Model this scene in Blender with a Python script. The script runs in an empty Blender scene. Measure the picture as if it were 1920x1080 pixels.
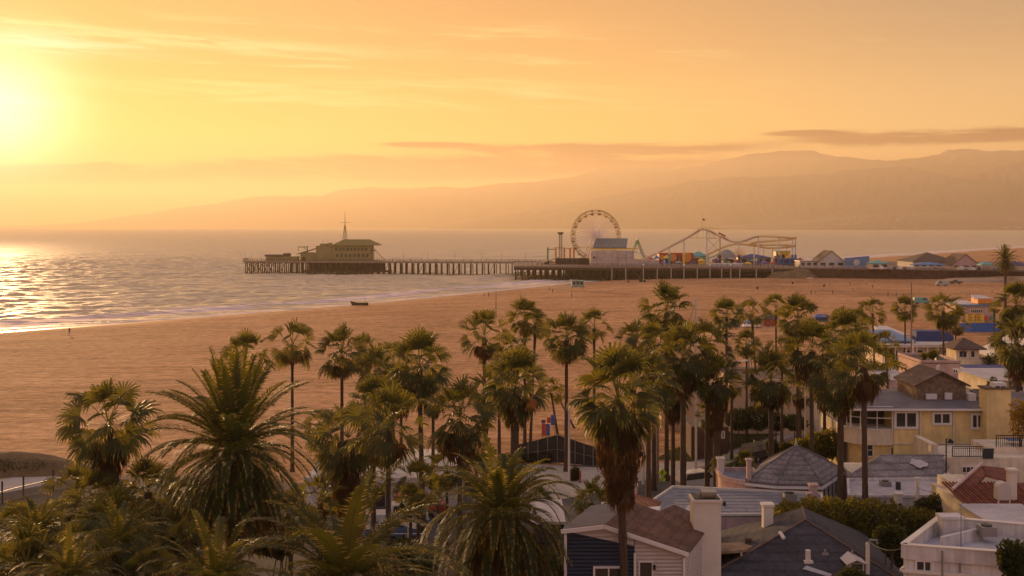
import bpy, bmesh, math, random
import numpy as np
from mathutils import Vector, Matrix

random.seed(7)
C = bpy.context.scene.collection
SC = bpy.context.scene
rad = math.radians

# ------------------------------------------------------------------ camera
F = 2100.0            # focal length in photo pixels (photo 1920 wide)
HZ = 424.3            # eye level row
CAMZ = 27.5
cam_d = bpy.data.cameras.new("camera")
cam_d.sensor_fit = 'HORIZONTAL'; cam_d.sensor_width = 36.0
cam_d.lens = 36.0 * F / 1920.0
cam_d.shift_y = -(540.0 - HZ) / 1920.0
cam_d.clip_start = 0.5; cam_d.clip_end = 60000.0
cam = bpy.data.objects.new("camera", cam_d); C.objects.link(cam)
cam.location = (0, 0, CAMZ); cam.rotation_euler = (rad(90), 0, 0)
SC.camera = cam

# ------------------------------------------------------------------ exposure
SC.view_settings.view_transform = 'Standard'
SC.view_settings.look = 'None'
SC.view_settings.gamma = 1.0
SC.view_settings.use_curve_mapping = False
SC.view_settings.exposure = 0.5
SC.cycles.max_bounces = 6
SC.cycles.diffuse_bounces = 2
SC.cycles.glossy_bounces = 2
SC.cycles.transmission_bounces = 2
SC.cycles.volume_bounces = 0
SC.cycles.transparent_max_bounces = 4
SC.cycles.caustics_reflective = False
SC.cycles.caustics_refractive = False

# ------------------------------------------------------------------ node expression helper
class E:
    """a node socket with arithmetic"""
    def __init__(s, t, sock): s.t = t; s.s = sock
    def _m(s, op, *a, clamp=False):
        n = s.t.nodes.new('ShaderNodeMath'); n.operation = op; n.use_clamp = clamp
        for i, v in enumerate((s,) + a):
            if isinstance(v, E): s.t.links.new(v.s, n.inputs[i])
            else: n.inputs[i].default_value = v
        return E(s.t, n.outputs[0])
    def __add__(s, o): return s._m('ADD', o)
    def __radd__(s, o): return s._m('ADD', o)
    def __sub__(s, o): return s._m('SUBTRACT', o)
    def __mul__(s, o): return s._m('MULTIPLY', o)
    def __rmul__(s, o): return s._m('MULTIPLY', o)
    def __truediv__(s, o): return s._m('DIVIDE', o)
    def neg(s): return s._m('MULTIPLY', -1.0)
    def exp(s): return s._m('EXPONENT')
    def clamp(s): return s._m('ADD', 0.0, clamp=True)
    def pow(s, e): return s._m('POWER', e)
    def step(s, a, b):
        n = s.t.nodes.new('ShaderNodeMapRange'); n.interpolation_type = 'SMOOTHSTEP'
        s.t.links.new(s.s, n.inputs[0]); n.inputs[1].default_value = a; n.inputs[2].default_value = b
        n.inputs[3].default_value = 0; n.inputs[4].default_value = 1
        return E(s.t, n.outputs[0])
def gauss(x, c, w): return (((x - c) * (1.0 / w)).pow(2.0).neg()).exp()
def lin(c): return tuple((v/12.92 if v <= 0.04045 else ((v+0.055)/1.055)**2.4) for v in c)
def rgb(r, g, b): return lin((r/255, g/255, b/255)) + (1.0,)
def ramp(t, fac, stops, interp='LINEAR'):
    n = t.nodes.new('ShaderNodeValToRGB'); n.color_ramp.interpolation = interp
    el = n.color_ramp.elements
    while len(el) > 1: el.remove(el[-1])
    el[0].position = stops[0][0]; el[0].color = stops[0][1]
    for p, c in stops[1:]:
        e = el.new(p); e.color = c
    t.links.new(fac.s, n.inputs[0]); return E(t, n.outputs[0])
def mixc(t, fac, a, b, mode='MIX'):
    n = t.nodes.new('ShaderNodeMix'); n.data_type = 'RGBA'; n.blend_type = mode
    n.clamp_result = False
    for v, i in ((fac, 0), (a, 6), (b, 7)):
        if isinstance(v, E): t.links.new(v.s, n.inputs[i])
        else: n.inputs[i].default_value = v
    return E(t, n.outputs[2])
def combine(t, x, y, z):
    n = t.nodes.new('ShaderNodeCombineXYZ')
    for i, v in enumerate((x, y, z)):
        if isinstance(v, E): t.links.new(v.s, n.inputs[i])
        else: n.inputs[i].default_value = v
    return E(t, n.outputs[0])
def noise(t, vec, scale, detail=3, rough=0.5, dist=0.0, ntype=None):
    n = t.nodes.new('ShaderNodeTexNoise')
    if vec is not None: t.links.new(vec.s, n.inputs['Vector'])
    n.inputs['Scale'].default_value = scale; n.inputs['Detail'].default_value = detail
    n.inputs['Roughness'].default_value = rough; n.inputs['Distortion'].default_value = dist
    return E(t, n.outputs[0])

# ------------------------------------------------------------------ sky
SUN_AZ, SUN_EL = -24.8, 5.0       # degrees, azimuth from +Y towards +X
world = bpy.data.worlds.new("World"); SC.world = world; world.use_nodes = True
wt = world.node_tree; wt.nodes.clear()
tc = wt.nodes.new('ShaderNodeTexCoord'); sp = wt.nodes.new('ShaderNodeSeparateXYZ')
wt.links.new(tc.outputs['Generated'], sp.inputs[0])
dx, dy, dz = (E(wt, sp.outputs[i]) for i in range(3))
az = dx._m('ARCTAN2', dy) * 57.29578
el = dz._m('ARCSINE') * 57.29578
elp = el._m('MAXIMUM', 0.0)
K = 1/90.0
rampL = ramp(wt, elp * K, [(0, rgb(255,186,70)), (2.5*K, rgb(255,190,72)), (4.4*K, rgb(254,220,96)), (6.5*K, rgb(250,202,92)),
                           (9*K, rgb(247,186,104)), (12*K, rgb(243,180,106)), (20*K, rgb(250,190,125)), (45*K, rgb(206,166,144)), (1, rgb(126,128,160))])
rampC = ramp(wt, elp * K, [(0, rgb(246,166,78)), (2.6*K, rgb(248,172,80)), (4.4*K, rgb(254,206,94)), (6.5*K, rgb(250,194,100)),
                           (9*K, rgb(232,173,102)), (12*K, rgb(212,156,100)), (20*K, rgb(232,178,130)), (45*K, rgb(190,162,154)), (1, rgb(126,128,160))])
rampR = ramp(wt, elp * K, [(0, rgb(225,150,95)), (3.0*K, rgb(240,176,108)), (4.8*K, rgb(250,203,130)), (6.5*K, rgb(236,190,130)),
                           (9*K, rgb(202,163,120)), (12*K, rgb(174,146,119)), (20*K, rgb(205,174,150)), (45*K, rgb(170,155,164)), (1, rgb(126,128,160))])
rampB = ramp(wt, elp * K, [(0, rgb(222,172,144)), (8*K, rgb(220,174,150)), (20*K, rgb(192,168,172)), (45*K, rgb(150,144,170)), (1, rgb(126,128,160))])
az_abs = az
w1 = az.step(-24, 2); w2 = az.step(0, 25)
skyc = mixc(wt, w1, rampL, rampC)
skyc = mixc(wt, w2, skyc, rampR)
# away from the sunset the sky cools (both ways round)
sx, sy = math.sin(rad(SUN_AZ)), math.cos(rad(SUN_AZ))
cosaz = (dx * sx + dy * sy) / ((dx*dx + dy*dy)._m('SQRT') + 1e-4)
back = (cosaz * -1.0).step(-0.55, 0.35)
skyc = mixc(wt, back, skyc, rampB)
# clouds, laid out in azimuth and elevation
cv = combine(wt, az * 0.035, el * 0.42 , 0.0)
warp = noise(wt, combine(wt, az*0.05, el*0.3, 3.0), 1.5, 3) - 0.5
el2 = el + warp * 1.3
n_low = noise(wt, combine(wt, az * 0.16, el2 * 1.1, 1.0), 1.3, 6, 0.62)
n_str = noise(wt, combine(wt, az * 0.07, (el2 + az * 0.045) * 1.25, 7.0), 1.25, 6, 0.6)
n_fine = noise(wt, combine(wt, az * 0.25, (el2 + az * 0.04) * 3.2, 4.0), 1.2, 6, 0.65)
# pale wisps high on the sunward side
wisp = (n_str * 0.7 + n_fine * 0.3).step(0.50, 0.66) * el.step(4.6, 6.0) * (el.step(9.6, 10.6) * -1.0 + 1.0) * (az.step(-6, 22) * -0.85 + 1.0) * (back * -1.0 + 1.0)
skyc = mixc(wt, wisp * 0.6, skyc, rgb(255, 238, 158))
def streak(caz, cel, waz, wel, slope, amt, col, base):
    e2 = el + (az - caz) * slope + (n_fine - 0.5) * 0.55 + (n_low - 0.5) * 0.5
    m = gauss(az, caz, waz) * gauss(e2, cel, wel) * (n_fine.step(0.30, 0.55))
    return mixc(wt, (m * amt).clamp(), base, col)
skyc = streak(-15.5, 9.0, 8.5, 0.28, 0.03, 0.75, rgb(255,240,165), skyc)
skyc = streak(-22.5, 8.6, 4.0, 0.40, 0.03, 0.7, rgb(255,250,205), skyc)
skyc = streak(-2.0, 7.1, 9.0, 0.22, 0.03, 0.6, rgb(255,224,140), skyc)
skyc = streak(-14.0, 6.6, 9.0, 0.30, 0.04, 0.5, rgb(255,240,150), skyc)
# orange cloud bank above the ridge
low = (n_low * 0.55 + n_fine * 0.45)
bank = (gauss(az, -6.5, 7.5) * gauss(el2, 2.95, 0.55) * 1.9 + gauss(az, 4.5, 6.5) * gauss(el2 * 0.5 + el * 0.5, 3.95, 0.27) * 1.3 + gauss(az, 3.0, 8.0) * gauss(el2, 3.30, 0.35) * 1.0
        + gauss(az, -23.5, 7.0) * gauss(el2, 2.35, 0.5) * 1.3 + gauss(az, -4.4, 2.0) * gauss(el, 4.17, 0.12) * 1.2 + gauss(az, -20.0, 1.2) * gauss(el, 2.85, 0.22) * 0.9
        + gauss(az, 21.5, 6.5) * gauss(el2 * 0.6 + el * 0.4, 4.30, 0.36) * 1.2 + gauss(az, 14.8, 1.8) * gauss(el, 4.62, 0.12) * 1.0)
bm = ((bank * 1.25).clamp() * (low.step(0.36, 0.56) * 0.62 + 0.38)).step(0.10, 0.72) * 0.95
bankcol = mixc(wt, az.step(-20, 24), rgb(120,38,4), rgb(124,62,34))
skyc = mixc(wt, bm, skyc, bankcol)
# warm layer near the horizon on the left
skyc = mixc(wt, gauss(az, -26, 30) * (el.step(1.2, 2.7) * -1.0 + 1.0) * 0.5 * (n_low.step(0.3, 0.6)), skyc, rgb(252,184,92))
# glow round the sun (the disc itself is veiled)
sd = (sx*math.cos(rad(SUN_EL)), sy*math.cos(rad(SUN_EL)), math.sin(rad(SUN_EL)))
dot = dx * sd[0] + dy * sd[1] + dz * sd[2]
ang = (dot._m('MINIMUM', 0.999999))._m('ARCCOSINE') * 57.29578
glow1 = gauss(ang, 0.0, 2.9); glow2 = gauss(ang, 0.0, 6.5); glow3 = gauss(ang, 0.0, 17.0)
def addc(base, col, f):
    return mixc(wt, 1.0, base, mixc(wt, f, (0,0,0,1), col), 'ADD')
skyc = addc(skyc, (1.6, 1.45, 1.1, 1), glow1)
skyc = addc(skyc, (0.17, 0.10, 0.02, 1), glow2)
# the physical sky adds the cool overhead part
nish = wt.nodes.new('ShaderNodeTexSky'); nish.sky_type = 'NISHITA'; nish.sun_disc = False
nish.sun_elevation = rad(SUN_EL); nish.sun_rotation = rad(SUN_AZ); nish.air_density = 1.5; nish.dust_density = 3.0
bg1 = wt.nodes.new('ShaderNodeBackground'); bg1.inputs[1].default_value = 0.72
wt.links.new(skyc.s, bg1.inputs[0])
bg2 = wt.nodes.new('ShaderNodeBackground'); bg2.inputs[1].default_value = 0.05
nm = mixc(wt, el.step(11, 40), (0,0,0,1), E(wt, nish.outputs[0]))
wt.links.new(nm.s, bg2.inputs[0])
ad = wt.nodes.new('ShaderNodeAddShader'); wt.links.new(bg1.outputs[0], ad.inputs[0]); wt.links.new(bg2.outputs[0], ad.inputs[1])
wo = wt.nodes.new('ShaderNodeOutputWorld'); wt.links.new(ad.outputs[0], wo.inputs[0])
world.cycles.sampling_method = 'MANUAL'; world.cycles.sample_map_resolution = 1024

sun_d = bpy.data.lights.new("sun", 'SUN'); sun_d.energy = 5.0; sun_d.angle = rad(1.5)
sun_d.color = (1.0, 0.60, 0.28)
sun = bpy.data.objects.new("sun", sun_d); C.objects.link(sun)
sun.rotation_euler = Vector(sd).to_track_quat('Z', 'Y').to_euler()
sun.location = (-200, 400, 120)

# ------------------------------------------------------------------ mesh and object helpers
def P(px, py, Y):
    """world point that the photo pixel (px, py) shows at depth Y"""
    return Vector(((px - 960.0) * Y / F, Y, CAMZ + (HZ - py) * Y / F))
def X(px, Y): return (px - 960.0) * Y / F
def Z(py, Y): return CAMZ + (HZ - py) * Y / F

def tag(o, label=None, cat=None, group=None, kind=None):
    if label: o['label'] = label
    if cat: o['category'] = cat
    if group: o['group'] = group
    if kind: o['kind'] = kind
    return o
def empty(name, loc, rz=0, label=None, cat=None, group=None):
    o = bpy.data.objects.new(name, None); C.objects.link(o)
    o.location = loc; o.rotation_euler = (0, 0, rz); o.empty_display_size = 0.5
    return tag(o, label, cat, group)
def childof(o, p): o.parent = p; return o

class MB:
    """collects shapes in world coordinates, links them as one mesh object"""
    def __init__(s): s.v = []; s.f = []; s.m = []; s.mi = 0
    def add(s, vs, fs, mi=None):
        b = len(s.v); s.v.extend(tuple(v) for v in vs)
        for f in fs: s.f.append(tuple(b + i for i in f)); s.m.append(s.mi if mi is None else mi)
        return s
    def box(s, x0, x1, y0, y1, z0, z1, mi=None):
        vs = [(x0,y0,z0),(x1,y0,z0),(x1,y1,z0),(x0,y1,z0),(x0,y0,z1),(x1,y0,z1),(x1,y1,z1),(x0,y1,z1)]
        return s.add(vs, [(3,2,1,0),(4,5,6,7),(0,1,5,4),(1,2,6,5),(2,3,7,6),(3,0,4,7)], mi)
    def obox(s, c, u, w, h, sx, sy, sz, mi=None):
        """oriented box: centre c, axes u, w, h with full sizes"""
        c = Vector(c); u = Vector(u).normalized()*sx/2; w = Vector(w).normalized()*sy/2; h = Vector(h).normalized()*sz/2
        vs = [c-u-w-h, c+u-w-h, c+u+w-h, c-u+w-h, c-u-w+h, c+u-w+h, c+u+w+h, c-u+w+h]
        return s.add(vs, [(3,2,1,0),(4,5,6,7),(0,1,5,4),(1,2,6,5),(2,3,7,6),(3,0,4,7)], mi)
    def bar(s, a, b, w, h=None, mi=None):
        a = Vector(a); b = Vector(b); d = b - a
        if d.length < 1e-6: return s
        h = w if h is None else h
        up = Vector((0,0,1)) if abs(d.normalized().z) < 0.95 else Vector((0,1,0))
        sd_ = d.cross(up).normalized(); up2 = sd_.cross(d).normalized()
        return s.obox((a+b)/2, d, sd_, up2, d.length, w, h, mi)
    def tube(s, pts, rs, n=8, caps=True, mi=None):
        pts = [Vector(p) for p in pts]
        if not hasattr(rs, '__len__'): rs = [rs]*len(pts)
        b = len(s.v); mi = s.mi if mi is None else mi
        for i, p in enumerate(pts):
            d = (pts[min(i+1, len(pts)-1)] - pts[max(i-1, 0)]).normalized()
            ref = Vector((1,0,0)) if abs(d.x) < 0.9 else Vector((0,1,0))
            a = d.cross(ref).normalized(); c = d.cross(a).normalized()
            for k in range(n):
                t = 2*math.pi*k/n
                s.v.append(tuple(p + (a*math.cos(t) + c*math.sin(t))*rs[i]))
        for i in range(len(pts)-1):
            for k in range(n):
                q = b+i*n+k; r = b+i*n+(k+1) % n
                s.f.append((q, q+n, r+n, r)); s.m.append(mi)
        if caps:
            s.f.append(tuple(b+k for k in range(n))); s.m.append(mi)
            s.f.append(tuple(b+(len(pts)-1)*n+k for k in reversed(range(n)))); s.m.append(mi)
        return s
    def prism(s, poly, z0, z1, mi=None):
        n = len(poly)
        area = sum(poly[i][0]*poly[(i+1) % n][1]-poly[(i+1) % n][0]*poly[i][1] for i in range(n))
        if area < 0: poly = poly[::-1]
        vs = [(p[0], p[1], z0) for p in poly] + [(p[0], p[1], z1) for p in poly]
        fs = [tuple(reversed(range(n))), tuple(range(n, 2*n))] + [(i, (i+1) % n, n+(i+1) % n, n+i) for i in range(n)]
        return s.add(vs, fs, mi)
    def solid(s, top, th, mi=None):
        """a slab whose top face is the polygon 'top' (3D) and whose thickness is th along -normal"""
        top = [Vector(p) for p in top]; n = len(top)
        nm = Vector((0,0,0))
        for i in range(n): nm += (top[i]-top[0]).cross(top[(i+1) % n]-top[0])
        if nm.length < 1e-9: return s
        nm.normalize()
        if nm.z < 0: top = top[::-1]; nm = -nm
        bot = [p - nm*th for p in top]
        fs = [tuple(range(n)), tuple(reversed(range(n, 2*n)))] + [(i, n+i, n+(i+1) % n, (i+1) % n) for i in range(n)]
        return s.add(top+bot, fs, mi)
    def build(s, name, mats, parent=None, smooth=False, label=None, origin=None):
        me = bpy.data.meshes.new(name)
        off = Vector((0,0,0))
        p = parent
        while p is not None: off += p.location; p = p.parent
        loc = Vector((0,0,0))
        if parent is None and s.v:
            a = np.array(s.v); c = (a.min(0)+a.max(0))/2; loc = Vector((c[0], c[1], a[:,2].min())) if origin is None else Vector(origin)
        o2 = off + loc
        me.from_pydata([(v[0]-o2.x, v[1]-o2.y, v[2]-o2.z) for v in s.v], [], s.f)
        if not isinstance(mats, (list, tuple)): mats = [mats]
        for m in mats: me.materials.append(m)
        if len(mats) > 1: me.polygons.foreach_set('material_index', s.m)
        if smooth: me.polygons.foreach_set('use_smooth', [True]*len(me.polygons))
        me.update()
        o = bpy.data.objects.new(name, me); C.objects.link(o)
        o.location = loc
        if parent is not None: o.parent = parent
        if label: o['label'] = label
        return o

# ------------------------------------------------------------------ materials
MATS = {}
def mat(name, col, rough=0.8, metal=0.0, var=0.0, vscale=1.0, col2=None, bump=0.0, bscale=8.0, stretch=(1,1,1), spec=0.5, emit=None, detail=4):
    if name in MATS: return MATS[name]
    m = bpy.data.materials.new(name); m.use_nodes = True; t = m.node_tree
    b = t.nodes['Principled BSDF']; b.inputs['Roughness'].default_value = rough; b.inputs['Metallic'].default_value = metal
    b.inputs['Specular IOR Level'].default_value = spec
    c = tuple(col)+(1,) if len(col) == 3 else col
    b.inputs['Base Color'].default_value = c
    if var or bump or col2:
        tcn = t.nodes.new('ShaderNodeTexCoord'); mp = t.nodes.new('ShaderNodeMapping')
        t.links.new(tcn.outputs['Object'], mp.inputs[0]); mp.inputs['Scale'].default_value = stretch
        v = E(t, mp.outputs[0])
    if var or col2:
        n = noise(t, v, vscale, detail, 0.6)
        c2 = (tuple(col2)+(1,)) if col2 else tuple(x*(1-var) for x in c[:3])+(1,)
        hi = c if col2 else tuple(min(1, x*(1+var)) for x in c[:3])+(1,)
        r = ramp(t, n, [(0.30, c2), (0.70, hi)])
        t.links.new(r.s, b.inputs['Base Color'])
    if bump:
        bn = t.nodes.new('ShaderNodeBump'); bn.inputs['Strength'].default_value = bump; bn.inputs['Distance'].default_value = 0.1
        nn = noise(t, v, bscale, 4, 0.6); t.links.new(nn.s, bn.inputs['Height']); t.links.new(bn.outputs[0], b.inputs['Normal'])
    if emit:
        b.inputs['Emission Color'].default_value = tuple(emit[:3])+(1,); b.inputs['Emission Strength'].default_value = emit[3]
    MATS[name] = m; return m

# ------------------------------------------------------------------ terrain
SHORE = [(-900,-900), (-300,50), (-135,290), (-98,334), (-55,392), (23,528), (100,660), (200,820), (311,975), (644,1420), (1500,2500), (4000,4300)]
SH = np.array(SHORE, float)
def shore_dist(x, y):
    """signed distance inland from the waterline"""
    x = np.asarray(x, float); y = np.asarray(y, float)
    best = np.full(x.shape, 1e9); sign = np.ones(x.shape)
    for (x0, y0), (x1, y1) in zip(SHORE[:-1], SHORE[1:]):
        ex, ey = x1-x0, y1-y0; L = ex*ex+ey*ey
        t = np.clip(((x-x0)*ex+(y-y0)*ey)/L, 0, 1)
        d = np.hypot(x-(x0+t*ex), y-(y0+t*ey))
        sg = np.where((x-x0)*ey-(y-y0)*ex > 0, 1.0, -1.0)
        upd = d < best
        best = np.where(upd, d, best); sign = np.where(upd, sg, sign)
    return best*sign
def ground_z(x, y):
    s = shore_dist(x, y)
    z = np.where(s > 0, np.minimum(3.0, 3.1*(1-np.exp(-s/60.0))), np.maximum(s*0.04, -5.0))
    return z
def gz(x, y): return float(ground_z(np.array([x]), np.array([y]))[0])

def grid_mesh(name, xs, ys, zf, m, attr=None, smooth=True):
    GX, GY = np.meshgrid(xs, ys)
    GZ = zf(GX, GY)
    me = bpy.data.meshes.new(name)
    nx, ny = len(xs), len(ys)
    co = np.stack([GX, GY, GZ], -1).reshape(-1, 3)
    i = np.arange(nx*ny).reshape(ny, nx)
    q = np.stack([i[:-1,:-1], i[:-1,1:], i[1:,1:], i[1:,:-1]], -1).reshape(-1, 4)
    me.vertices.add(len(co)); me.vertices.foreach_set('co', co.ravel().astype(np.float32))
    me.loops.add(q.size); me.loops.foreach_set('vertex_index', q.ravel().astype(np.int32))
    me.polygons.add(len(q)); me.polygons.foreach_set('loop_start', (np.arange(len(q))*4).astype(np.int32))
    me.polygons.foreach_set('loop_total', np.full(len(q), 4, np.int32))
    me.update(calc_edges=True)
    if smooth: me.polygons.foreach_set('use_smooth', np.ones(len(q), bool))
    if attr:
        for nme, fn in attr.items():
            a = me.attributes.new(nme, 'FLOAT', 'POINT'); a.data.foreach_set('value', fn(GX, GY).ravel().astype(np.float32))
    me.materials.append(m)
    o = bpy.data.objects.new(name, me); C.objects.link(o); return o

def nonuni(a0, a1, fine0, fine1, step, grow=1.12):
    out = list(np.arange(fine0, fine1, step)); s = step
    lo = fine0
    while lo > a0: s *= grow; lo -= s; out.insert(0, max(lo, a0))
    s = step; hi = out[-1]
    while hi < a1: s *= grow; hi += s; out.append(min(hi, a1))
    return np.array(out)

# sand
ms = bpy.data.materials.new('sand'); ms.use_nodes = True; t = ms.node_tree
b = t.nodes['Principled BSDF']; b.inputs['Roughness'].default_value = 0.9; b.inputs['Specular IOR Level'].default_value = 0.15
tcn = t.nodes.new('ShaderNodeTexCoord'); obv = E(t, tcn.outputs['Object'])
at = t.nodes.new('ShaderNodeAttribute'); at.attribute_name = 'shore'; sA = E(t, at.outputs['Fac'])
mp = t.nodes.new('ShaderNodeMapping'); t.links.new(obv.s, mp.inputs[0]); mp.inputs['Rotation'].default_value = (0,0,rad(-8)); mp.inputs['Scale'].default_value = (0.5,1,1)
v1 = E(t, mp.outputs[0])
n1 = noise(t, v1, 0.05, 5, 0.6); n2 = noise(t, v1, 0.9, 5, 0.7); n3 = noise(t, obv, 2.2, 4, 0.65)
mp4 = t.nodes.new('ShaderNodeMapping'); t.links.new(obv.s, mp4.inputs[0]); mp4.inputs['Rotation'].default_value = (0,0,rad(-14)); mp4.inputs['Scale'].default_value = (0.06,1,1)
n4 = noise(t, E(t, mp4.outputs[0]), 0.5, 6, 0.7)
colr = ramp(t, n1 * 0.18 + n2 * 0.34 + n4 * 0.22 + noise(t, obv, 0.5, 6, 0.75, 0.6) * 0.26, [(0.43, (0.27,0.125,0.050,1)), (0.5, (0.48,0.245,0.112,1)), (0.57, (0.66,0.36,0.18,1))])
trk = ((sA + noise(t, obv, 0.008, 2, 0.5) * 70.0) * 0.16)._m('SINE')
trm = (trk.step(0.93, 1.0) * noise(t, v1, 0.02, 3, 0.6).step(0.40, 0.62) * (noise(t, v1, 1.3, 3, 0.6).step(0.3, 0.6)))
colr = mixc(t, trm * 0.55 * sA.step(25, 45), colr, (0.26,0.13,0.06,1))
wet = (sA.step(1.0, 9.0) * -1.0 + 1.0)
colw = mixc(t, wet * 0.6, colr, (0.13,0.085,0.055,1))
t.links.new(colw.s, b.inputs['Base Color'])
rg = wet * -0.62 + 0.9
t.links.new(rg.s, b.inputs['Roughness'])
bn = t.nodes.new('ShaderNodeBump'); bn.inputs['Distance'].default_value = 0.6; bn.inputs['Strength'].default_value = 1.0
hh = (n2 * 0.9 + n3 * 0.5 + noise(t, v1, 0.22, 3, 0.5) * 1.2) * sA.step(2.0, 22.0)
t.links.new(hh.s, bn.inputs['Height']); t.links.new(bn.outputs[0], b.inputs['Normal'])
MATS['sand'] = ms
def terr_z(x, y):
    return ground_z(x, y) + np.where((shore_dist(x, y) > 12) & (shore_dist(x, y) < 185), 0.07*np.sin(x*0.21+np.sin(y*0.13)*2)*np.sin(y*0.33), 0)
ground = grid_mesh('beach_ground', nonuni(-26500, 26500, -170, 260, 4.0), nonuni(-400, 26800, 20, 700, 4.0, 1.1), terr_z, ms, {'shore': shore_dist})
tag(ground, 'wide tan sandy beach running from the palms to the surf', 'beach', kind='structure')

# sea
mw = bpy.data.materials.new('sea_water'); mw.use_nodes = True; t = mw.node_tree
b = t.nodes['Principled BSDF']
b.inputs['Base Color'].default_value = (0.10,0.075,0.065,1); b.inputs['Roughness'].default_value = 0.42; b.inputs['IOR'].default_value = 1.33; b.inputs['Specular IOR Level'].default_value = 0.13
tcn = t.nodes.new('ShaderNodeTexCoord'); obv = E(t, tcn.outputs['Object'])
at = t.nodes.new('ShaderNodeAttribute'); at.attribute_name = 'shore'; sA = E(t, at.outputs['Fac']) * -1.0
mp = t.nodes.new('ShaderNodeMapping'); t.links.new(obv.s, mp.inputs[0]); mp.inputs['Rotation'].default_value = (0,0,rad(-12)); mp.inputs['Scale'].default_value = (0.45,1,1)
v1 = E(t, mp.outputs[0])
w_a = noise(t, v1, 0.11, 3, 0.6, 0.3); w_b = noise(t, v1, 0.45, 3, 0.6, 0.2); w_c = noise(t, v1, 0.03, 3, 0.5)
w_d = noise(t, v1, 1.6, 2, 0.5)
bn = t.nodes.new('ShaderNodeBump'); bn.inputs['Distance'].default_value = 1.0; bn.inputs['Strength'].default_value = 1.0
hh = w_a * 7.5 + w_b * 2.4 + w_d * 0.35 + noise(t, v1, 0.035, 4, 0.65, 0.4) * 34.0
t.links.new(hh.s, bn.inputs['Height']); t.links.new(bn.outputs[0], b.inputs['Normal'])
# foam: bands that follow the shore
wob = noise(t, obv, 0.012, 3, 0.6) * 26.0 + noise(t, obv, 0.06, 4, 0.6) * 9.0
band = ((sA + wob) * 0.19)._m('SINE')
fo = noise(t, v1, 0.5, 6, 0.75)
near = (sA.step(10, 75) * -1.0 + 1.0)
foam = (band * 0.30 + fo * 1.1 + near * 0.55 - 0.62).step(0.30, 0.55) * near.pow(0.6)
edge = (sA.step(0.5, 7.0) * -1.0 + 1.0)
foam = (foam + edge * fo.step(0.3, 0.5)).clamp()
caps = (fo * 0.6 + w_a * 0.6).step(0.68, 0.78) * 0.5 * (sA.step(300, 900) * -1.0 + 1.0)
foam = (foam + caps).clamp()
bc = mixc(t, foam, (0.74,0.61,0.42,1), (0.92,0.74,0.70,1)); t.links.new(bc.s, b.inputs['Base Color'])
spw = t.nodes.new('ShaderNodeSeparateXYZ'); t.links.new(obv.s, spw.inputs[0]); far = E(t, spw.outputs[1]).step(450, 2600)
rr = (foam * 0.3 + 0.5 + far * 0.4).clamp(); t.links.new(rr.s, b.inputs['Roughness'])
MATS['sea_water'] = mw
rngw = np.random.RandomState(3)
WAVES = [(rngw.uniform(0.5, 1.0)*a, k*math.cos(th), k*math.sin(th), rngw.uniform(0, 6.28)) for a, k, th in
         [(0.16,0.16,2.15),(0.13,0.23,2.4),(0.11,0.31,1.9),(0.10,0.42,2.6),(0.08,0.55,2.0),(0.07,0.7,2.9),(0.06,0.85,1.5),(0.05,1.05,2.3)]]
def sea_z(x, y):
    s = -shore_dist(x, y); z = np.zeros_like(x)
    for a, kx, ky, ph in WAVES: z = z + a*np.sin(kx*x+ky*y+ph+0.8*np.sin(0.03*x-0.02*y+ph))
    fade = np.clip((1500-y)/700, 0, 1)
    br = 0.45*np.exp(-((s-24-5*np.sin(x*0.03))/3.0)**2) + 0.35*np.exp(-((s-44-7*np.sin(x*0.021+1))/4.0)**2) + 0.3*np.exp(-((s-70-8*np.sin(x*0.017+2))/5.0)**2)
    return 0.02 + 1.7*z*fade*np.clip(s/40, 0.05, 1) + br*np.clip((1100-y)/300, 0, 1)
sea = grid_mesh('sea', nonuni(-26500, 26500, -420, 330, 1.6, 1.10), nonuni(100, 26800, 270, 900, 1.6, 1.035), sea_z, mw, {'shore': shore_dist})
tag(sea, 'choppy sea glinting in the low sun with pale surf along the sand', 'sea', kind='structure')

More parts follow.
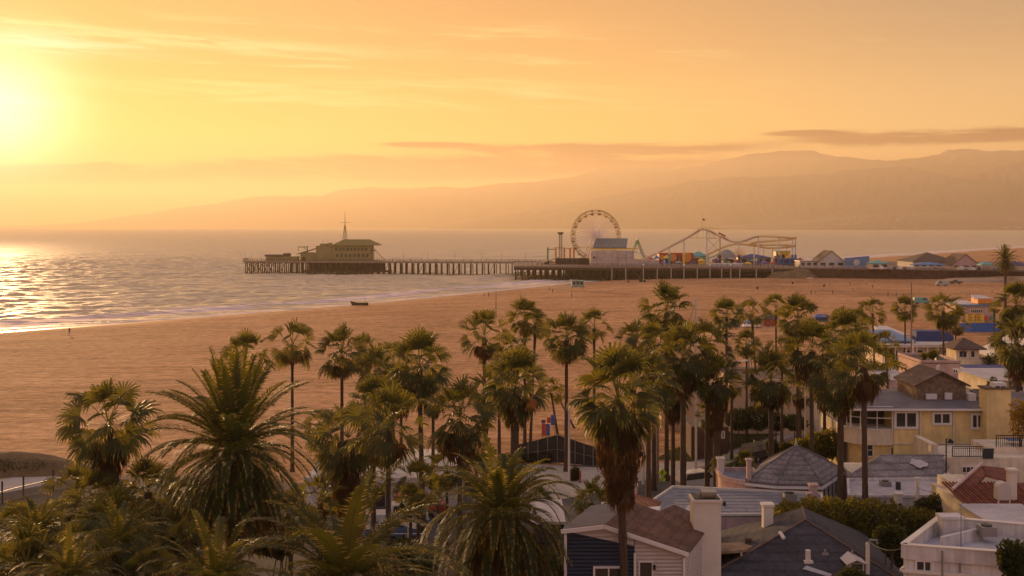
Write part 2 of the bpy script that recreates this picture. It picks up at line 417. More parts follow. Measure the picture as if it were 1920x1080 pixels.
# ------------------------------------------------------------------ mountains
def ridge_mesh(name, pts, dist, depth, m, seed, rough, label):
    """pts: ridge line as photo pixels; dist(px): how far that part of the ridge stands"""
    rs = np.random.RandomState(seed)
    px = np.linspace(pts[0][0], pts[-1][0], 900)
    py = np.interp(px, [p[0] for p in pts], [p[1] for p in pts])
    for sc_, am in ((40, 2.0), (16, 1.5), (7, 0.8)):
        ctl = rs.uniform(-1, 1, int((px[-1]-px[0])/sc_)+3)
        py = py + am*np.interp((px-px[0])/sc_, np.arange(len(ctl)), ctl)*np.clip((420-py)/40, 0, 1)
    D = np.array([dist(p) for p in px])
    rows = 40
    verts = []; 
    ctl = rs.uniform(-1, 1, (14, 240))
    hz = CAMZ + (HZ-py)*D/F
    for r in range(rows+1):
        u = r/rows                      # 0 foot, 1 ridge
        for back in (0,):
            Dr = D - depth*(1-u)
            x = (px-960)/F*D
            gx = np.clip((px-px[0])/(px[-1]-px[0])*230 + 4*np.sin(u*5), 0, 237); gy = u*12
            i = gx.astype(int); fx = gx-i; j = int(min(gy, 12)); fy = gy-j
            nz = (ctl[j, i]*(1-fx)+ctl[j, i+1]*fx)*(1-fy)+(ctl[j+1, i]*(1-fx)+ctl[j+1, i+1]*fx)*fy
            z = hz*(u**0.8) + nz*rough*hz*4*u*(1-u) - 2
            z = np.minimum(z, (hz-2)*(0.25+0.75*u))
            verts.append(np.stack([x, Dr, z], -1))
    for u, k in ((1, 0.72), (2, 0.3), (3, -0.02)):
        Dr = D + depth*0.35*u
        verts.append(np.stack([(px-960)/F*D, Dr, (hz-2)*k], -1))
    V = np.concatenate(verts); n = len(px); R = len(verts)
    me = bpy.data.meshes.new(name)
    fs = [(r*n+i, r*n+i+1, (r+1)*n+i+1, (r+1)*n+i) for r in range(R-1) for i in range(n-1)]
    me.from_pydata(V.tolist(), [], fs); me.materials.append(m); me.update()
    me.polygons.foreach_set('use_smooth', [True]*len(fs))
    o = bpy.data.objects.new(name, me); C.objects.link(o)
    return tag(o, label, 'mountains', kind='structure')
mm = mat('hill_scrub', (0.22,0.115,0.085), 0.95, var=0.25, vscale=0.002, detail=8)
A = [(-400,424),(60,422),(150,417),(240,405),(330,392),(440,374),(530,366),(590,367),(640,357),(700,352),(760,352),(850,352),(900,348),(940,342),(1000,341),(1050,334),(1100,325),(1130,318),(1190,313),(1210,310),
     (1250,314),(1264,317),(1300,310),(1350,302),(1400,289),(1420,285),(1450,283),(1510,282),(1525,281),(1545,290),(1600,298),(1660,301),(1700,300),(1740,294),(1780,281),(1830,279),(1860,283),(1920,281),(2100,276),(2500,290),(3000,330)]
Bp = [(820,424),(900,410),(1000,392),(1100,374),(1200,356),(1300,340),(1400,331),(1500,328),(1570,322),(1620,317),(1700,311),(1760,328),(1800,334),(1850,318),(1920,303),(2200,300),(2600,330)]
Cp = [(1330,424),(1450,418),(1520,412),(1600,404),(1700,399),(1780,396),(1850,402),(1920,398),(2100,385),(2600,380)]
ridge_mesh('mountains', A, lambda p: float(np.interp(p, [0,300,1000,1920,3000],[24000,22500,16500,11500,11000])), 1500, mm, 1, 0.15, 'highest hazy ridge along the horizon behind the bay')
ridge_mesh('mountains', Bp, lambda p: float(np.interp(p, [800,1920,2600],[13500,10000,9600])), 1500, mm, 2, 0.15, 'nearer darker mountain shoulder in front of the main ridge')
ridge_mesh('mountains', Cp, lambda p: float(np.interp(p, [1300,1920,2600],[9500,8500,8200])), 1000, mm, 5, 0.2, 'low coastal foothills at the far shore on the right')

# ------------------------------------------------------------------ haze
hzmat = bpy.data.materials.new('haze'); hzmat.use_nodes = True; t = hzmat.node_tree; t.nodes.clear()
pv = t.nodes.new('ShaderNodeVolumePrincipled'); pv.inputs['Color'].default_value = (1.0,0.83,0.60,1); pv.inputs['Density'].default_value = 0.98e-4
pv.inputs['Anisotropy'].default_value = 0.42
mo = t.nodes.new('ShaderNodeOutputMaterial'); t.links.new(pv.outputs[0], mo.inputs['Volume'])
hb = MB().box(-26800, 26800, -600, 27000, -6.5, 840.0).build('haze', hzmat)
tag(hb, 'warm sea haze filling the air over the bay', 'haze', kind='stuff')
# ------------------------------------------------------------------ foliage materials
def leaf_mat(name, col, col2, trans=0.35, rough=0.38, tcol=None):
    m = bpy.data.materials.new(name); m.use_nodes = True; t = m.node_tree
    b = t.nodes['Principled BSDF']; out = t.nodes['Material Output']
    b.inputs['Roughness'].default_value = rough + 0.14; b.inputs['Specular IOR Level'].default_value = 0.22
    tcn = t.nodes.new('ShaderNodeTexCoord'); v = E(t, tcn.outputs['Object'])
    oi = t.nodes.new('ShaderNodeObjectInfo')
    n = noise(t, v, 3.0, 3, 0.6) + (E(t, oi.outputs['Random']) - 0.5) * 0.18
    r = ramp(t, n, [(0.32, tuple(col2)+(1,)), (0.66, tuple(col)+(1,))])
    t.links.new(r.s, b.inputs['Base Color'])
    tr = t.nodes.new('ShaderNodeBsdfTranslucent')
    tr.inputs[0].default_value = tuple(tcol or [min(1, c*2.4) for c in col])+(1,)
    mx = t.nodes.new('ShaderNodeMixShader'); mx.inputs[0].default_value = trans
    t.links.new(b.outputs[0], mx.inputs[1]); t.links.new(tr.outputs[0], mx.inputs[2]); t.links.new(mx.outputs[0], out.inputs[0])
    MATS[name] = m; return m
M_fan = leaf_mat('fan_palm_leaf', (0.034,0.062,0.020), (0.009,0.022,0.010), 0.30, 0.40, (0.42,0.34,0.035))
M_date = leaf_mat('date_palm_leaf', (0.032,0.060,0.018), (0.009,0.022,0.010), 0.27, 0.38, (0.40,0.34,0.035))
M_dead = leaf_mat('dead_palm_leaf', (0.11,0.060,0.030), (0.04,0.024,0.013), 0.26, 0.7, (0.40,0.18,0.045))
M_tip = leaf_mat('sun_rim_straw_tip', (0.40,0.28,0.08), (0.20,0.15,0.04), 0.45, 0.4, (0.75,0.50,0.12))  # dry straw tips, with the golden sun rim put into their colour
M_orange = leaf_mat('orange_dead_leaf', (0.55,0.20,0.05), (0.40,0.13,0.04), 0.4, 0.7, (0.8,0.28,0.06))
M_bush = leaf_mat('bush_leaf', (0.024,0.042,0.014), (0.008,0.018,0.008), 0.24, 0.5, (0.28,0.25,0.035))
M_hedge = leaf_mat('hedge_leaf', (0.040,0.060,0.017), (0.009,0.018,0.007), 0.34, 0.5, (0.48,0.38,0.04))
M_flower = mat('pale_flower', (0.65,0.5,0.35), 0.7)
M_ptrunk = mat('palm_trunk', (0.10,0.062,0.04), 0.9, var=0.5, vscale=6.0, bump=1.0, bscale=14.0, stretch=(1,1,3.0))
M_wood = mat('branch_bark', (0.11,0.075,0.05), 0.9, var=0.4, vscale=4)

# ------------------------------------------------------------------ palm geometry
class LM:
    """fast leaf mesh"""
    def __init__(s): s.v = []; s.f = []; s.tips = set()
    def strip(s, cs, sides, ws, tip=False):
        b = len(s.v)
        for c, sd_, w in zip(cs, sides, ws):
            if w < 1e-4: s.v.append(tuple(c))
            else: s.v.append(tuple(c - sd_*w)); s.v.append(tuple(c + sd_*w))
        k = b
        for i in range(len(cs)-1):
            a = 1 if ws[i] < 1e-4 else 2; c = 1 if ws[i+1] < 1e-4 else 2
            if a == 2 and c == 2: s.f.append((k, k+1, k+3, k+2))
            elif a == 1 and c == 2: s.f.append((k, k+2, k+1))
            elif a == 2 and c == 1: s.f.append((k, k+1, k+2))
            k += a
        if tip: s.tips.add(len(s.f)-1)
    def mesh(s, name, m):
        me = bpy.data.meshes.new(name); me.from_pydata(s.v, [], s.f); me.materials.append(m)
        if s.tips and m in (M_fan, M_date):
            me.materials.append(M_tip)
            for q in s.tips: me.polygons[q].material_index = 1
        me.update(); return me

def fan_frond(L, rs, d, petiole, blade, nb, droop, spread=115, fold=0.25, pw=0.012):
    """d: initial direction. The petiole bows, the fan of blades opens at its end and the tips hang"""
    up = Vector((0,0,1))
    p0 = Vector((0,0,0)) + d*0.03
    side = d.cross(up)
    if side.length < 0.05: side = Vector((rs.uniform(-1,1), rs.uniform(-1,1), 0))
    side.normalize()
    pts = []; dd = d.copy(); p = p0.copy(); n = 4
    for i in range(n+1):
        pts.append(p.copy()); dd = (dd + Vector((0,0,-droop*0.16))).normalized(); p = p + dd*petiole/n
    up2 = side.cross(dd).normalized()
    L.strip(pts, [side]*5, [pw]*4+[pw*0.8])
    hub = pts[-1]
    roll = rs.uniform(-1.0, 1.0)
    s2 = (side*math.cos(roll) + up2*math.sin(roll)).normalized(); u2 = s2.cross(dd).normalized()
    sp = rad(spread)
    for k in range(nb):
        t = -sp + 2*sp*k/(nb-1)
        ln = blade*(0.78+0.22*math.cos(t*0.75))*rs.uniform(0.9, 1.06)
        bd = (dd*math.cos(t) + s2*math.sin(t) + u2*(fold*abs(math.sin(t))*0.6 - 0.05)).normalized()
        ps = u2.cross(bd).normalized()
        ps = (ps + u2*(0.35 if k % 2 else -0.35)).normalized()
        w = ln*0.52*sp*2/(nb-1)*0.56
        p1 = hub + bd*ln*0.52
        dr = Vector((0,0,-1))
        b2 = (bd + dr*(0.35+droop*0.35)).normalized(); p2 = p1 + b2*ln*0.30
        b3 = (b2 + dr*(0.9+droop*0.5)*rs.uniform(0.7, 1.3)).normalized(); p3 = p2 + b3*ln*0.24
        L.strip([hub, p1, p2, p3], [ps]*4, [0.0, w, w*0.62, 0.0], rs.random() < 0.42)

def fan_crown(seed, n=40, nb=20, lo=-50, hi=85, petiole=0.52, blade=0.50):
    rs = random.Random(seed); L = LM(); ga = 2.399963
    for i in range(n):
        u = (i+0.5)/n
        e = hi + (lo-hi)*(u**0.85) + rs.uniform(-15, 15)
        a = i*ga + rs.uniform(-0.25, 0.25)
        d = Vector((math.cos(a)*math.cos(rad(e)), math.sin(a)*math.cos(rad(e)), math.sin(rad(e))))
        k = rs.uniform(0.86, 1.1)
        fan_frond(L, rs, d, petiole*k*rs.uniform(.8,1.1), blade*k, nb, 0.25+0.5*u, rs.uniform(78,112), 0.7)
    return L
def skirt(seed, n=36, length=1.0, w=0.34, nb=10):
    """dead fronds that hang close to the trunk"""
    rs = random.Random(seed); L = LM(); ga = 2.399963
    for i in range(n):
        u = (i+0.5)/n; a = i*ga + rs.uniform(-0.3, 0.3); z = -0.05 - u*length
        r0 = 0.06; r1 = w*(0.55+0.45*math.sin(math.pi*min(1, u*1.1+0.15)))*rs.uniform(0.75, 1.15)
        o = Vector((math.cos(a), math.sin(a), 0)); sd_ = Vector((-o.y, o.x, 0))
        hub = o*r1 + Vector((0,0,z-0.18))
        L.strip([o*r0+Vector((0,0,z)), hub*0.6+Vector((0,0,z*0.4)), hub], [sd_]*3, [0.01,0.01,0.01])
        for k in range(nb):
            t = -1.0+2.0*k/(nb-1)
            ln = rs.uniform(0.32, 0.5)
            p1 = hub + sd_*t*0.10 + Vector((0,0,-ln*0.45)) + o*rs.uniform(-0.02, 0.05)
            p2 = hub + sd_*t*0.16 + Vector((0,0,-ln)) - o*rs.uniform(0.0, 0.10)
            L.strip([hub, p1, p2], [(sd_+o*rs.uniform(-0.8,0.8)).normalized()]*3, [0.0, 0.020, 0.0])
    return L
def date_crown(seed, n=95, nl=46, lo=-62, hi=86, lw=0.0062, ll=0.118, droop=1.0):
    rs = random.Random(seed); L = LM(); ga = 2.399963
    for i in range(n):
        u = (i+0.5)/n
        e = hi + (lo-hi)*(u**0.9) + rs.uniform(-7, 7)
        a = i*ga + rs.uniform(-0.2, 0.2)
        d = Vector((math.cos(a)*math.cos(rad(e)), math.sin(a)*math.cos(rad(e)), math.sin(rad(e))))
        ln = rs.uniform(0.88, 1.08)*(0.84+0.16*math.sin(math.pi*min(1, u+0.25)))
        side = d.cross(Vector((0,0,1)))
        if side.length < 0.08: side = Vector((rs.uniform(-1,1), rs.uniform(-1,1), 0))
        side.normalize()
        ns = 12; pts = []; ds = []; p = d*0.03; dd = d.copy()
        bend = rs.uniform(0.75, 1.25)
        for k in range(ns+1):
            pts.append(p.copy()); ds.append(dd.copy())
            dd = (dd + Vector((0,0,-1))*(0.05+0.19*(k/ns)**1.3)*bend*droop*max(0.42, math.cos(rad(e))) + side*rs.uniform(-0.015, 0.015)).normalized()
            p = p + dd*ln/ns
        L.strip(pts, [side]*(ns+1), [0.007*(1-0.7*k/ns) for k in range(ns+1)])
        twist = rs.uniform(-0.5, 0.5)
        for q in range(nl):
            s_ = 0.10 + 0.90*(q+rs.uniform(-0.2,0.2))/nl
            x = min(max(s_*ns, 0), ns-0.001); k = int(x); fr = x-k
            c = pts[k].lerp(pts[k+1], fr); dd = ds[k].lerp(ds[k+1], fr).normalized()
            up2 = side.cross(dd).normalized()
            lf = ll*(0.45+0.75*math.sin(math.pi*min(0.97, 0.16+0.80*s_)))*rs.uniform(0.85, 1.12)
            for sg in (-1, 1):
                ang = rad(48 - 14*s_)
                ld = (dd*math.cos(ang) + side*sg*math.sin(ang) + up2*(0.28+0.1*rs.uniform(-1,1)+twist*sg*0.4)).normalized()
                le = c + ld*lf*0.55
                tip = le + (ld + Vector((0,0,-0.55))).normalized()*lf*0.45
                wv = dd*0.8+up2*0.4
                wv = (wv - ld*wv.dot(ld)).normalized()
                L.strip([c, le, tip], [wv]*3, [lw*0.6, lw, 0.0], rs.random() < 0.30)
    return L

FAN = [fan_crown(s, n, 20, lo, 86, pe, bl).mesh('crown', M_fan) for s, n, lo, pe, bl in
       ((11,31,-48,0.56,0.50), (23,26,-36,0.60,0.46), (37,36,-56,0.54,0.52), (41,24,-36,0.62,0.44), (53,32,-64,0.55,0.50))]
SKIRT = [skirt(5, 40, 0.75, 0.36, 10).mesh('dead_fronds', M_dead), skirt(8, 22, 0.35, 0.34, 9).mesh('dead_fronds', M_dead),
         skirt(9, 70, 1.7, 0.36, 11).mesh('dead_fronds', M_dead), skirt(12, 26, 0.5, 0.5, 9).mesh('dead_fronds', M_dead)]
def old_fronds(seed, n, lo, hi):
    rs = random.Random(seed); L = LM()
    for i in range(n):
        e = rs.uniform(lo, hi); a = i*2.4 + rs.uniform(-0.3, 0.3)
        d = Vector((math.cos(a)*math.cos(rad(e)), math.sin(a)*math.cos(rad(e)), math.sin(rad(e))))
        fan_frond(L, rs, d, 0.40*rs.uniform(0.8,1.1), 0.42, 14, 1.6, 80)
    return L
OLD = [old_fronds(61, 9, -68, -40).mesh('withered_fronds', M_dead), old_fronds(67, 14, -72, -30).mesh('withered_fronds', M_dead)]

def trunk_mesh(seed, lean=0.0, bulge=0.0, stubs=0):
    """unit height, unit radius at the base, ringed"""
    rs = random.Random(seed); mb = MB(); n = 44; pts = []; rr = []
    for i in range(n+1):
        u = i/n
        pts.append((0, 0, u)); rr.append((1.0 - 0.38*u + 0.45*math.exp(-u*18) + bulge*max(0, u-0.8)*4)*(1+rs.uniform(-0.06, 0.06)+(0.05 if i % 2 else -0.03)))
    b = mb; b.tube(pts, rr, 9)
    me = bpy.data.meshes.new('trunk'); me.from_pydata(b.v, [], b.f); me.materials.append(M_ptrunk)
    me.polygons.foreach_set('use_smooth', [True]*len(me.polygons)); me.update(); return me
TRUNK = [trunk_mesh(1), trunk_mesh(2, bulge=0.6), trunk_mesh(3, bulge=1.6)]

def child_obj(name, me, parent, loc=(0,0,0), scale=(1,1,1), rot=(0,0,0)):
    o = bpy.data.objects.new(name, me); C.objects.link(o); o.parent = parent
    o.location = loc; o.scale = scale; o.rotation_euler = rot; return o

def palm(px, py, wpx, Y, v=0, sk=None, old=None, lean=0.0, tr=0.17, label='', skl=1.0, group='fan palms along the beach', base_z=None, skw=1.0, tilt=0.0, tm=1, name='fan_palm', rzc=None):
    """fan palm whose crown shows at photo pixel (px, py), wpx wide, standing at depth Y; lean in metres"""
    rs = random.Random(int(px*7+py)); R = wpx*Y/F/1.70; tr = tr*0.95
    c = P(px, py+0.12*wpx, Y); bx = c.x - lean
    z0 = gz(bx, Y) - 0.15 if base_z is None else base_z
    root = empty(name, (bx, Y, z0), 0, label, 'palm tree', group)
    h = c.z - z0
    t_ = child_obj('trunk', TRUNK[tm], root, (0,0,0), (tr, tr, max(0.5, math.hypot(h, lean)-0.10*R)), (0, math.atan2(lean, h), 0))
    rz = rs.uniform(0, 6.28)
    child_obj('crown', FAN[v], root, (lean, 0, h), (R, R, R*rs.uniform(0.92,1.05)), (rs.uniform(-.08,.08), rs.uniform(-.08,.08)+tilt, rz))
    if sk is not None: child_obj('dead_fronds', SKIRT[sk], root, (lean, 0, h-0.05*R), (R*skw, R*skw, R*skl), (0, math.atan2(lean, h), rz+1))
    if old is not None: child_obj('withered_fronds', OLD[old], root, (lean, 0, h-0.04*R), (R, R, R), (0, 0, rz+2))
    return root

# ------------------------------------------------------------------ the fan palms (crown px, py, width px, depth)
palm(203, 772, 168, 62, 4, 0, 1, skl=0.95, skw=0.8, tr=0.24, label='shaggy fan palm with a brown hanging skirt, alone against the sand at the far left')
palm(462, 662, 100, 104, 1, 1, None, label='fan palm whose crown peeps out above the largest feather palm')
palm(548, 636, 90, 112, 1, 3, None, skl=0.6, tr=0.20, label='slim bare trunked fan palm standing apart, right of the largest feather palm')
palm(641, 652, 98, 108, 0, None, 0, tr=0.22, label='fan palm with a bare straight trunk, second from the left against the open sand')
palm(703, 688, 92, 105, 4, 0, 1, tr=0.26, label='fan palm with a long brown skirt touching the bare trunked palm to its left')
palm(738, 668, 74, 122, 3, 1, None, label='small fan palm half hidden behind its tall neighbours, left of centre')
palm(786, 672, 122, 90, 2, None, 1, tr=0.27, lean=-0.3, label='tall full crowned fan palm above the white low building, with a thick dark trunk')
palm(652, 806, 138, 72, 4, 0, 1, skl=1.5, skw=1.0, tr=0.42, tm=2, label='stocky fan palm with a fat shaggy trunk in front of the white garage')
palm(728, 782, 150, 67, 1, None, 1, tr=0.22, label='fan palm with a slender dark trunk dropping to the parked cars by the white garage')
palm(862, 768, 132, 77, 0, 3, 0, tr=0.22, label='fan palm with stiff upright fronds just left of the orange dead frond')
palm(908, 618, 94, 105, 3, None, 1, tr=0.22, label='ragged fan palm with drooping fronds above the middle of the sand')
palm(960, 652, 72, 116, 4, 0, 1, label='brownish fan palm tucked between the ragged palm and the tall pair')
palm(984, 588, 78, 126, 0, None, None, tr=0.20, label='taller one of the close pair of thin trunked palms in the middle')
palm(1004, 604, 62, 124, 1, None, None, tr=0.18, lean=0.6, label='shorter right hand one of the close pair of thin trunked palms in the middle')
palm(1062, 622, 92, 112, 2, 1, None, tr=0.25, skw=0.7, label='fan palm with a bare trunk right of the thin trunked pair')
palm(1114, 604, 66, 130, 1, None, None, tr=0.20, label='small crowned fan palm on the sand left of the largest skirted palm')
palm(966, 706, 128, 85, 2, 3, 1, tr=0.42, skw=0.8, label='broad fan palm with a thick pale trunk carrying one orange dead frond')
palm(1033, 728, 50, 132, 3, None, None, tr=0.16, lean=-0.8, label='small leaning palm on the sand behind the dark fenced yard')
palm(1044, 736, 34, 136, 3, None, None, tr=0.13, lean=-2.2, label='smallest leaning palm at the edge of the sand behind the dark fenced yard')
palm(915, 724, 80, 96, 4, None, 1, tr=0.22, lean=0.4, label='dim fan palm standing directly behind the broad palm with the orange frond')
palm(1158, 726, 182, 57, 2, 2, 1, tr=0.29, lean=-0.6, skl=0.85, skw=1.05, tm=1, label='largest fan palm with a huge brown skirt and bare trunk before the navy house')
palm(1250, 570, 98, 108, 0, 1, 0, tr=0.24, label='tallest fan palm left of the lamp pole, with a dense round crown against the sand')
palm(1226, 642, 100, 104, 4, 0, 1, tr=0.25, label='yellow tinged fan palm below the tallest crown')
palm(1281, 656, 118, 95, 2, 3, 1, tr=0.32, skw=0.7, label='fan palm with a long thick trunk reaching the street by the flat roof')
palm(1326, 642, 112, 99, 3, None, 1, tr=0.26, label='fan palm right of the long thick trunk, with golden lit tips')
palm(1344, 700, 96, 95, 4, 2, 1, tr=0.40, skw=0.9, skl=0.75, label='fan palm with a broad cone of dead leaves by the lawn')
palm(1362, 584, 62, 124, 0, None, None, tr=0.17, label='slim fan palm on the sand in front of the blue beach huts')
palm(1409, 580, 56, 140, 1, None, None, tr=0.18, lean=-1.0, label='leaning thin trunked palm over the white lamp head')
palm(1455, 572, 54, 142, 3, None, None, tr=0.17, label='small palm with spread fronds above the blue tent')
palm(1496, 588, 82, 120, 2, 1, None, tr=0.22, label='round dark palm right of the blue tent')
palm(1446, 700, 104, 95, 2, 0, 1, tr=0.33, skl=0.7, label='dense fan palm behind the grass lawn, in front of the peach building')
palm(1402, 718, 42, 138, 1, None, None, tr=0.16, label='little palm against the peach building left of the dense one')
palm(1466, 652, 66, 118, 1, None, 0, tr=0.20, label='mid height palm whose crown sits between the blue tent and the peach building')
palm(1372, 716, 48, 112, 1, 1, 0, tr=0.2, label='low palm partly covered by the cone shaped skirt palm')
palm(1522, 640, 112, 92, 0, 3, 1, tr=0.24, label='tall fan palm over the bushy hedge, first of the tall group on the right')
palm(1546, 700, 80, 104, 4, 0, 1, tr=0.22, label='palm with yellowing skirt behind the tall right group')
palm(1582, 622, 98, 100, 2, 1, 1, tr=0.24, label='tall fan palm with a round dark crown in the middle of the right group')
palm(1636, 578, 54, 170, 1, None, None, tr=0.18, lean=-0.4, label='small fan palm rising above the right group against the sand')
palm(1660, 640, 48, 128, 3, None, None, tr=0.17, lean=-0.6, label='sparse palm leaning beside the blue roofed bathhouse')
palm(1576, 704, 108, 83, 4, 2, 1, tr=0.32, skl=0.45, tm=1, label='palm with a thick rough trunk left of the yellow house balcony')
palm(1619, 668, 128, 79, 3, 1, 1, tr=0.27, lean=-0.2, label='palm with a dark trunk crossing the balcony of the yellow house')
palm(1697, 576, 50, 192, 0, None, None, tr=0.20, label='short crowned palm in front of the blue roofed bathhouse')
palm(1769, 574, 68, 172, 4, 1, 0, tr=0.20, label='full crowned palm left of the yellow menu board')
palm(1792, 600, 50, 190, 1, None, 0, tr=0.16, label='slender palm behind the full crowned palm, left of the yellow menu board')
palm(1864, 574, 24, 190, 1, None, None, tr=0.16, label='tiny palm beside the orange awning')
palm(1905, 562, 84, 112, 2, 0, 1, tr=0.25, label='palm cut by the right edge of view, above the beach club')
palm(1908, 628, 96, 104, 4, 0, 1, tr=0.25, label='lower palm at the right edge, below and left of its taller neighbour')
palm(1912, 700, 54, 120, 1, None, None, tr=0.2, base_z=3.0, label='short palm by the cream house at the right edge')
palm(684, 652, 70, 126, 1, 1, None, tr=0.17, label='palm behind the long skirted one, left of centre')
palm(752, 712, 84, 110, 4, 0, 0, tr=0.2, label='palm with a ragged skirt under the tall full crowned palm')
palm(700, 752, 104, 88, 2, None, 1, tr=0.24, label='dark palm filling the gap behind the stocky shaggy palm')
palm(812, 728, 84, 100, 1, 1, None, tr=0.2, label='palm between the tall full crowned one and the stiff fronded one')
palm(606, 800, 74, 92, 3, None, 0, tr=0.18, label='open crowned palm just right of the largest feather palm')
palm(936, 672, 72, 108, 3, 1, 0, tr=0.2, label='palm squeezed behind the ragged palm above the broad one')
palm(1190, 632, 76, 112, 0, 0, 0, tr=0.2, label='palm behind the top of the largest skirted palm')
palm(1216, 702, 112, 88, 2, 1, 1, tr=0.26, label='lush palm right behind the largest skirted palm')
palm(1262, 722, 84, 100, 4, 0, 0, tr=0.24, label='palm with golden skirt left of the long thick trunk')
palm(1400, 640, 52, 128, 0, None, 0, tr=0.17, label='palm under the blue beach huts, left of the leaning thin trunk')
palm(1606, 600, 60, 116, 3, 0, 0, tr=0.2, label='golden tipped crown left of the small palm above the right group')
palm(1500, 724, 66, 112, 3, 1, 1, tr=0.2, label='low brownish palm at the foot of the tall right hand group')
palm(1330, 772, 54, 104, 1, 0, 0, tr=0.2, label='low palm in front of the grey brown low house')
# low fan palms and bushes of fans
LOWG = 'low young fan palms'
palm(140, 908, 100, 66, 1, None, None, tr=0.2, label='young fan palm beside the railing at the lower left', group=LOWG)
palm(34, 985, 110, 58, 3, None, None, tr=0.2, label='low palm touching the left edge beside the railing', group=LOWG)
palm(96, 990, 90, 57, 1, None, 0, tr=0.2, label='low palm with bare stalks in front of the railing', group=LOWG)
palm(182, 925, 110, 60, 4, None, 0, tr=0.2, label='low palm right under the shaggy left palm', group=LOWG)
palm(218, 968, 140, 54, 2, None, None, tr=0.2, label='wide dark low palm left of the largest feather palm', group=LOWG)
palm(278, 902, 120, 62, 0, None, None, tr=0.2, label='low palm close against the left side of the largest feather palm', group=LOWG)
palm(50, 1040, 150, 48, 2, None, None, tr=0.2, label='low palm in the bottom left corner', group=LOWG)
palm(140, 1020, 120, 51, 1, None, 0, tr=0.2, label='low palm along the bottom edge, second from the corner', group=LOWG)
palm(200, 1062, 130, 46, 2, None, None, tr=0.2, label='low palm at the bottom edge under the wide dark one', group=LOWG)
palm(275, 1062, 110, 46, 3, None, None, tr=0.2, label='bright spiky low palm at the bottom edge left of the front feather palm', group=LOWG)
palm(340, 1020, 130, 50, 4, None, 1, tr=0.2, label='brown tipped low palm under the largest feather palm', group=LOWG)
palm(838, 868, 88, 84, 3, None, None, tr=0.16, label='small open crowned palm in the yard behind the white garage', group=LOWG)
palm(784, 898, 92, 80, 1, None, None, tr=0.16, label='small palm beside the parked cars at the white garage', group=LOWG)
palm(770, 932, 60, 76, 0, None, None, tr=0.16, label='short palm directly in front of the parked cars', group=LOWG)
palm(1110, 932, 76, 70, 2, None, None, tr=0.16, label='short bushy palm left of the red tiled lean-to roof', group=LOWG)
palm(600, 925, 90, 70, 3, None, 0, tr=0.18, label='small palm before the white garage, right of the largest feather palm', group=LOWG)
palm(545, 960, 110, 58, 0, None, 1, tr=0.18, label='short palm between the largest feather palm and the white garage', group=LOWG)
palm(1396, 862, 44, 95, 2, None, None, tr=0.12, label='spiky ornamental palm next to the yellow pole and green car', group=LOWG)
palm(1347, 868, 38, 92, 1, None, None, tr=0.12, label='spiky ornamental palm left of the green car', group=LOWG)

palm(640, 905, 84, 78, 1, None, 0, tr=0.18, label='low palm hiding the foot of the stocky shaggy palm', group=LOWG)
palm(892, 880, 76, 84, 0, None, 0, tr=0.18, label='low palm in front of the pale paving, left of the dark round shrub', group=LOWG)
palm(1010, 935, 60, 76, 4, None, None, tr=0.16, label='low palm above the arching leaves of the bottom centre date palm', group=LOWG)
palm(700, 890, 70, 84, 3, None, 0, tr=0.16, label='low palm beside the garage opening', group=LOWG)
palm(1140, 905, 60, 82, 1, None, None, tr=0.14, label='low palm by the pale paving, behind the trunk of the largest skirted palm', group=LOWG)
# orange dead frond on the broad palm
def single_frond():
    L = LM(); rs = random.Random(4)
    fan_frond(L, rs, Vector((0.75,-0.3,0.25)).normalized(), 0.25, 0.45, 18, 0.8, 70)
    return L.mesh('orange_frond', M_orange)
fp = P(975, 752, 84)
of = bpy.data.objects.new('palm_leaf', single_frond()); C.objects.link(of)
of.location = fp; of.scale = (2.2,2.2,2.2); tag(of, 'single orange dead fan leaf hanging under the broad palm', 'palm leaf')

# ------------------------------------------------------------------ feather (date) palms
def date_palm(px, py, Rm, Y, crown_me, tr, label, zs=1.0, dead=None, rz=0.0):
    c = P(px, py, Y); z0 = gz(c.x, Y) - 0.2
    root = empty('date_palm', (c.x, Y, z0), 0, label, 'palm tree', 'feather leaved date palms')
    h = c.z - z0
    child_obj('trunk', TRUNK[2], root, (0,0,0), (tr, tr, h))
    child_obj('crown', crown_me, root, (0,0,h), (Rm, Rm, Rm*zs), (0, 0, rz))
    if dead: child_obj('dead_fronds', dead, root, (0,0,h-0.2), (Rm, Rm, Rm*zs), (0, 0, rz+1))
    return root
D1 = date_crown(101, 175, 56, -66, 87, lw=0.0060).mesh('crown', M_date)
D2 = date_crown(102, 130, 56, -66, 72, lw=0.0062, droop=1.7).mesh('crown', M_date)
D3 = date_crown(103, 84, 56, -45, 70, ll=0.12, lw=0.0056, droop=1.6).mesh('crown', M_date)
def date_dead(seed, n=64):
    global M_date
    L = date_crown(seed, n, 30, -82, -32, lw=0.006); return L.mesh('dead_fronds', M_dead)
DD = date_dead(111)
date_palm(438, 846, 4.9, 56, D1, 0.48, 'largest feather leaved date palm, its crown filling the left foreground over the sand', 1.02, DD)
date_palm(940, 968, 4.1, 50, D2, 0.45, 'date palm with arching golden edged leaves at the bottom centre left of the navy house', 0.95, DD, 1.1)
date_palm(648, 1095, 5.3, 42, D3, 0.45, 'date palm cut by the bottom edge with its long leaves sweeping right', 0.9, None, 0.4)
date_palm(405, 1105, 3.2, 40, D3, 0.4, 'small date palm at the bottom edge below the largest date palm', 0.9, None, 2.4)
date_palm(225, 1020, 2.6, 48, D3, 0.3, 'young date palm with arching leaves near the lower left', 0.85, None, 4.0)
date_palm(70, 1000, 2.4, 52, D2, 0.3, 'young date palm by the left edge below the promenade railing', 0.85, None, 5.0)
date_palm(130, 1085, 2.4, 43, D3, 0.3, 'young date palm at the bottom left edge', 0.85, None, 1.9)
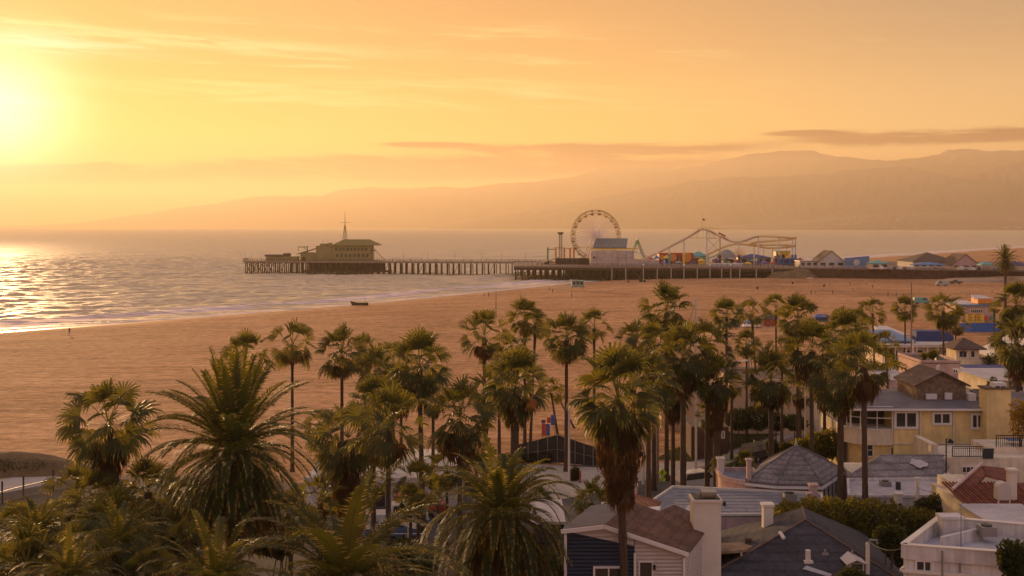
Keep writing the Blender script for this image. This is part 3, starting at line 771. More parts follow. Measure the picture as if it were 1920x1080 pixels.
DS = date_crown(104, 110, 20, -65, 87, lw=0.012).mesh('crown', M_date)
date_palm(1885, 487, 4.1, 285, DS, 0.42, 'solitary round date palm at the far right in front of the parking wall', 1.0)

# ------------------------------------------------------------------ bushes and hedges: leaf clusters through a volume
def leaf_cloud(pts_r, n, size, seed, zmin=None, flat=1.0):
    """pts_r: list of (centre, radii); leaves spread near the outer shell with gaps"""
    rs = np.random.RandomState(seed); L = LM()
    vol = np.array([r[0]*r[1]*r[2] for c, r in pts_r]) ** 0.67; vol = vol/vol.sum()
    ks = rs.choice(len(pts_r), n, p=vol)
    for k in ks:
        c, r = pts_r[k]
        d = rs.normal(size=3); d /= np.linalg.norm(d)
        q = rs.uniform(0.45, 1.05)**0.6
        p = Vector((c[0]+d[0]*r[0]*q, c[1]+d[1]*r[1]*q, c[2]+d[2]*r[2]*q))
        if zmin is not None and p.z < zmin: continue
        a = Vector(rs.normal(size=3)) + Vector(d)*0.9 + Vector((0,0,0.35)); a.normalize()
        b = a.cross(Vector(rs.normal(size=3))).normalized(); s_ = size*rs.uniform(0.6, 1.4)
        L.strip([p, p+a*s_*0.5, p+a*s_], [b]*3, [s_*0.08, s_*0.26, 0.0])
    return L
def bush(px, py, wpx, hpx, Y, label, m=None, n=2600, size=0.22, seed=1, group='garden bushes', dpt=None, name='bush', zb=None, parts=5):
    c = P(px, py, Y); rx = wpx*Y/F/2; rz = hpx*Y/F/2; ry = dpt or rx*0.7
    z0 = gz(c.x, Y) if zb is None else zb
    z0 = min(z0, c.z-rz)
    root = empty(name, (c.x, Y, z0), 0, label, 'bush', group)
    rs = random.Random(seed); lobes = []
    for i in range(parts):
        lobes.append(((rs.uniform(-.55,.55)*rx, rs.uniform(-.5,.5)*ry, c.z-z0 + rs.uniform(-.35,.45)*rz), (rx*rs.uniform(.4,.6), ry*rs.uniform(.45,.6), rz*rs.uniform(.45,.65))))
    lobes.append(((0,0,c.z-z0-0.1*rz), (rx*.75, ry*.75, rz*.75)))
    child_obj('foliage', leaf_cloud(lobes, n, size, seed).mesh('foliage', m or M_bush), root)
    st = MB()
    for i in range(1):
        st.tube([(0,0,0),(0,0,(c.z-z0)*0.5)],[0.09,0.06],6)
    for i in range(4):
        st.tube([(0,0,(c.z-z0)*0.2), (rs.uniform(-.25,.25)*rx, rs.uniform(-.25,.25)*ry, (c.z-z0)*0.6), (rs.uniform(-.5,.5)*rx, rs.uniform(-.5,.5)*ry, c.z-z0+rz*0.3)], [0.07,0.05,0.02], 5)
    me = bpy.data.meshes.new('branches'); me.from_pydata(st.v, [], st.f); me.materials.append(M_wood)
    child_obj('branches', me, root)
    return root
# ================================================================== the pier
DZ = 7.4
m_timber = mat('weathered_timber', (0.055,0.030,0.018), 0.9, var=0.4, vscale=0.6)
m_deck = mat('deck_planks', (0.26,0.18,0.13), 0.85, var=0.25, vscale=0.5)
m_pale = mat('pale_post', (0.55,0.47,0.40), 0.7)
m_white = mat('white_paint', (0.74,0.70,0.66), 0.6, var=0.08, vscale=0.4)
m_tan = mat('tan_stucco', (0.28,0.23,0.09), 0.85, var=0.15, vscale=0.5)
m_olive = mat('olive_roof', (0.20,0.16,0.035), 0.8, var=0.2, vscale=1.0)
m_dark = mat('dark_opening', (0.03,0.025,0.022), 0.5)
m_glass = mat('window_glass', (0.025,0.028,0.032), 0.12, spec=0.8)
m_red = mat('red_paint', (0.45,0.07,0.04), 0.6)
m_orange = mat('orange_paint', (0.75,0.28,0.05), 0.6)
m_yellow = mat('yellow_paint', (0.78,0.50,0.07), 0.55)
m_teal = mat('teal_paint', (0.12,0.36,0.32), 0.6)
m_blue = mat('blue_paint', (0.06,0.14,0.40), 0.6)
m_navyroof = mat('navy_canvas', (0.05,0.07,0.20), 0.8)
m_green = mat('green_paint', (0.09,0.26,0.08), 0.6)
m_ltgreen = mat('light_green_paint', (0.28,0.45,0.22), 0.6)
m_pink = mat('pink_stucco', (0.60,0.38,0.34), 0.85, var=0.08, vscale=0.4)
m_brownroof = mat('brown_shingle', (0.12,0.075,0.055), 0.9, var=0.3, vscale=2.0)
m_steel = mat('grey_steel', (0.30,0.28,0.27), 0.5, 0.6)
m_solar = mat('solar_panel', (0.045,0.06,0.07), 0.3)
m_purple = mat('purple_paint', (0.22,0.08,0.32), 0.6)
m_globe = mat('lamp_globe', (0.9,0.85,0.75), 0.4)
m_rust = mat('rusty_wall', (0.10,0.05,0.032), 0.9, var=0.4, vscale=0.3)

def yfront(x): return float(np.interp(x, [-200, 1, 140, 240, 600], [572, 572, 545, 505, 400]))
pier = empty('pier', (-60, 600, 0), 0, 'long timber pier on rows of piles running out over the sea', 'pier')
# narrow arm
NL = [(-156, 649), (22, 628)]
def ny(x): return 649 + (x+156)/178.0*(-21)
d = MB()
d.prism([(-156,649),(-156,663),(-150,672),(-85,672),(-78,660),(25,640),(25,628)], DZ-0.9, DZ, 0)
d.build('deck', m_deck, pier, label='narrow outer deck')
d = MB()
fr = [(1,572),(140,545),(240,505),(600,400)]
d.prism([(1,572),(60,560.4),(140,545),(140,640),(1,640)], DZ-1.0, DZ, 0)
d.build('deck', m_deck, pier, label='wide deck that carries the rides')
# fascia beam and lower walkway of the wide deck
fb = MB(); 
for k in range(28):
    x0 = 1+k*5; x1 = x0+5
    fb.bar((x0, yfront(x0)-0.25, DZ-1.5), (x1, yfront(x1)-0.25, DZ-1.5), 0.5, 1.3)
    fb.bar((x0, yfront(x0)-0.1, DZ-3.6), (x1, yfront(x1)-0.1, DZ-3.6), 0.35, 0.3)
fb.build('fascia_beam', m_timber, pier)
nb_ = 0
for k in range(52):
    x = -154.5 + k*3.36
    wide = x < -82
    y0 = ny(x)+0.4; y1 = y0 + (20 if wide else 9); b = MB()
    rs = random.Random(k)
    for j in range(5 if wide else 3):
        y = y0 + (y1-y0)*j/((5 if wide else 3)-1)
        b.tube([(x+rs.uniform(-.25,.25), y, -4), (x+rs.uniform(-.15,.15), y, DZ-1.2)], [0.34, 0.27], 6)
    b.bar((x, y0-0.5, DZ-1.25), (x, y1+0.5, DZ-1.25), 0.4, 0.6)
    if k < 5 or k % 6 == 0 or (10 < k < 24):
        b.bar((x, y0, -0.5), (x+3.1, y0, DZ-1.4), 0.28, 0.28)
        if k < 5: b.bar((x+3.1, y0, -0.5), (x, y0, DZ-1.4), 0.28, 0.28)
    if k > 22 and k % 2: b.tube([(x+1.5, y0+1, -4), (x+1.2, y0+1, DZ-1.2)], [0.25,0.22], 5)
    b.build('pile_bent', m_timber, pier)
for k in range(42):
    x = 2 + k*3.3; yf_ = yfront(x); b = MB(); rs = random.Random(k+99)
    for j in range(8):
        y = yf_ + 1.6 + j*7 + rs.uniform(-1,1)
        b.tube([(x+rs.uniform(-.5,.5), y, -4), (x+rs.uniform(-.2,.2), y, DZ-1.2)], [0.32, 0.27], 6)
    b.bar((x, yf_, DZ-1.35), (x, yf_+55, DZ-1.35), 0.4, 0.7)
    if k < 14: b.bar((x, yf_+1, 0.5), (x+3, yf_+1, DZ-1.5), 0.2, 0.2)
    b.build('pile_bent', m_timber, pier)
for px in (1147,1173,1206,1232,1258,1282,1307,1331,1353,1370,1387,1418,1448):
    x = X(px, 560); x = X(px, yfront(x))
    b = MB(); b.tube([(x, yfront(x)-0.7, gz(x, yfront(x))-0.3), (x, yfront(x)-0.7, DZ-0.9)], 0.22, 8)
    b.build('front_post', m_pale, pier)
# dark closed wall under the landward part of the deck
b = MB(); b.prism([(30,592),(139,566),(139,620),(30,620)], 0.0, DZ-1.1); b.build('infill_wall', m_rust, pier)
# railings
def railing(mb, pts, h=1.1, step=2.4, r=0.05):
    for (a, c) in zip(pts[:-1], pts[1:]):
        a = Vector(a); c = Vector(c); L_ = (c-a).length; n = max(1, int(L_/step))
        for z in (h, h*0.62, h*0.25): mb.bar(a+Vector((0,0,z)), c+Vector((0,0,z)), r*1.6)
        for i in range(n+1): p = a.lerp(c, i/n); mb.bar(p, p+Vector((0,0,h+0.05)), r*2)
    return mb
railing(MB(), [(-156,649.3,DZ), (22,628.3,DZ)], 1.3, 2.2, 0.07).build('railing', m_timber, pier)
railing(MB(), [(-156,649.3,DZ), (-156,663,DZ)], 1.3, 2.2, 0.07).build('railing', m_timber, pier)
railing(MB(), [(1,572.4,DZ), (60,560.9,DZ), (140,545.4,DZ)], 1.3, 2.4, 0.07).build('railing', m_timber, pier)
# boat landing level under the outer building
b = MB(); b.prism([(-122,648),(-70,642),(-70,655),(-122,660)], 1.2, 1.9); b.prism([(-118,652),(-74,647),(-74,655),(-118,659)], 1.9, DZ-1)
b.build('lower_landing', m_timber, pier)
LG = 'lamp posts along the pier'
def lamp_post(x, y, z0, h, label, group=LG, globe=0.32, m=None, name='lamp_post', arm=0):
    root = empty(name, (x, y, z0), 0, label, 'lamp post', group)
    b = MB(); b.tube([(x,y,z0),(x,y,z0+h)], [h*0.016+0.03, h*0.009+0.02], 6)
    if arm: b.bar((x,y,z0+h), (x+arm,y,z0+h+0.3), 0.09)
    b.build('post', m or m_steel, root)
    g = MB(); cx = x+arm; cz = z0+h+(0.3 if arm else 0.1)
    g.tube([(cx,y,cz-globe*.9),(cx,y,cz-globe*.5),(cx,y,cz),(cx,y,cz+globe*.5),(cx,y,cz+globe*.9)], [globe*.4,globe*.85,globe,globe*.85,globe*.3], 8)
    g.build('lamp_head', m_globe, root, smooth=True)
    return root
for i, px in enumerate((755, 802, 853, 903, 941, 985)):
    x = X(px, 636); lamp_post(x, ny(x)+3, DZ, 5.4, 'thin lamp post number %s from the sea end on the narrow pier arm' % ('one','two','three','four','five','six')[i], arm=(0.9 if i % 2 else -0.9), globe=0.2)
for i, px in enumerate((1206, 1282, 1331, 1370)):
    x = X(px, yfront(X(px,560))); lamp_post(x, yfront(x)-0.9, DZ-1.3, 2.2, 'globe lamp at the front edge of the ride deck, %s from the left' % ('first','second','third','fourth')[i], m=m_pale, globe=0.5)

# ---- generic building helper -------------------------------------------------
def window(parent, x, y, z, w, h, nx=2, nz=1, frame=None, face=(0,-1), fr=0.09, depth=0.09, glass=None, name='window', label=None):
    """window on a wall; (x, y, z) lower left corner on the wall face, u runs along the wall, face is the outward normal"""
    n = Vector((face[0], face[1], 0)).normalized(); u = Vector((-n.y, n.x, 0)); k = Vector((0,0,1)); o = Vector((x, y, z))
    f = MB()
    def bx(a0, a1, c0, c1, d0, d1, mb):
        c = o + u*((a0+a1)/2) + k*((c0+c1)/2) + n*((d0+d1)/2)
        mb.obox(c, u, n, k, abs(a1-a0), abs(d1-d0), abs(c1-c0))
    bx(0, w, 0, fr, -0.02, depth, f); bx(0, w, h-fr, h, -0.02, depth, f)
    bx(0, fr, fr, h-fr, -0.02, depth, f); bx(w-fr, w, fr, h-fr, -0.02, depth, f)
    for i in range(1, nx): bx(w*i/nx-fr*0.35, w*i/nx+fr*0.35, fr, h-fr, -0.02, depth*0.8, f)
    for i in range(1, nz): bx(fr, w-fr, h*i/nz-fr*0.3, h*i/nz+fr*0.3, -0.02, depth*0.75, f)
    fo_ = f.build(name, frame or m_white, parent, label=label)
    g = MB(); bx(fr, w-fr, fr, h-fr, -0.02, depth*0.35, g); g.build('pane', glass or m_glass, fo_)
    return fo_
def hip_roof(mb, x0, x1, y0, y1, z, h, over=0.5, ridge=None, th=0.18):
    """hip roof; ridge: fraction of the length kept as ridge (0 gives a pyramid)"""
    a, b_, c, d_ = x0-over, x1+over, y0-over, y1+over
    W_, D_ = b_-a, d_-c
    if ridge is None: ridge = max(0.0, 1-min(W_, D_)/max(W_, D_))
    if W_ >= D_: r0 = Vector((a+W_*(1-ridge)/2, (c+d_)/2, z+h)); r1 = Vector((b_-W_*(1-ridge)/2, (c+d_)/2, z+h))
    else: r0 = Vector(((a+b_)/2, c+D_*(1-ridge)/2, z+h)); r1 = Vector(((a+b_)/2, d_-D_*(1-ridge)/2, z+h))
    A_, B_, C_, D2_ = (a,c,z), (b_,c,z), (b_,d_,z), (a,d_,z)
    vs = [A_, B_, C_, D2_, r0, r1] + [(p[0],p[1],p[2]-th) for p in (A_, B_, C_, D2_)]
    fs = [(0,1,5,4),(1,2,5),(2,3,4,5),(3,0,4)] if W_ >= D_ else [(0,1,4),(1,2,5,4),(2,3,5),(3,0,4,5)]
    fs += [(0,6,7,1),(1,7,8,2),(2,8,9,3),(3,9,6,0),(9,8,7,6)]
    return mb.add(vs, fs)
def gable_roof(mb, x0, x1, y0, y1, z, h, over=0.4, th=0.18, axis='x'):
    """axis: direction of the ridge"""
    if axis == 'x':
        ym = (y0+y1)/2; k = h/((y1-y0)/2)
        e = z - over*k
        mb.solid([(x0-over,y0-over,e),(x1+over,y0-over,e),(x1+over,ym,z+h),(x0-over,ym,z+h)], th)
        mb.solid([(x0-over,ym,z+h),(x1+over,ym,z+h),(x1+over,y1+over,e),(x0-over,y1+over,e)], th)
    else:
        xm = (x0+x1)/2; k = h/((x1-x0)/2); e = z - over*k
        mb.solid([(x0-over,y0-over,e),(xm,y0-over,z+h),(xm,y1+over,z+h),(x0-over,y1+over,e)], th)
        mb.solid([(xm,y0-over,z+h),(x1+over,y0-over,e),(x1+over,y1+over,e),(xm,y1+over,z+h)], th)
    return mb
def gable_end(mb, x0, x1, y, z, h, th=0.2, mi=None):
    xm = (x0+x1)/2
    vs = [(x0,y,z),(x1,y,z),(xm,y,z+h),(x0,y+th,z),(x1,y+th,z),(xm,y+th,z+h)]
    return mb.add(vs, [(0,1,2),(5,4,3),(0,2,5,3),(1,4,5,2),(0,3,4,1)], mi)

# ---- restaurant at the sea end ---------------------------------------------
Y0 = 651
bl = empty('harbour_building', (X(650,Y0), Y0, DZ), 0, 'two storey tan building with an olive hipped roof on the sea end of the pier', 'building')
b = MB(); b.box(X(622,Y0), X(695,Y0), Y0, Y0+15, DZ, Z(460,Y0)); b.build('wall', m_tan, bl)
b = MB(); b.box(X(592,Y0), X(622,Y0)-0.05, Y0+1, Y0+12, DZ, Z(462,Y0)); b.box(X(591,Y0), X(623,Y0)-0.1, Y0+0.8, Y0+12.2, Z(462,Y0), Z(461,Y0)); b.box(X(598,Y0), X(612,Y0), Y0+3, Y0+9, Z(461,Y0)+.02, Z(457,Y0)); b.box(X(614,Y0), X(620,Y0), Y0+2.5, Y0+6, Z(461,Y0)+.02, Z(455.5,Y0)); b.build('side_block', m_tan, bl)
r = MB(); hip_roof(r, X(626,Y0), X(706,Y0), Y0, Y0+15, Z(460,Y0)+0.1, 3.3, 1.4, 0.55); r.build('roof', m_olive, bl)
for i in range(9): window(bl, X(628+i*7,Y0), Y0, Z(470,Y0), 1.5, 1.7, 1, 1, m_olive)
for i in range(8): window(bl, X(630+i*8,Y0), Y0, Z(482,Y0), 1.6, 1.9, 1, 1, m_olive)
b = MB()
for i in range(6): b.bar((X(697+i*4.2,Y0), Y0+1, Z(462+i*4.4,Y0)), (X(701.5+i*4.2,Y0), Y0+1, Z(466.4+i*4.4,Y0)), 0.2)
for i in range(6): b.bar((X(698+i*4.2,Y0), Y0+1, DZ), (X(698+i*4.2,Y0), Y0+1, Z(463+i*4.4,Y0)), 0.15)
b.box(X(695,Y0), X(703,Y0), Y0+1.5, Y0+6, Z(471,Y0), Z(470,Y0)); b.build('staircase', m_timber, bl)
b = MB()
for (px, h_) in ((603, 2.0), (612, 2.6), (661, 1.2)): b.tube([(X(px,Y0), Y0+5, Z(456,Y0)), (X(px,Y0), Y0+5, Z(456,Y0)+h_)], 0.12, 5)
b.build('vent_pipe', m_steel, bl)
sh = empty('bait_shed', (X(575,Y0), Y0, DZ), 0, 'low tan shed with a sloping roof left of the hip roofed pier building', 'shed')
b = MB(); b.box(X(562,Y0), X(591,Y0), Y0+2, Y0+12, DZ, Z(474,Y0)); b.build('wall', m_tan, sh)
b = MB(); b.solid([(X(555,Y0),Y0+1,Z(476,Y0)),(X(592,Y0),Y0+1,Z(465,Y0)),(X(592,Y0),Y0+13,Z(465,Y0)),(X(555,Y0),Y0+13,Z(476,Y0))], 0.3); b.build('roof', m_olive, sh)
b = MB(); b.box(X(566,Y0), X(571,Y0), Y0+1.9, Y0+2.05, DZ, DZ+2.2); b.build('door', m_timber, sh)
s2 = empty('deck_shed', (X(512,Y0), Y0, DZ), 0, 'long low shed with a flat roof near the tip of the pier', 'shed')
b = MB(); b.box(X(497,Y0), X(556,Y0), Y0+2, Y0+9, DZ, Z(481,Y0)); b.build('wall', m_tan, s2)
b = MB(); b.box(X(495,Y0), X(530,Y0), Y0+1.5, Y0+9.5, Z(481,Y0), Z(477.5,Y0)); b.box(X(529,Y0)+.02, X(541,Y0), Y0+3, Y0+7, Z(481,Y0), Z(475,Y0)); b.build('roof', m_brownroof, s2)
cr = empty('deck_crane', (X(574,Y0), Y0, DZ), 0, 'dark hoist with a level arm beside the low shed on the pier end', 'crane')
b = MB(); b.bar((X(574,Y0),Y0+4,DZ),(X(574,Y0),Y0+4,Z(463,Y0)),0.4); b.build('post', m_timber, cr)
b = MB(); b.bar((X(556,Y0),Y0+4,Z(463.5,Y0)),(X(575,Y0),Y0+4,Z(463,Y0)),0.4); b.bar((X(567,Y0),Y0+4,Z(464,Y0)),(X(574,Y0),Y0+4,Z(470,Y0)),0.25); b.build('arm', m_timber, cr)
b = MB(); b.bar((X(557,Y0),Y0+4,Z(463.5,Y0)),(X(557,Y0),Y0+4,Z(469,Y0)),0.12); b.obox((X(557,Y0),Y0+4,Z(469.5,Y0)),(1,0,0),(0,1,0),(0,0,1),0.6,0.3,0.5); b.build('hook', m_timber, cr)
ma = empty('radio_mast', (X(643.5,Y0), Y0+7, Z(450,Y0)), 0, 'tall thin mast with a crossbar on the roof of the hip roofed pier building', 'mast')
b = MB(); xm = X(643.5,Y0); ym = Y0+7
for sx_ in (-1,1):
    for sy_ in (-1,1): b.bar((xm+sx_*1.3, ym+sy_*1.3, Z(449,Y0)), (xm, ym, Z(418,Y0)), 0.13)
for i in range(7):
    u = i/7; w_ = 1.3*(1-u); z_ = Z(449,Y0)+(Z(418,Y0)-Z(449,Y0))*u
    b.bar((xm-w_,ym-w_,z_),(xm+w_,ym-w_,z_+1.2),0.09); b.bar((xm+w_,ym-w_,z_),(xm-w_,ym-w_,z_+1.2),0.09)
b.build('lattice_tower', m_timber, ma)
b = MB(); b.tube([(xm,ym,Z(449,Y0)),(xm,ym,Z(418,Y0)),(xm,ym,Z(396,Y0))],[0.2,0.16,0.06],6); b.build('pole', m_timber, ma)
b = MB(); b.bar((xm-3,ym,Z(417,Y0)),(xm+3,ym,Z(417,Y0)),0.14); b.build('crossbar', m_timber, ma)
for i, px in enumerate((459.5, 471, 488)):
    q = empty('flagpole', (X(px,650), 651, DZ), 0, 'thin bare pole at the tip of the pier, %s' % ('first from the sea','second from the sea','third from the sea')[i], 'pole', 'poles on the pier tip')
    b = MB(); b.tube([(X(px,650),651,DZ),(X(px,650),651,DZ+4.2)],[0.09,0.05],5); b.build('pole', m_steel, q)
    b = MB(); b.tube([(X(px,650),651,DZ+4.2),(X(px,650),651,DZ+4.45)],[0.14,0.05],5); b.build('finial', m_steel, q)

# ---- Ferris wheel -------------------------------------------------------------
YW = 600.0
wx, wz, WR = X(1117,YW), Z(441,YW), 47*YW/F
ax = Vector((math.sin(rad(12)), -math.cos(rad(12)), 0)); wu = Vector((math.cos(rad(12)), math.sin(rad(12)), 0)); kk = Vector((0,0,1))
wc = Vector((wx, YW, wz))
fw = empty('ferris_wheel', (wx, YW, DZ), 0, 'big Ferris wheel of pale spokes with round gondolas on the pier', 'ferris wheel')
m_wheel = mat('wheel_white', (0.85,0.72,0.64), 0.5)
m_rim = mat('wheel_rim_yellow', (0.26,0.16,0.05), 0.55)
def ring(mb, r, off, th, n=72):
    pts = [wc + ax*off + (wu*math.cos(2*math.pi*i/n)+kk*math.sin(2*math.pi*i/n))*r for i in range(n+1)]
    for a, c in zip(pts[:-1], pts[1:]): mb.bar(a, c, th)
for off in (-1.3, 1.3):
    b = MB(); ring(b, WR, off, 0.24); ring(b, WR-1.7, off, 0.13)
    for i in range(60):
        t = 2*math.pi*i/60; e = wu*math.cos(t)+kk*math.sin(t); e2 = wu*math.cos(t+0.1)+kk*math.sin(t+0.1)
        b.bar(wc+ax*off+e*WR, wc+ax*off+e2*(WR-1.7), 0.10)
    b.build('rim', m_rim, fw)
for i in range(44):
    t = 2*math.pi*i/44; e = wu*math.cos(t)+kk*math.sin(t); b = MB()
    for off in (-1.3, 1.3): b.bar(wc+ax*off*1.3+e*0.8, wc+ax*off+e*(WR-1.7), 0.17)
    b.build('spoke', m_wheel, fw)
b = MB(); b.tube([wc-ax*2.6, wc-ax*2.2, wc+ax*2.2, wc+ax*2.6], [0.5,0.8,0.8,0.5], 14); b.build('hub', m_wheel, fw)

for s_ in (-1, 1):
    for off in (-2.8, 2.8):
        b = MB(); foot = wc + ax*off*1.4 + wu*s_*8.0; foot.z = DZ; top = wc + ax*off
        b.bar(top, foot, 0.5)
        for q in range(6):
            a = top.lerp(foot, q/6); c = top.lerp(foot, (q+1)/6); b.bar(a+wu*s_*-0.9, c, 0.12); b.bar(a+wu*s_*-0.9, c+wu*s_*-0.9, 0.2)
        b.build('support_leg', m_wheel, fw)
gc = [m_yellow, m_red, m_rim]
for i in range(20):
    t = 2*math.pi*(i+0.5)/20; p = wc + (wu*math.cos(t)+kk*math.sin(t))*(WR-0.85) + kk*-0.9
    b = MB(); b.tube([p+kk*-0.95, p+kk*-0.6, p+kk*-0.1], [0.5, 0.95, 1.0], 10); b.tube([p+kk*1.0, p+kk*1.15, p+kk*1.5], [1.15, 0.9, 0.1], 10)
    for q in range(4):
        e = Vector((math.cos(q*1.57), math.sin(q*1.57), 0))*0.8; b.bar(p+e+kk*-0.1, p+e+kk*1.0, 0.08)
    b.build('gondola', gc[i % 3], fw)

# ---- drop tower, green post, orange frames ---------------------------------
def small(name, label, cat, x, y, z=DZ, group=None): return empty(name, (x, y, z), 0, label, cat, group)
x = X(1051,600); o = small('drop_tower', 'brown lattice drop tower standing left of the Ferris wheel', 'ride', x, 600)
b = MB(); zt = Z(440,600)
for sx_ in (-1,1):
    for sy_ in (-1,1): b.bar((x+sx_*0.8,600+sy_*0.8,DZ),(x+sx_*0.7,600+sy_*0.8,zt),0.22)
for i in range(16):
    z_ = DZ+(zt-DZ)*i/16; z2 = DZ+(zt-DZ)*(i+1)/16
    b.bar((x-.8,599.2,z_),(x+.8,599.2,z2),0.13); b.bar((x+.8,599.2,z_),(x-.8,599.2,z2),0.13); b.bar((x-.8,599.2,z2),(x+.8,599.2,z2),0.13)
b.build('lattice_tower', m_brownroof, o)
b = MB(); b.add([(x-.9,599,zt),(x+.9,599,zt),(x+.9,601,zt),(x-.9,601,zt),(x-1.7,598.5,zt+1.3),(x+1.7,598.5,zt+1.3),(x+1.7,601.5,zt+1.3),(x-1.7,601.5,zt+1.3)], [(3,2,1,0),(4,5,6,7),(0,1,5,4),(1,2,6,5),(2,3,7,6),(3,0,4,7)])
b.build('crown_top', m_brownroof, o)
b = MB(); b.tube([(x,600,DZ),(x,600,DZ+1.4)],[2.6,2.4],12); b.tube([(x,600,DZ+1.4),(x,600,DZ+2.2)],[1.9,1.7],12); b.build('seat_ring', m_red, o)
x = X(1027,596); o = small('gate_post', 'green post with a yellow beam at the left end of the ride deck', 'post', x, 596)
b = MB(); b.tube([(x,596,DZ),(x,596,Z(464,596))],0.42,8); b.build('post', m_green, o)
b = MB(); b.bar((x,596,Z(467.5,596)),(X(1041,596)-.4,596,Z(467.5,596)),0.4); b.build('beam', m_green, o)
o = small('orange_loop_track', 'low orange track on stubby pillars between the drop tower and the wheel', 'ride', X(1060,603), 603)
for px in (1042, 1058, 1069, 1076):
    b = MB(); b.tube([(X(px,603),603,DZ),(X(px,603),603,Z(466,603))],0.5,8); b.build('pillar', m_orange, o)
b = MB()
pts = [P(1037,465,603),P(1052,464.5,603),P(1066,466,603),P(1082,464,604),P(1098,463,606),P(1112,466,608)]
for a, c in zip(pts[:-1], pts[1:]): b.bar(a, c, 0.9, 0.5); b.bar(a+Vector((0,1.2,0.1)), c+Vector((0,1.2,0.1)), 0.2)
b.build('track', m_yellow, o)
o = small('low_ride_wall', 'low brown stepped building with a sloping ramp under the drop tower', 'building', X(1060,592), 592)
b = MB(); b.box(X(1042,592),X(1108,592),592,598,DZ,Z(484.5,592)); b.build('wall', m_rust, o)
b = MB(); b.solid([(X(1012,592),590.5,DZ+.2),(X(1048,592),590.5,Z(482,592)),(X(1048,592),596,Z(482,592)),(X(1012,592),596,DZ+.2)],0.3); b.build('ramp', m_deck, o)
b = MB()
for px in (1055,1065,1075,1085,1097): b.box(X(px,592),X(px+6,592),591.9,592.05,DZ+0.8,DZ+2.4)
b.build('opening', m_dark, o)
# white ride building with solar roof
o = small('white_hall', 'big plain white hall with a dark solar roof at the front of the ride deck', 'building', X(1160,576), 576)
Yb = 574.5
m_hall = mat('hall_boards', (0.52,0.42,0.36), 0.85, var=0.25, vscale=0.35)
b = MB(); b.box(X(1108,Yb),X(1189,Yb),Yb,Yb+14,DZ,Z(470.5,Yb)); b.build('wall', m_hall, o)
b = MB(); b.box(X(1189,Yb)+.03,X(1236,Yb),Yb+0.5,Yb+10,DZ,Z(488,Yb)); b.build('low_wing', m_hall, o)
b = MB(); b.solid([(X(1189,Yb),Yb+.6,Z(471,Yb)),(X(1236,Yb),Yb+.6,Z(488,Yb)),(X(1236,Yb),Yb+1.0,Z(488,Yb)),(X(1189,Yb),Yb+1.0,Z(471,Yb))],0.25); b.build('slanted_parapet', m_hall, o)
b = MB(); b.solid([(X(1112,Yb),Yb+1,Z(464.5,Yb)),(X(1175,Yb),Yb+1,Z(464.5,Yb)),(X(1182,Yb),Yb+13,Z(447,Yb+10)),(X(1121,Yb),Yb+13,Z(447,Yb+10))],0.3); b.build('solar_roof', m_solar, o)
b = MB()
for i in range(1, 12):
    u = i/12; b.bar(Vector((X(1112,Yb),Yb+1,Z(464.5,Yb)+.06)).lerp(Vector((X(1175,Yb),Yb+1,Z(464.5,Yb)+.06)),u), Vector((X(1121,Yb),Yb+13,Z(447,Yb+10)+.06)).lerp(Vector((X(1182,Yb),Yb+13,Z(447,Yb+10)+.06)),u), 0.12)
b.build('panel_rails', m_steel, o)
b = MB(); b.bar((X(1108,Yb),Yb+1,Z(467,Yb)),(X(1189,Yb),Yb+1,Z(467,Yb)),0.5); b.bar((X(1108,Yb),Yb+6,Z(466,Yb)),(X(1200,Yb),Yb+6,Z(466,Yb)),0.4)
for px in range(1112,1190,11): b.bar((X(px,Yb),Yb+1,Z(471,Yb)),(X(px,Yb),Yb+1,Z(464.5,Yb)),0.25)
b.build('roof_frame', m_yellow, o)
b = MB()
for px in (1119, 1158, 1174): b.box(X(px,Yb)-.06,X(px,Yb)+.06,Yb-.05,Yb+.02,DZ,Z(471,Yb))
b.box(X(1112,Yb),X(1116,Yb),Yb-.06,Yb+.01,Z(484,Yb),Z(481,Yb)); b.build('drain_pipe', m_rust, o)
# swing A frame
x = X(1195,600); o = small('swing_ride', 'green A shaped swing ride frame right of the white hall', 'ride', x, 600)
for y in (597, 603):
    for px in (1181, 1209):
        b = MB(); b.bar((X(px,600),y,Z(480,600)-1),(x,y,Z(449,600)),0.35); b.bar((X(px,600)+(0.9 if px<1190 else -0.9),y,Z(480,600)-1),(x,y,Z(452,600)),0.25); b.build('leg', m_green, o)
b = MB(); b.bar((x,596,Z(449,600)),(x,604,Z(449,600)),0.5); b.build('axle', m_green, o)
b = MB(); b.bar((x,600,Z(449,600)),(x+3,600,DZ+2.5),0.15); b.bar((x,600,Z(449,600)),(x-1,600,DZ+2.5),0.15); b.build('hanger', m_steel, o)
b = MB(); b.add([(x-3,599,DZ+2.6),(x+5,599,DZ+2.6),(x+5,601,DZ+2.6),(x-3,601,DZ+2.6),(x-2,599.3,DZ+1.6),(x+4,599.3,DZ+1.6),(x+4,600.7,DZ+1.6),(x-2,600.7,DZ+1.6)], [(0,1,2,3),(7,6,5,4),(1,0,4,5),(2,1,5,6),(3,2,6,7),(0,3,7,4)]); b.build('gondola_boat', m_yellow, o)

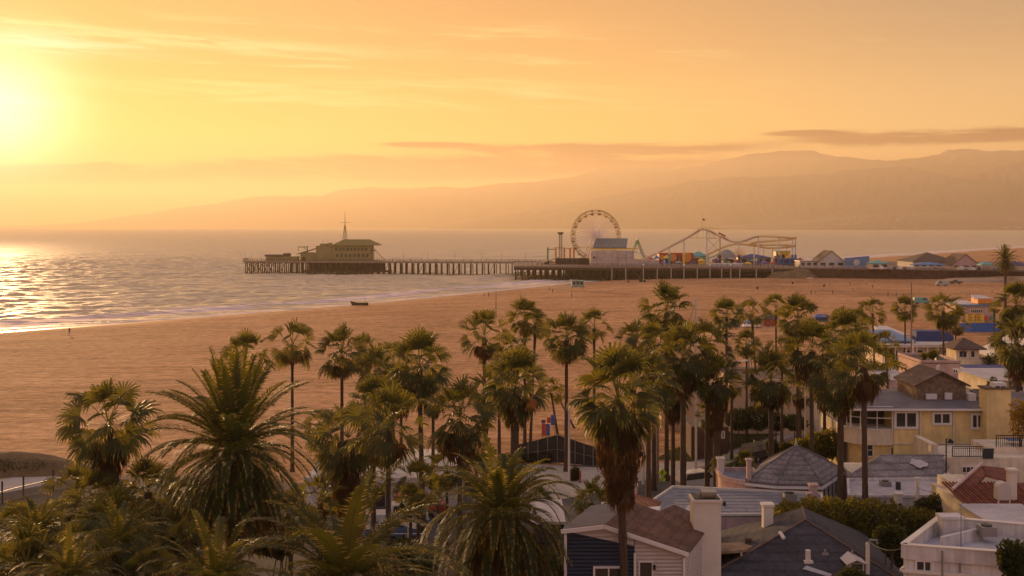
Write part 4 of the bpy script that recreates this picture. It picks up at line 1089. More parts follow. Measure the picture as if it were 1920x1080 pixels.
# ---- roller coaster -----------------------------------------------------------
rc = small('roller_coaster', 'yellow and white steel roller coaster with a tall first hill on the pier', 'roller coaster', X(1350,590), 590)
def spline(pts, n=6):
    out = []
    for i in range(len(pts)-1):
        p0 = pts[max(i-1,0)]; p1 = pts[i]; p2 = pts[i+1]; p3 = pts[min(i+2,len(pts)-1)]
        for k in range(n):
            t = k/n; out.append(0.5*((2*p1)+(p2-p0)*t+(2*p0-5*p1+4*p2-p3)*t*t+(3*p1-p0-3*p2+p3)*t**3))
    out.append(pts[-1]); return out
m_track_w = mat('pale_track', (0.50,0.36,0.26), 0.5); m_track_y = mat('yellow_track', (0.62,0.36,0.06), 0.5)
def track(pts, m, name='track', gauge=1.3):
    p = spline(pts); b = MB()
    for i in range(len(p)-1):
        d_ = (p[i+1]-p[i]).normalized(); s_ = d_.cross(kk).normalized()*gauge/2; 
        for q in (-1, 1): b.bar(p[i]+s_*q+kk*0.25, p[i+1]+s_*q+kk*0.25, 0.22)
        b.bar(p[i]-kk*0.35, p[i+1]-kk*0.35, 0.42)
        b.bar(p[i]+s_+kk*0.2, p[i]-s_+kk*0.2, 0.12); b.bar(p[i]+s_+kk*0.2, p[i]-kk*0.3, 0.1); b.bar(p[i]-s_+kk*0.2, p[i]-kk*0.3, 0.1)
        b.bar(p[i]+s_+kk*1.1, p[i+1]+s_+kk*1.1, 0.07)
    return b.build(name, m, rc)
T1 = [P(x_,y_,Y_) for x_,y_,Y_ in [(1206,488,583),(1218,481,583),(1240,471,583),(1265,458,583),(1290,445,584),(1305,435,584),(1312,431,584),(1320,430,584),(1331,433,584),(1343,440,585),(1355,445,585),(1366,450.5,586),(1378,453.5,586),(1389,453,586),(1401,450,587),(1414,445,588),(1424,443,589)]]
track(T1, m_track_w, 'lift_hill_track')
T2 = [P(x_,y_,Y_) for x_,y_,Y_ in [(1424,443,589),(1450,443.5,588),(1474,445.5,590),(1490,446.5,597),(1489,448,607),(1470,450,612),(1440,452,611),(1420,454,609),(1408,457,604)]]
track(T2, m_track_y, 'upper_curve_track')
T3 = [P(x_,y_,Y_) for x_,y_,Y_ in [(1322,479,600),(1340,471,600),(1358,463,600),(1376,458,599),(1395,458,597),(1418,461,593),(1440,464.5,590),(1465,464,590),(1488,461.5,596),(1489,460.5,606),(1465,459,611),(1425,459,610),(1405,460,606)]]
track(T3, m_track_y, 'lower_curve_track')
for px, py, Y_ in ((1255,464,583),(1282,450,584),(1325,432,584),(1350,443,585),(1386,454,586),(1414,462,594),(1422,444,589),(1449,465,590),(1461,445,589),(1486,447,594),(1491.5,447,600),(1432,461,610),(1475,460,610)):
    b = MB(); xx = X(px,Y_); b.tube([(xx,Y_,DZ),(xx,Y_,Z(py,Y_)-0.3)], 0.42 if px < 1330 else 0.32, 8)
    c0 = b.build('support_column', m_white if px != 1350 else m_track_w, rc)
    lowm = {1255:m_teal, 1282:m_yellow, 1350:m_dark, 1386:m_brownroof, 1422:m_blue, 1461:m_blue, 1491.5:m_blue, 1486:m_blue}.get(px)
    if lowm:
        b = MB(); b.tube([(xx,Y_,DZ),(xx,Y_,DZ+(5.6 if px < 1330 else 5.0))], 0.62, 8); b.build('column_sleeve', lowm, c0)
b = MB()
for a_, c_ in (((1291,446),(1342,446)),((1291,446),(1312,434)),((1342,446),(1328,434)),((1326,448),(1350,472)),((1350,448),(1326,472)),((1326,447),(1350,447)),((1305,446),(1312,433)),((1318,446),(1318,432)),((1332,446),(1326,433))):
    b.bar(P(a_[0],a_[1],584.5), P(c_[0],c_[1],584.5), 0.2)
b.build('truss', m_track_w, rc)
b = MB(); tr0 = P(1353.5,443.2,585); 
for q in range(3):
    p = P(1349+q*4.4,441+q*2.1,585); b.obox(p+kk*0.9, (1,0,-0.45),(0,1,0),(0.45,0,1),1.1,1.2,1.0)
b.build('coaster_train', m_red, rc)
o = small('flag_on_pole', 'small red flag on a pole at the top of the coaster hill', 'flag', X(1317,584), 584, Z(430,584))
b = MB(); b.tube([P(1317,430,584),P(1317,409,584)],[0.16,0.07],6); b.build('pole', m_pale, o)
b = MB(); p = P(1317,409.5,584); b.solid([p, p+Vector((1.3,0.2,-0.2)), p+Vector((1.2,0.3,-1.2)), p+Vector((0,0,-1.1))], 0.04)
bb = b.build('flag', m_red, o)

# ---- park clutter under and around the coaster --------------------------------
def kiosk(px0, px1, py, Y_, dep, wm, rm, label, kind='flat', cat='kiosk', name='kiosk', base=DZ, pyb=None, win=0, group=None, rh=None):
    x0, x1 = X(px0,Y_), X(px1,Y_); o = small(name, label, cat, (x0+x1)/2, Y_, base, group); zt = Z(py,Y_); h = zt-base
    if kind == 'flat':
        MB().box(x0,x1,Y_,Y_+dep,base,zt-0.3).build('wall', wm, o)
        MB().box(x0-.3,x1+.3,Y_-.4,Y_+dep+.3,zt-0.3,zt).build('roof', rm, o); wt_ = zt-.3
    elif kind == 'hip':
        rr_ = rh or h*0.35; MB().box(x0,x1,Y_,Y_+dep,base,zt-rr_).build('wall', wm, o)
        b = MB(); hip_roof(b,x0,x1,Y_,Y_+dep,zt-rr_+.02,rr_,0.5); b.build('roof', rm, o); wt_ = zt-rr_
    elif kind == 'gable':
        rr_ = rh or h*0.4; b = MB(); b.box(x0,x1,Y_,Y_+dep,base,zt-rr_); gable_end(b,x0,x1,Y_,zt-rr_,rr_-0.1); b.build('wall', wm, o)
        b = MB(); gable_roof(b,x0,x1,Y_,Y_+dep,zt-rr_,rr_,0.4,axis='y'); b.build('roof', rm, o); wt_ = zt-rr_
    elif kind == 'tent':
        b = MB()
        for xx in (x0+.15,x1-.15):
            for yy in (Y_+.15,Y_+dep-.15): b.bar((xx,yy,base),(xx,yy,zt-h*0.35),0.14)
        b.build('poles', wm, o); b = MB(); hip_roof(b,x0,x1,Y_,Y_+dep,zt-h*.35,h*.35,0.2,0.0,0.35); b.build('canopy', rm, o); wt_ = zt-h*.35
    if kind != 'tent' and win:
        for i in range(win):
            w_ = (x1-x0)/win*0.6; xx = x0+(x1-x0)*(i+0.2)/win
            MB().box(xx,xx+w_,Y_-.06,Y_+.05,base+(wt_-base)*0.3,base+(wt_-base)*0.78).build('opening', m_dark, o)
    return o
kiosk(1236,1300,474,600,12,m_red,m_orange,'red arcade building with orange panels behind the lift hill',win=5,cat='building',name='arcade_building')
o = small('orange_sign', 'orange arch shaped sign panels on the red arcade building', 'sign', X(1292,599), 599)
for i, px in enumerate((1242,1262,1288)):
    c = P(px,483,599.0); MB().tube([c+Vector((0,0.3,0)), c+Vector((0,0.0,0))],[1.6+0.5*i]*2,12).build('sign_panel', m_orange, o)
b = MB()
for px in (1242,1262,1288): b.bar((X(px,599),599.2,DZ),(X(px,599),599.2,Z(486,599)),0.2)
b.build('post', m_orange, o)
kiosk(1296,1328,472,605,8,m_ltgreen,m_teal,'teal roofed stall between the red arcade and the coaster hill',kind='hip')
kiosk(1311,1322,485,588,4,m_yellow,m_yellow,'yellow ticket booth at the left end of the white fence',kind='hip')
kiosk(1388,1446,477,600,14,m_steel,m_navyroof,'wide booth under a navy canvas roof inside the coaster',kind='hip',win=4)
kiosk(1455,1482,471,604,8,m_yellow,m_ltgreen,'tall green topped ride booth inside the coaster curve',win=3)
kiosk(1460,1478,485,590,6,m_blue,m_blue,'blue game booth under the coaster curve',win=2)
kiosk(1481,1494,484,588,5,m_blue,m_blue,'narrow blue booth at the right foot of the coaster',win=1)
kiosk(1494,1520,489,580,7,m_yellow,m_navyroof,'low yellow stall right of the coaster',kind='hip',win=2)
o = small('octopus_ride', 'grey domed spinning ride behind the white fence', 'ride', X(1362,598), 598)
b = MB(); c = Vector((X(1362,598),598,DZ)); b.tube([c+kk*3,c+kk*5.5,c+kk*7.2,c+kk*7.8],[5.2,4.4,2.3,0.4],14); b.build('canopy', m_steel, o)
b = MB(); b.tube([c,c+kk*3.0],0.8,8); b.build('column', m_ltgreen, o)
for i in range(8):
    t = i*math.pi/4; e = Vector((math.cos(t),math.sin(t),0)); b = MB(); b.bar(c+kk*2.8, c+e*6.5+kk*1.4, 0.25); b.obox(c+e*6.6+kk*1.2,(1,0,0),(0,1,0),(0,0,1),1.5,1.5,1.0); b.build('arm', (m_ltgreen,m_purple)[i % 2], o)
o = small('orange_fan_ride', 'orange ride with splayed arms in the middle of the coaster', 'ride', X(1385,602), 602)
b = MB(); c = P(1386,482,602); 
for i in range(9): t = rad(20+i*17.5); b.bar(c, c+Vector((math.cos(t)*3.6,0.3*math.sin(i),math.sin(t)*5.0)), 0.28)
b.build('arm', m_orange, o)
b = MB(); b.tube([(c.x,602,DZ),(c.x,602,c.z)],[1.2,0.6],8); b.build('base', m_orange, o)
o = small('wavy_slide', 'green and yellow wavy slide beside the coaster hill', 'ride', X(1335,600), 600)
pts = [P(1325,493,598),P(1329,484,598),P(1337,482,598),P(1345,477,598),P(1352,474,598)]; sp_ = spline(pts,4); b = MB()
for a_, c_ in zip(sp_[:-1],sp_[1:]): b.bar(a_,c_,2.2,0.4); b.bar(a_+Vector((0,-1.1,.5)),c_+Vector((0,-1.1,.5)),0.15)
b.build('chute', m_ltgreen, o)
b = MB()
for px, py in ((1331,485),(1345,478),(1352,475)): b.bar((X(px,598),598,DZ),(X(px,598),598,Z(py,598)),0.3)
b.build('post', m_yellow, o)
o = small('white_fence', 'low white panel fence in front of the coaster', 'fence', X(1353,566), 566)
b = MB(); xa, xb = X(1322,562), X(1386,562)
for i in range(16):
    x0 = xa+(xb-xa)*i/16; x1 = xa+(xb-xa)*(i+0.93)/16; b.box(x0,x1,yfront(x0)+2.0,yfront(x0)+2.12,DZ+.05,DZ+1.9)
b.build('panel', m_white, o)
b = MB()
for i in range(17):
    x0 = xa+(xb-xa)*(i-0.035)/16; b.box(x0-.06,x0+.06,yfront(x0)+2.13,yfront(x0)+2.28,DZ,DZ+2.05)
b.build('post', m_white, o)
# tents and clutter row: each a small stall
cl = [(1240,1250,490,m_purple,'purple'),(1268,1278,489,m_teal,'teal'),(1296,1306,490,m_navyroof,'navy'),(1399,1409,491,m_yellow,'yellow'),(1430,1441,489,m_purple,'violet'),(1444,1452,491,m_red,'red')]
for i,(a_,c_,py,m_,cn) in enumerate(cl):
    kiosk(a_,c_,py,578-i*2.2,3,m_white,m_,'small %s canopy stall standing on the ride deck, %s' % (cn, ('left of the lift hill feet','under the lift hill','right of the red arcade','right of the white fence','before the navy roofed booth','right of the violet stall')[i]),kind='tent',name='stall_tent',cat='stall',group='small canopy stalls on the pier')

fun = [(1088,1100,483,'flat','purple','yellow'),(1216,1226,482,'hip','teal','red'),(1228,1236,478,'tent','white','blue'),(1246,1256,478,'hip','blue','yellow'),(1304,1312,482,'flat','red','white'),(1313,1320,480,'tent','white','green'),(1338,1348,484,'hip','yellow','purple'),(1364,1374,486,'flat','purple','teal'),(1377,1384,484,'tent','white','orange'),
       (1408,1416,486,'hip','red','teal'),(1417,1424,484,'tent','white','yellow'),(1452,1459,480,'flat','orange','blue'),(1478,1486,476,'hip','green','yellow'),(1498,1506,483,'tent','white','red'),(1020,1030,489,'flat','blue','yellow'),(1032,1040,490,'tent','white','orange')]
FC = {'purple':m_purple,'teal':m_teal,'white':m_white,'blue':m_blue,'red':m_red,'yellow':m_yellow,'orange':m_orange,'green':m_green}
for i,(a_,c_,py,kd,wc_,rc_) in enumerate(fun):
    Yf = 592+((i*7) % 5)*1.5
    kiosk(a_,c_,py,Yf,3.5,FC[wc_],FC[rc_],'little funfair booth with %s walls and a %s roof' % (wc_,rc_) if kd != 'tent' else 'little %s topped canopy among the rides' % rc_,kind=kd,cat='booth',name='funfair_booth',win=1 if kd != 'tent' else 0,group='little booths among the rides')
# ---- landward end: embankment, parking deck, buildings -------------------------
o = tag(MB().prism([(139.9,545.3),(236,506.5),(600,400),(600,640),(139.9,640)], 0.5, DZ-0.05).build('parking_terrace', m_rust), 'long brown retaining wall carrying the pier car park, right of the coaster', 'retaining wall')
b = MB()
pts_ = [(140,545.0),(236,506.2),(600,399.7)]
for (a_, c_) in zip(pts_[:-1], pts_[1:]):
    b.bar((a_[0],a_[1],DZ-.2),(c_[0],c_[1],DZ-.2),0.6,0.7)
b.build('coping', m_deck, o)
w = MB(); n_ = 26
for i in range(n_):
    u = (i+0.5)/n_; x_ = 140+96*u; y_ = 545-38.8*u; w.box(x_-.18,x_+.18,y_-.32,y_,1.5,DZ-.6)
w.build('buttress', m_rust, o)
rl = MB(); railing(rl, [(140.5,545.6,DZ+.1),(236,507,DZ+.1),(420,453.5,DZ+.1)], 1.2, 3.0, 0.07); ro = rl.build('railing', m_pale); tag(ro,'pale railing along the top of the brown car park wall','railing')
def mound(name, cx, cy, rx, ry, h, m, label, seed=1, cat='dune'):
    rs = np.random.RandomState(seed); n = 26
    xs = np.linspace(-1,1,n); co = []; 
    ctl = rs.uniform(-1,1,(8,8))
    for j in range(n):
        for i in range(n):
            u, v = xs[i], xs[j]; r_ = math.hypot(u,v)
            k = max(0, 1-r_**2)**0.9
            gx_, gy_ = (u+1)*3.49, (v+1)*3.49; ii, jj = int(gx_), int(gy_); fx, fy = gx_-ii, gy_-jj
            nz = (ctl[jj,ii]*(1-fx)+ctl[jj,ii+1]*fx)*(1-fy)+(ctl[jj+1,ii]*(1-fx)+ctl[jj+1,ii+1]*fx)*fy
            co.append((cx+u*rx, cy+v*ry, gz(cx+u*rx,cy+v*ry)-0.3+h*k*(1+0.25*nz)))
    me = bpy.data.meshes.new(name); me.from_pydata(co,[],[(j*n+i,j*n+i+1,(j+1)*n+i+1,(j+1)*n+i) for j in range(n-1) for i in range(n-1)])
    me.polygons.foreach_set('use_smooth',[True]*len(me.polygons)); me.materials.append(m); ob = bpy.data.objects.new(name, me); C.objects.link(ob)
    return tag(ob, label, cat, kind='structure')
m_scrub = mat('dune_scrub', (0.17,0.11,0.05), 0.95, var=0.4, vscale=0.5)
mound('dune', X(1492,545), 549, 14, 12, 5.4, m_scrub, 'olive brown planted dune against the pier where the deck meets the wall')
mound('dune', X(1860,505), 500, 30, 12, 2.6, MATS['sand'], 'low sand bank against the car park wall at the right', 3)
mound('dune', X(0,112), 112, 11, 3.0, 2.3, m_scrub, 'weedy brown dune at the lower left by the railing', 4)
m_ltwall = mat('pale_board_wall', (0.60,0.54,0.50), 0.8, var=0.1, vscale=0.6)
m_blueroof = mat('dusty_blue', (0.14,0.24,0.40), 0.75, var=0.15, vscale=0.3)
o = kiosk(1535,1584,470,545,14,m_ltwall,m_brownroof,'white gabled hall with a shop front right of the coaster',kind='gable',cat='building',name='gabled_hall',win=3,rh=5.2)
kiosk(1500,1534,489,548,10,m_ltwall,m_steel,'low flat roofed pale block left of the white gabled hall',cat='building',name='low_block',win=3)
o = small('mural_wall', 'slanting blue painted wall beside the white gabled hall', 'wall', X(1607,540), 540)
b = MB(); b.add([(X(1584,540),540,DZ),(X(1630,540),540,DZ),(X(1630,540),540,Z(480,540)),(X(1584,540),540,Z(484,540)),(X(1584,540),541,DZ),(X(1630,540),541,DZ),(X(1630,540),541,Z(480,540)),(X(1584,540),541,Z(484,540))],[(0,1,2,3),(7,6,5,4),(0,4,5,1),(1,5,6,2),(2,6,7,3),(3,7,4,0)]); b.build('panel', m_blueroof, o)
b = MB(); c = P(1606,492,539.9); b.tube([c+Vector((0,.05,0)),c+Vector((0,-.12,0))],[1.5,1.5],12); b.build('pale_emblem', m_ltwall, o)
b = MB()
for px in (1590,1608,1625): b.bar((X(px,540),541.2,DZ),(X(px,540),541.2,Z(484,540)),0.3)
b.build('brace', m_steel, o)
kiosk(1634,1667,488,528,8,m_ltwall,m_teal,'small pale hut with a green tinted roof on the car park',kind='hip',cat='building',name='hut',win=2)
kiosk(1712,1795,474,540,22,m_ltwall,m_brownroof,'long brown roofed hall with blue awnings on the pier car park',kind='hip',cat='building',name='long_hall',win=6,rh=4.2)
kiosk(1714,1774,491,524,5,m_white,m_blueroof,'blue awning row in front of the long brown roofed hall',kind='tent',name='awning',cat='awning')
kiosk(1786,1836,476,526,16,m_pink,m_brownroof,'pink gabled hall right of the long brown roofed one',kind='gable',cat='building',name='pink_hall',win=3,rh=5.0)
kiosk(1840,1864,490,510,5,m_white,m_teal,'teal market tent beside the pink gabled hall',kind='tent',name='market_tent',cat='tent')
kiosk(1893,1925,490,500,6,m_white,m_navyroof,'dark canopy tent at the far right edge of the car park',kind='tent',name='market_tent',cat='tent')
# ================================================================== streets, lawns, paving
def G(px, py, z=3.0):
    Y = (CAMZ-z)*F/(py-HZ); return Vector((X(px, Y), Y, z))
def sheet(name, pts, z, m, label, cat):
    b = MB(); vs = [G(px, py, 3.0) for px, py in pts]
    b.add([(v.x, v.y, z) for v in vs], [tuple(range(len(vs)))])
    o = b.build(name, m, origin=(vs[0].x, vs[0].y, z))
    # keep the face upward
    if o.data.polygons[0].normal.z < 0: o.data.flip_normals()
    return tag(o, label, cat, kind='structure')
m_asph = mat('asphalt', (0.075,0.07,0.07), 0.9, var=0.25, vscale=1.2)
m_conc = mat('concrete', (0.36,0.31,0.27), 0.9, var=0.15, vscale=0.8)
m_concp = mat('pale_concrete', (0.46,0.40,0.34), 0.9, var=0.12, vscale=0.5)
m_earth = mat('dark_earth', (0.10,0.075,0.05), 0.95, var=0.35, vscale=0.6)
m_line = mat('road_paint', (0.7,0.66,0.6), 0.8)
m_curb_red = mat('red_curb', (0.42,0.10,0.07), 0.8)
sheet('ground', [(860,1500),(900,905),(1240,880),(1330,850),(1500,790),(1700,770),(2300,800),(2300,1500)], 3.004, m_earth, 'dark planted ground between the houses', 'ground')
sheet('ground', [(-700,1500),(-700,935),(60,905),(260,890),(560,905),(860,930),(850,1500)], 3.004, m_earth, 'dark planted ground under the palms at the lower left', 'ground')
sheet('road', [(560,1010),(600,950),(860,905),(1000,875),(1180,868),(1205,905),(1300,880),(1400,852),(1600,790),(1640,800),(1480,850),(1340,915),(1250,960),(900,1010)], 3.009, m_asph, 'narrow asphalt road behind the flat roofs', 'road')
sheet('pavement', [(880,905),(930,868),(1110,876),(1170,880),(1175,912),(1060,935),(900,940)], 3.014, m_concp, 'pale concrete paving in front of the dark fenced yard', 'pavement')
sheet('pavement', [(1180,905),(1215,868),(1300,866),(1385,842),(1500,803),(1600,775),(1620,780),(1510,812),(1392,851),(1300,880),(1230,898)], 3.019, m_conc, 'concrete pavement beside the lawn', 'pavement')
b = MB(); 
for a_, c_ in zip([(1225,900),(1300,884),(1392,855),(1510,816)],[(1300,884),(1392,855),(1510,816),(1620,784)]): b.bar(G(*a_)+Vector((0,0,.07)), G(*c_)+Vector((0,0,.07)), 0.18, 0.14)
tag(b.build('kerb', m_conc), 'concrete kerb along the road by the lawn', 'kerb', kind='structure')
# lawn
gm = mat('lawn_soil', (0.035,0.05,0.018), 0.95, var=0.4, vscale=1.5)
sheet('lawn', [(1228,862),(1255,845),(1385,800),(1500,795),(1500,801),(1380,840),(1295,864)], 3.024, gm, 'dark green lawn strip between pavement and the peach building', 'lawn')
def grass(poly_px, n, seed):
    rs = random.Random(seed); L = LM(); vs = [G(*p) for p in poly_px]
    x0 = min(v.x for v in vs); x1 = max(v.x for v in vs); y0 = min(v.y for v in vs); y1 = max(v.y for v in vs)
    def inside(x, y):
        c = False; j = len(vs)-1
        for i in range(len(vs)):
            if (vs[i].y > y) != (vs[j].y > y) and x < (vs[j].x-vs[i].x)*(y-vs[i].y)/(vs[j].y-vs[i].y)+vs[i].x: c = not c
            j = i
        return c
    k = 0
    while k < n:
        x, y = rs.uniform(x0,x1), rs.uniform(y0,y1)
        if not inside(x,y): continue
        k += 1; h = rs.uniform(0.06,0.16); t_ = rs.uniform(0,3.14)
        L.strip([Vector((x,y,3.02)), Vector((x+rs.uniform(-.05,.05),y+rs.uniform(-.05,.05),3.02+h))], [Vector((math.cos(t_),math.sin(t_),0))]*2, [0.05,0.0])
    return L
me = grass([(1228,862),(1255,845),(1385,800),(1500,795),(1500,801),(1380,840),(1295,864)], 9000, 3).mesh('grass', M_bush)
o = bpy.data.objects.new('grass', me); C.objects.link(o); tag(o, 'short grass growing over the lawn strip', 'grass', kind='stuff')
# promenade at the lower left
sheet('promenade', [(-300,945),(0,899),(70,887),(140,876),(200,868),(206,880),(150,889),(75,911),(0,926),(-300,985)], 3.014, m_concp, 'sunlit concrete promenade at the lower left edge', 'path')
o = empty('promenade_railing', G(40,930), 0, 'dark metal railing along the promenade at the lower left', 'railing')
pts = [G(-40,958), G(30,938), G(95,922), G(150,912)]
b = MB()
for a_, c_ in zip(pts[:-1], pts[1:]):
    b.bar(a_+Vector((0,0,1.1)), c_+Vector((0,0,1.1)), 0.07); b.bar(a_+Vector((0,0,.15)), c_+Vector((0,0,.15)), 0.05)
    n = int((c_-a_).length/0.16)
    for i in range(n): p = a_.lerp(c_, i/n); b.bar(p+Vector((0,0,.15)), p+Vector((0,0,1.1)), 0.025)
b.build('balusters', m_steel, o)
for px, py in ((4,945),(44,934),(100,921)):
    b = MB(); g_ = G(px,py); b.bar(g_, g_+Vector((0,0,2.0)), 0.12); b.build('post', m_timber, o)

# ================================================================== houses
m_ystucco = mat('yellow_stucco', (0.82,0.60,0.27), 0.9, var=0.10, vscale=0.5, bump=0.2, bscale=6)
m_cream = mat('cream_stucco', (0.74,0.62,0.46), 0.9, var=0.08, vscale=0.5, bump=0.2, bscale=6)
m_wht = mat('white_stucco', (0.66,0.60,0.57), 0.9, var=0.10, vscale=0.4, bump=0.2, bscale=5)
m_trim = mat('white_trim', (0.72,0.66,0.62), 0.6)
m_greyroof = mat('grey_felt_roof', (0.17,0.15,0.15), 0.95, var=0.22, vscale=0.5, bump=0.3, bscale=3)
m_greyroof2 = mat('grey_shingle_roof', (0.19,0.165,0.16), 0.9, var=0.3, vscale=2.5, stretch=(1,1,6), bump=0.6, bscale=5)
m_darkroof = mat('dark_shingle_roof', (0.050,0.046,0.052), 0.92, var=0.35, vscale=2.0, bump=0.5, bscale=6)
m_whiteroof = mat('white_roof_coating', (0.50,0.46,0.46), 0.85, var=0.14, vscale=0.3)
m_blueroof2 = mat('blue_grey_roof', (0.28,0.28,0.31), 0.9, var=0.18, vscale=0.35, stretch=(0.3,1.6,1), bump=0.2)
m_navy = mat('navy_siding', (0.020,0.030,0.060), 0.7, var=0.1, vscale=0.5)
m_whs = mat('white_siding', (0.52,0.46,0.42), 0.75, var=0.06, vscale=0.5)
m_brown = mat('brown_roof', (0.135,0.070,0.048), 0.9, var=0.25, vscale=3.0, bump=0.4, bscale=8)
m_stone = mat('rubble_stone', (0.30,0.20,0.13), 0.95, vscale=3.2, col2=(0.11,0.075,0.055), bump=1.0, bscale=4)
m_iron = mat('black_iron', (0.02,0.02,0.022), 0.5, 0.5)
m_cwhite = mat('chimney_white', (0.70,0.62,0.52), 0.85, var=0.08, vscale=0.8, bump=0.2, bscale=5)
def ridged(name, col, scale, axis=0, strength=0.9, rough=0.85, var=0.3):
    """tiles or boards: a wave bump on the material"""
    m = mat(name, col, rough, var=var, vscale=2.0); t = m.node_tree; b_ = t.nodes['Principled BSDF']
    tcn = t.nodes.new('ShaderNodeTexCoord'); w = t.nodes.new('ShaderNodeTexWave'); w.bands_direction = 'XYZ'[axis]; w.inputs['Scale'].default_value = scale
    w.inputs['Distortion'].default_value = 0.4; t.links.new(tcn.outputs['Object'], w.inputs['Vector'])
    bn = t.nodes.new('ShaderNodeBump'); bn.inputs['Strength'].default_value = strength; bn.inputs['Distance'].default_value = 0.15
    t.links.new(w.outputs['Fac'], bn.inputs['Height']); t.links.new(bn.outputs[0], b_.inputs['Normal']); return m
def shingle(name, col, sc, cmin=0.55, var=0.35, axis='Z'):
    m = mat(name, col, 0.92, bump=0.4, bscale=7); t = m.node_tree; b_ = t.nodes['Principled BSDF']
    tcn = t.nodes.new('ShaderNodeTexCoord'); ov = E(t, tcn.outputs['Object'])
    w = t.nodes.new('ShaderNodeTexWave'); w.bands_direction = axis; w.wave_profile = 'SAW'; w.inputs['Scale'].default_value = sc; w.inputs['Distortion'].default_value = 1.2; w.inputs['Detail'].default_value = 2; w.inputs['Detail Scale'].default_value = 3.0
    t.links.new(ov.s, w.inputs['Vector'])
    n = noise(t, ov, 0.7, 5, 0.7); n2 = noise(t, ov, 5.0, 3, 0.7)
    k = E(t, w.outputs['Fac']).step(0.0, 0.45) * (1-cmin) + cmin
    k = k * (n.step(0.3, 0.7) * var * 2 + (1-var)) * (n2.step(0.3, 0.7) * 0.5 + 0.75)
    c = combine(t, k*col[0], k*col[1], k*col[2]); t.links.new(c.s, b_.inputs['Base Color']); return m
m_greyroof2 = shingle('grey_shingle_courses', (0.22,0.19,0.185), 1.1)
m_darkroof = shingle('dark_shingle_courses', (0.046,0.042,0.050), 1.0, 0.6, 0.4)
m_brown = shingle('brown_shingle_courses', (0.125,0.062,0.040), 1.6, 0.7, 0.35)
def stained(name, col, streak=0.35):
    m = mat(name, col, 0.9, bump=0.25, bscale=6); t = m.node_tree; b_ = t.nodes['Principled BSDF']
    tcn = t.nodes.new('ShaderNodeTexCoord'); mp = t.nodes.new('ShaderNodeMapping'); t.links.new(tcn.outputs['Object'], mp.inputs[0]); mp.inputs['Scale'].default_value = (3.0,3.0,0.25)
    n = noise(t, E(t, mp.outputs[0]), 1.0, 5, 0.7); n2 = noise(t, E(t, tcn.outputs['Object']), 0.45, 4, 0.65)
    k = (n.step(0.35, 0.6) * streak + (1-streak)) * (n2.step(0.25, 0.75) * 0.35 + 0.72)
    c = combine(t, k*col[0], k*col[1], k*col[2]); t.links.new(c.s, b_.inputs['Base Color']); return m
m_wht = stained('stained_white_stucco', (0.72,0.66,0.62), 0.22); m_cream = stained('stained_cream_stucco', (0.80,0.67,0.50), 0.18)
m_ystucco = stained('stained_yellow_stucco', (0.92,0.68,0.30), 0.12); m_pink = stained('stained_pink_stucco', (0.66,0.45,0.40), 0.2)
m_whiteroof = stained('dirty_white_roof', (0.52,0.48,0.48), 0.1); m_blueroof2 = stained('patched_grey_roof', (0.30,0.30,0.33), 0.25)
m_boardw = ridged('white_board_siding', (0.56,0.49,0.45), 1.6, 2, 0.5, 0.75, 0.06)
m_boardn = ridged('navy_board_siding', (0.018,0.028,0.056), 1.6, 2, 0.5, 0.7, 0.1)
def house(name, label, cat, x, y, z=3.0): return empty(name, (x, y, z), 0, label, cat)
def parapet(mb, poly, z, w=0.22, h=0.35):
    n = len(poly)
    for i in range(n):
        a = Vector((poly[i][0],poly[i][1],z+h/2)); c = Vector((poly[(i+1)%n][0],poly[(i+1)%n][1],z+h/2)); mb.bar(a, c, w, h)
    return mb
def tilted(mb, pts, th, mi=None): return mb.solid(pts, th, mi)

# ---- yellow house
H = house('yellow_house', 'two storey yellow stucco house with a rounded glazed balcony on the right', 'house', X(1780,98), 98)
Yh = 98.0
b = MB(); b.box(X(1676,Yh),X(1990,Yh),Yh,Yh+11,3,Z(765,Yh))
b.build('wall', m_ystucco, H)
# rounded bay on the left: upper floor
def bay(px0, px1, n=8):
    xa, xb = X(px0,Yh), X(px1,Yh); r_ = 2.4; pts = [(xb-.03,Yh+9),(xb-.03,Yh-.0)]
    pts.append((xa+r_, Yh-.0))
    for i in range(1, n+1): t = i/n*math.pi/2; pts.append((xa+r_-r_*math.sin(t), Yh+r_-r_*math.cos(t)))
    pts.append((xa, Yh+9)); return pts
bp = bay(1592,1676)
b = MB(); b.prism(bp, Z(835,Yh), Z(806,Yh)); b.build('balcony_wall', m_cream, H)
inner = [(x+0.35 if x < X(1660,Yh) else x-0.02, y+0.35) for x, y in bp]
b = MB(); b.prism(inner, 3, Z(835,Yh)-.02); b.build('lower_wall', m_ystucco, H)
b = MB(); b.prism([(x, y+2.2) for x, y in inner], Z(806,Yh)+.0, Z(764,Yh)); b.build('inner_wall', m_dark, H)
b = MB(); b.prism([(x+(-.06 if x < X(1660,Yh) else -0.01), y-.06) for x, y in bp], Z(806,Yh), Z(804.5,Yh)); b.build('balcony_sill', m_trim, H)
fr = MB(); gl = MB()
seg = [p for p in bp[1:-1]]; seg = [(X(1676,Yh)-.1, Yh+.05)] + [((x+.08), (y+.08)) for x, y in seg[1:]] + [(X(1592,Yh)+.08, Yh+5)]
zt0, zt1 = Z(804.5,Yh), Z(762,Yh)
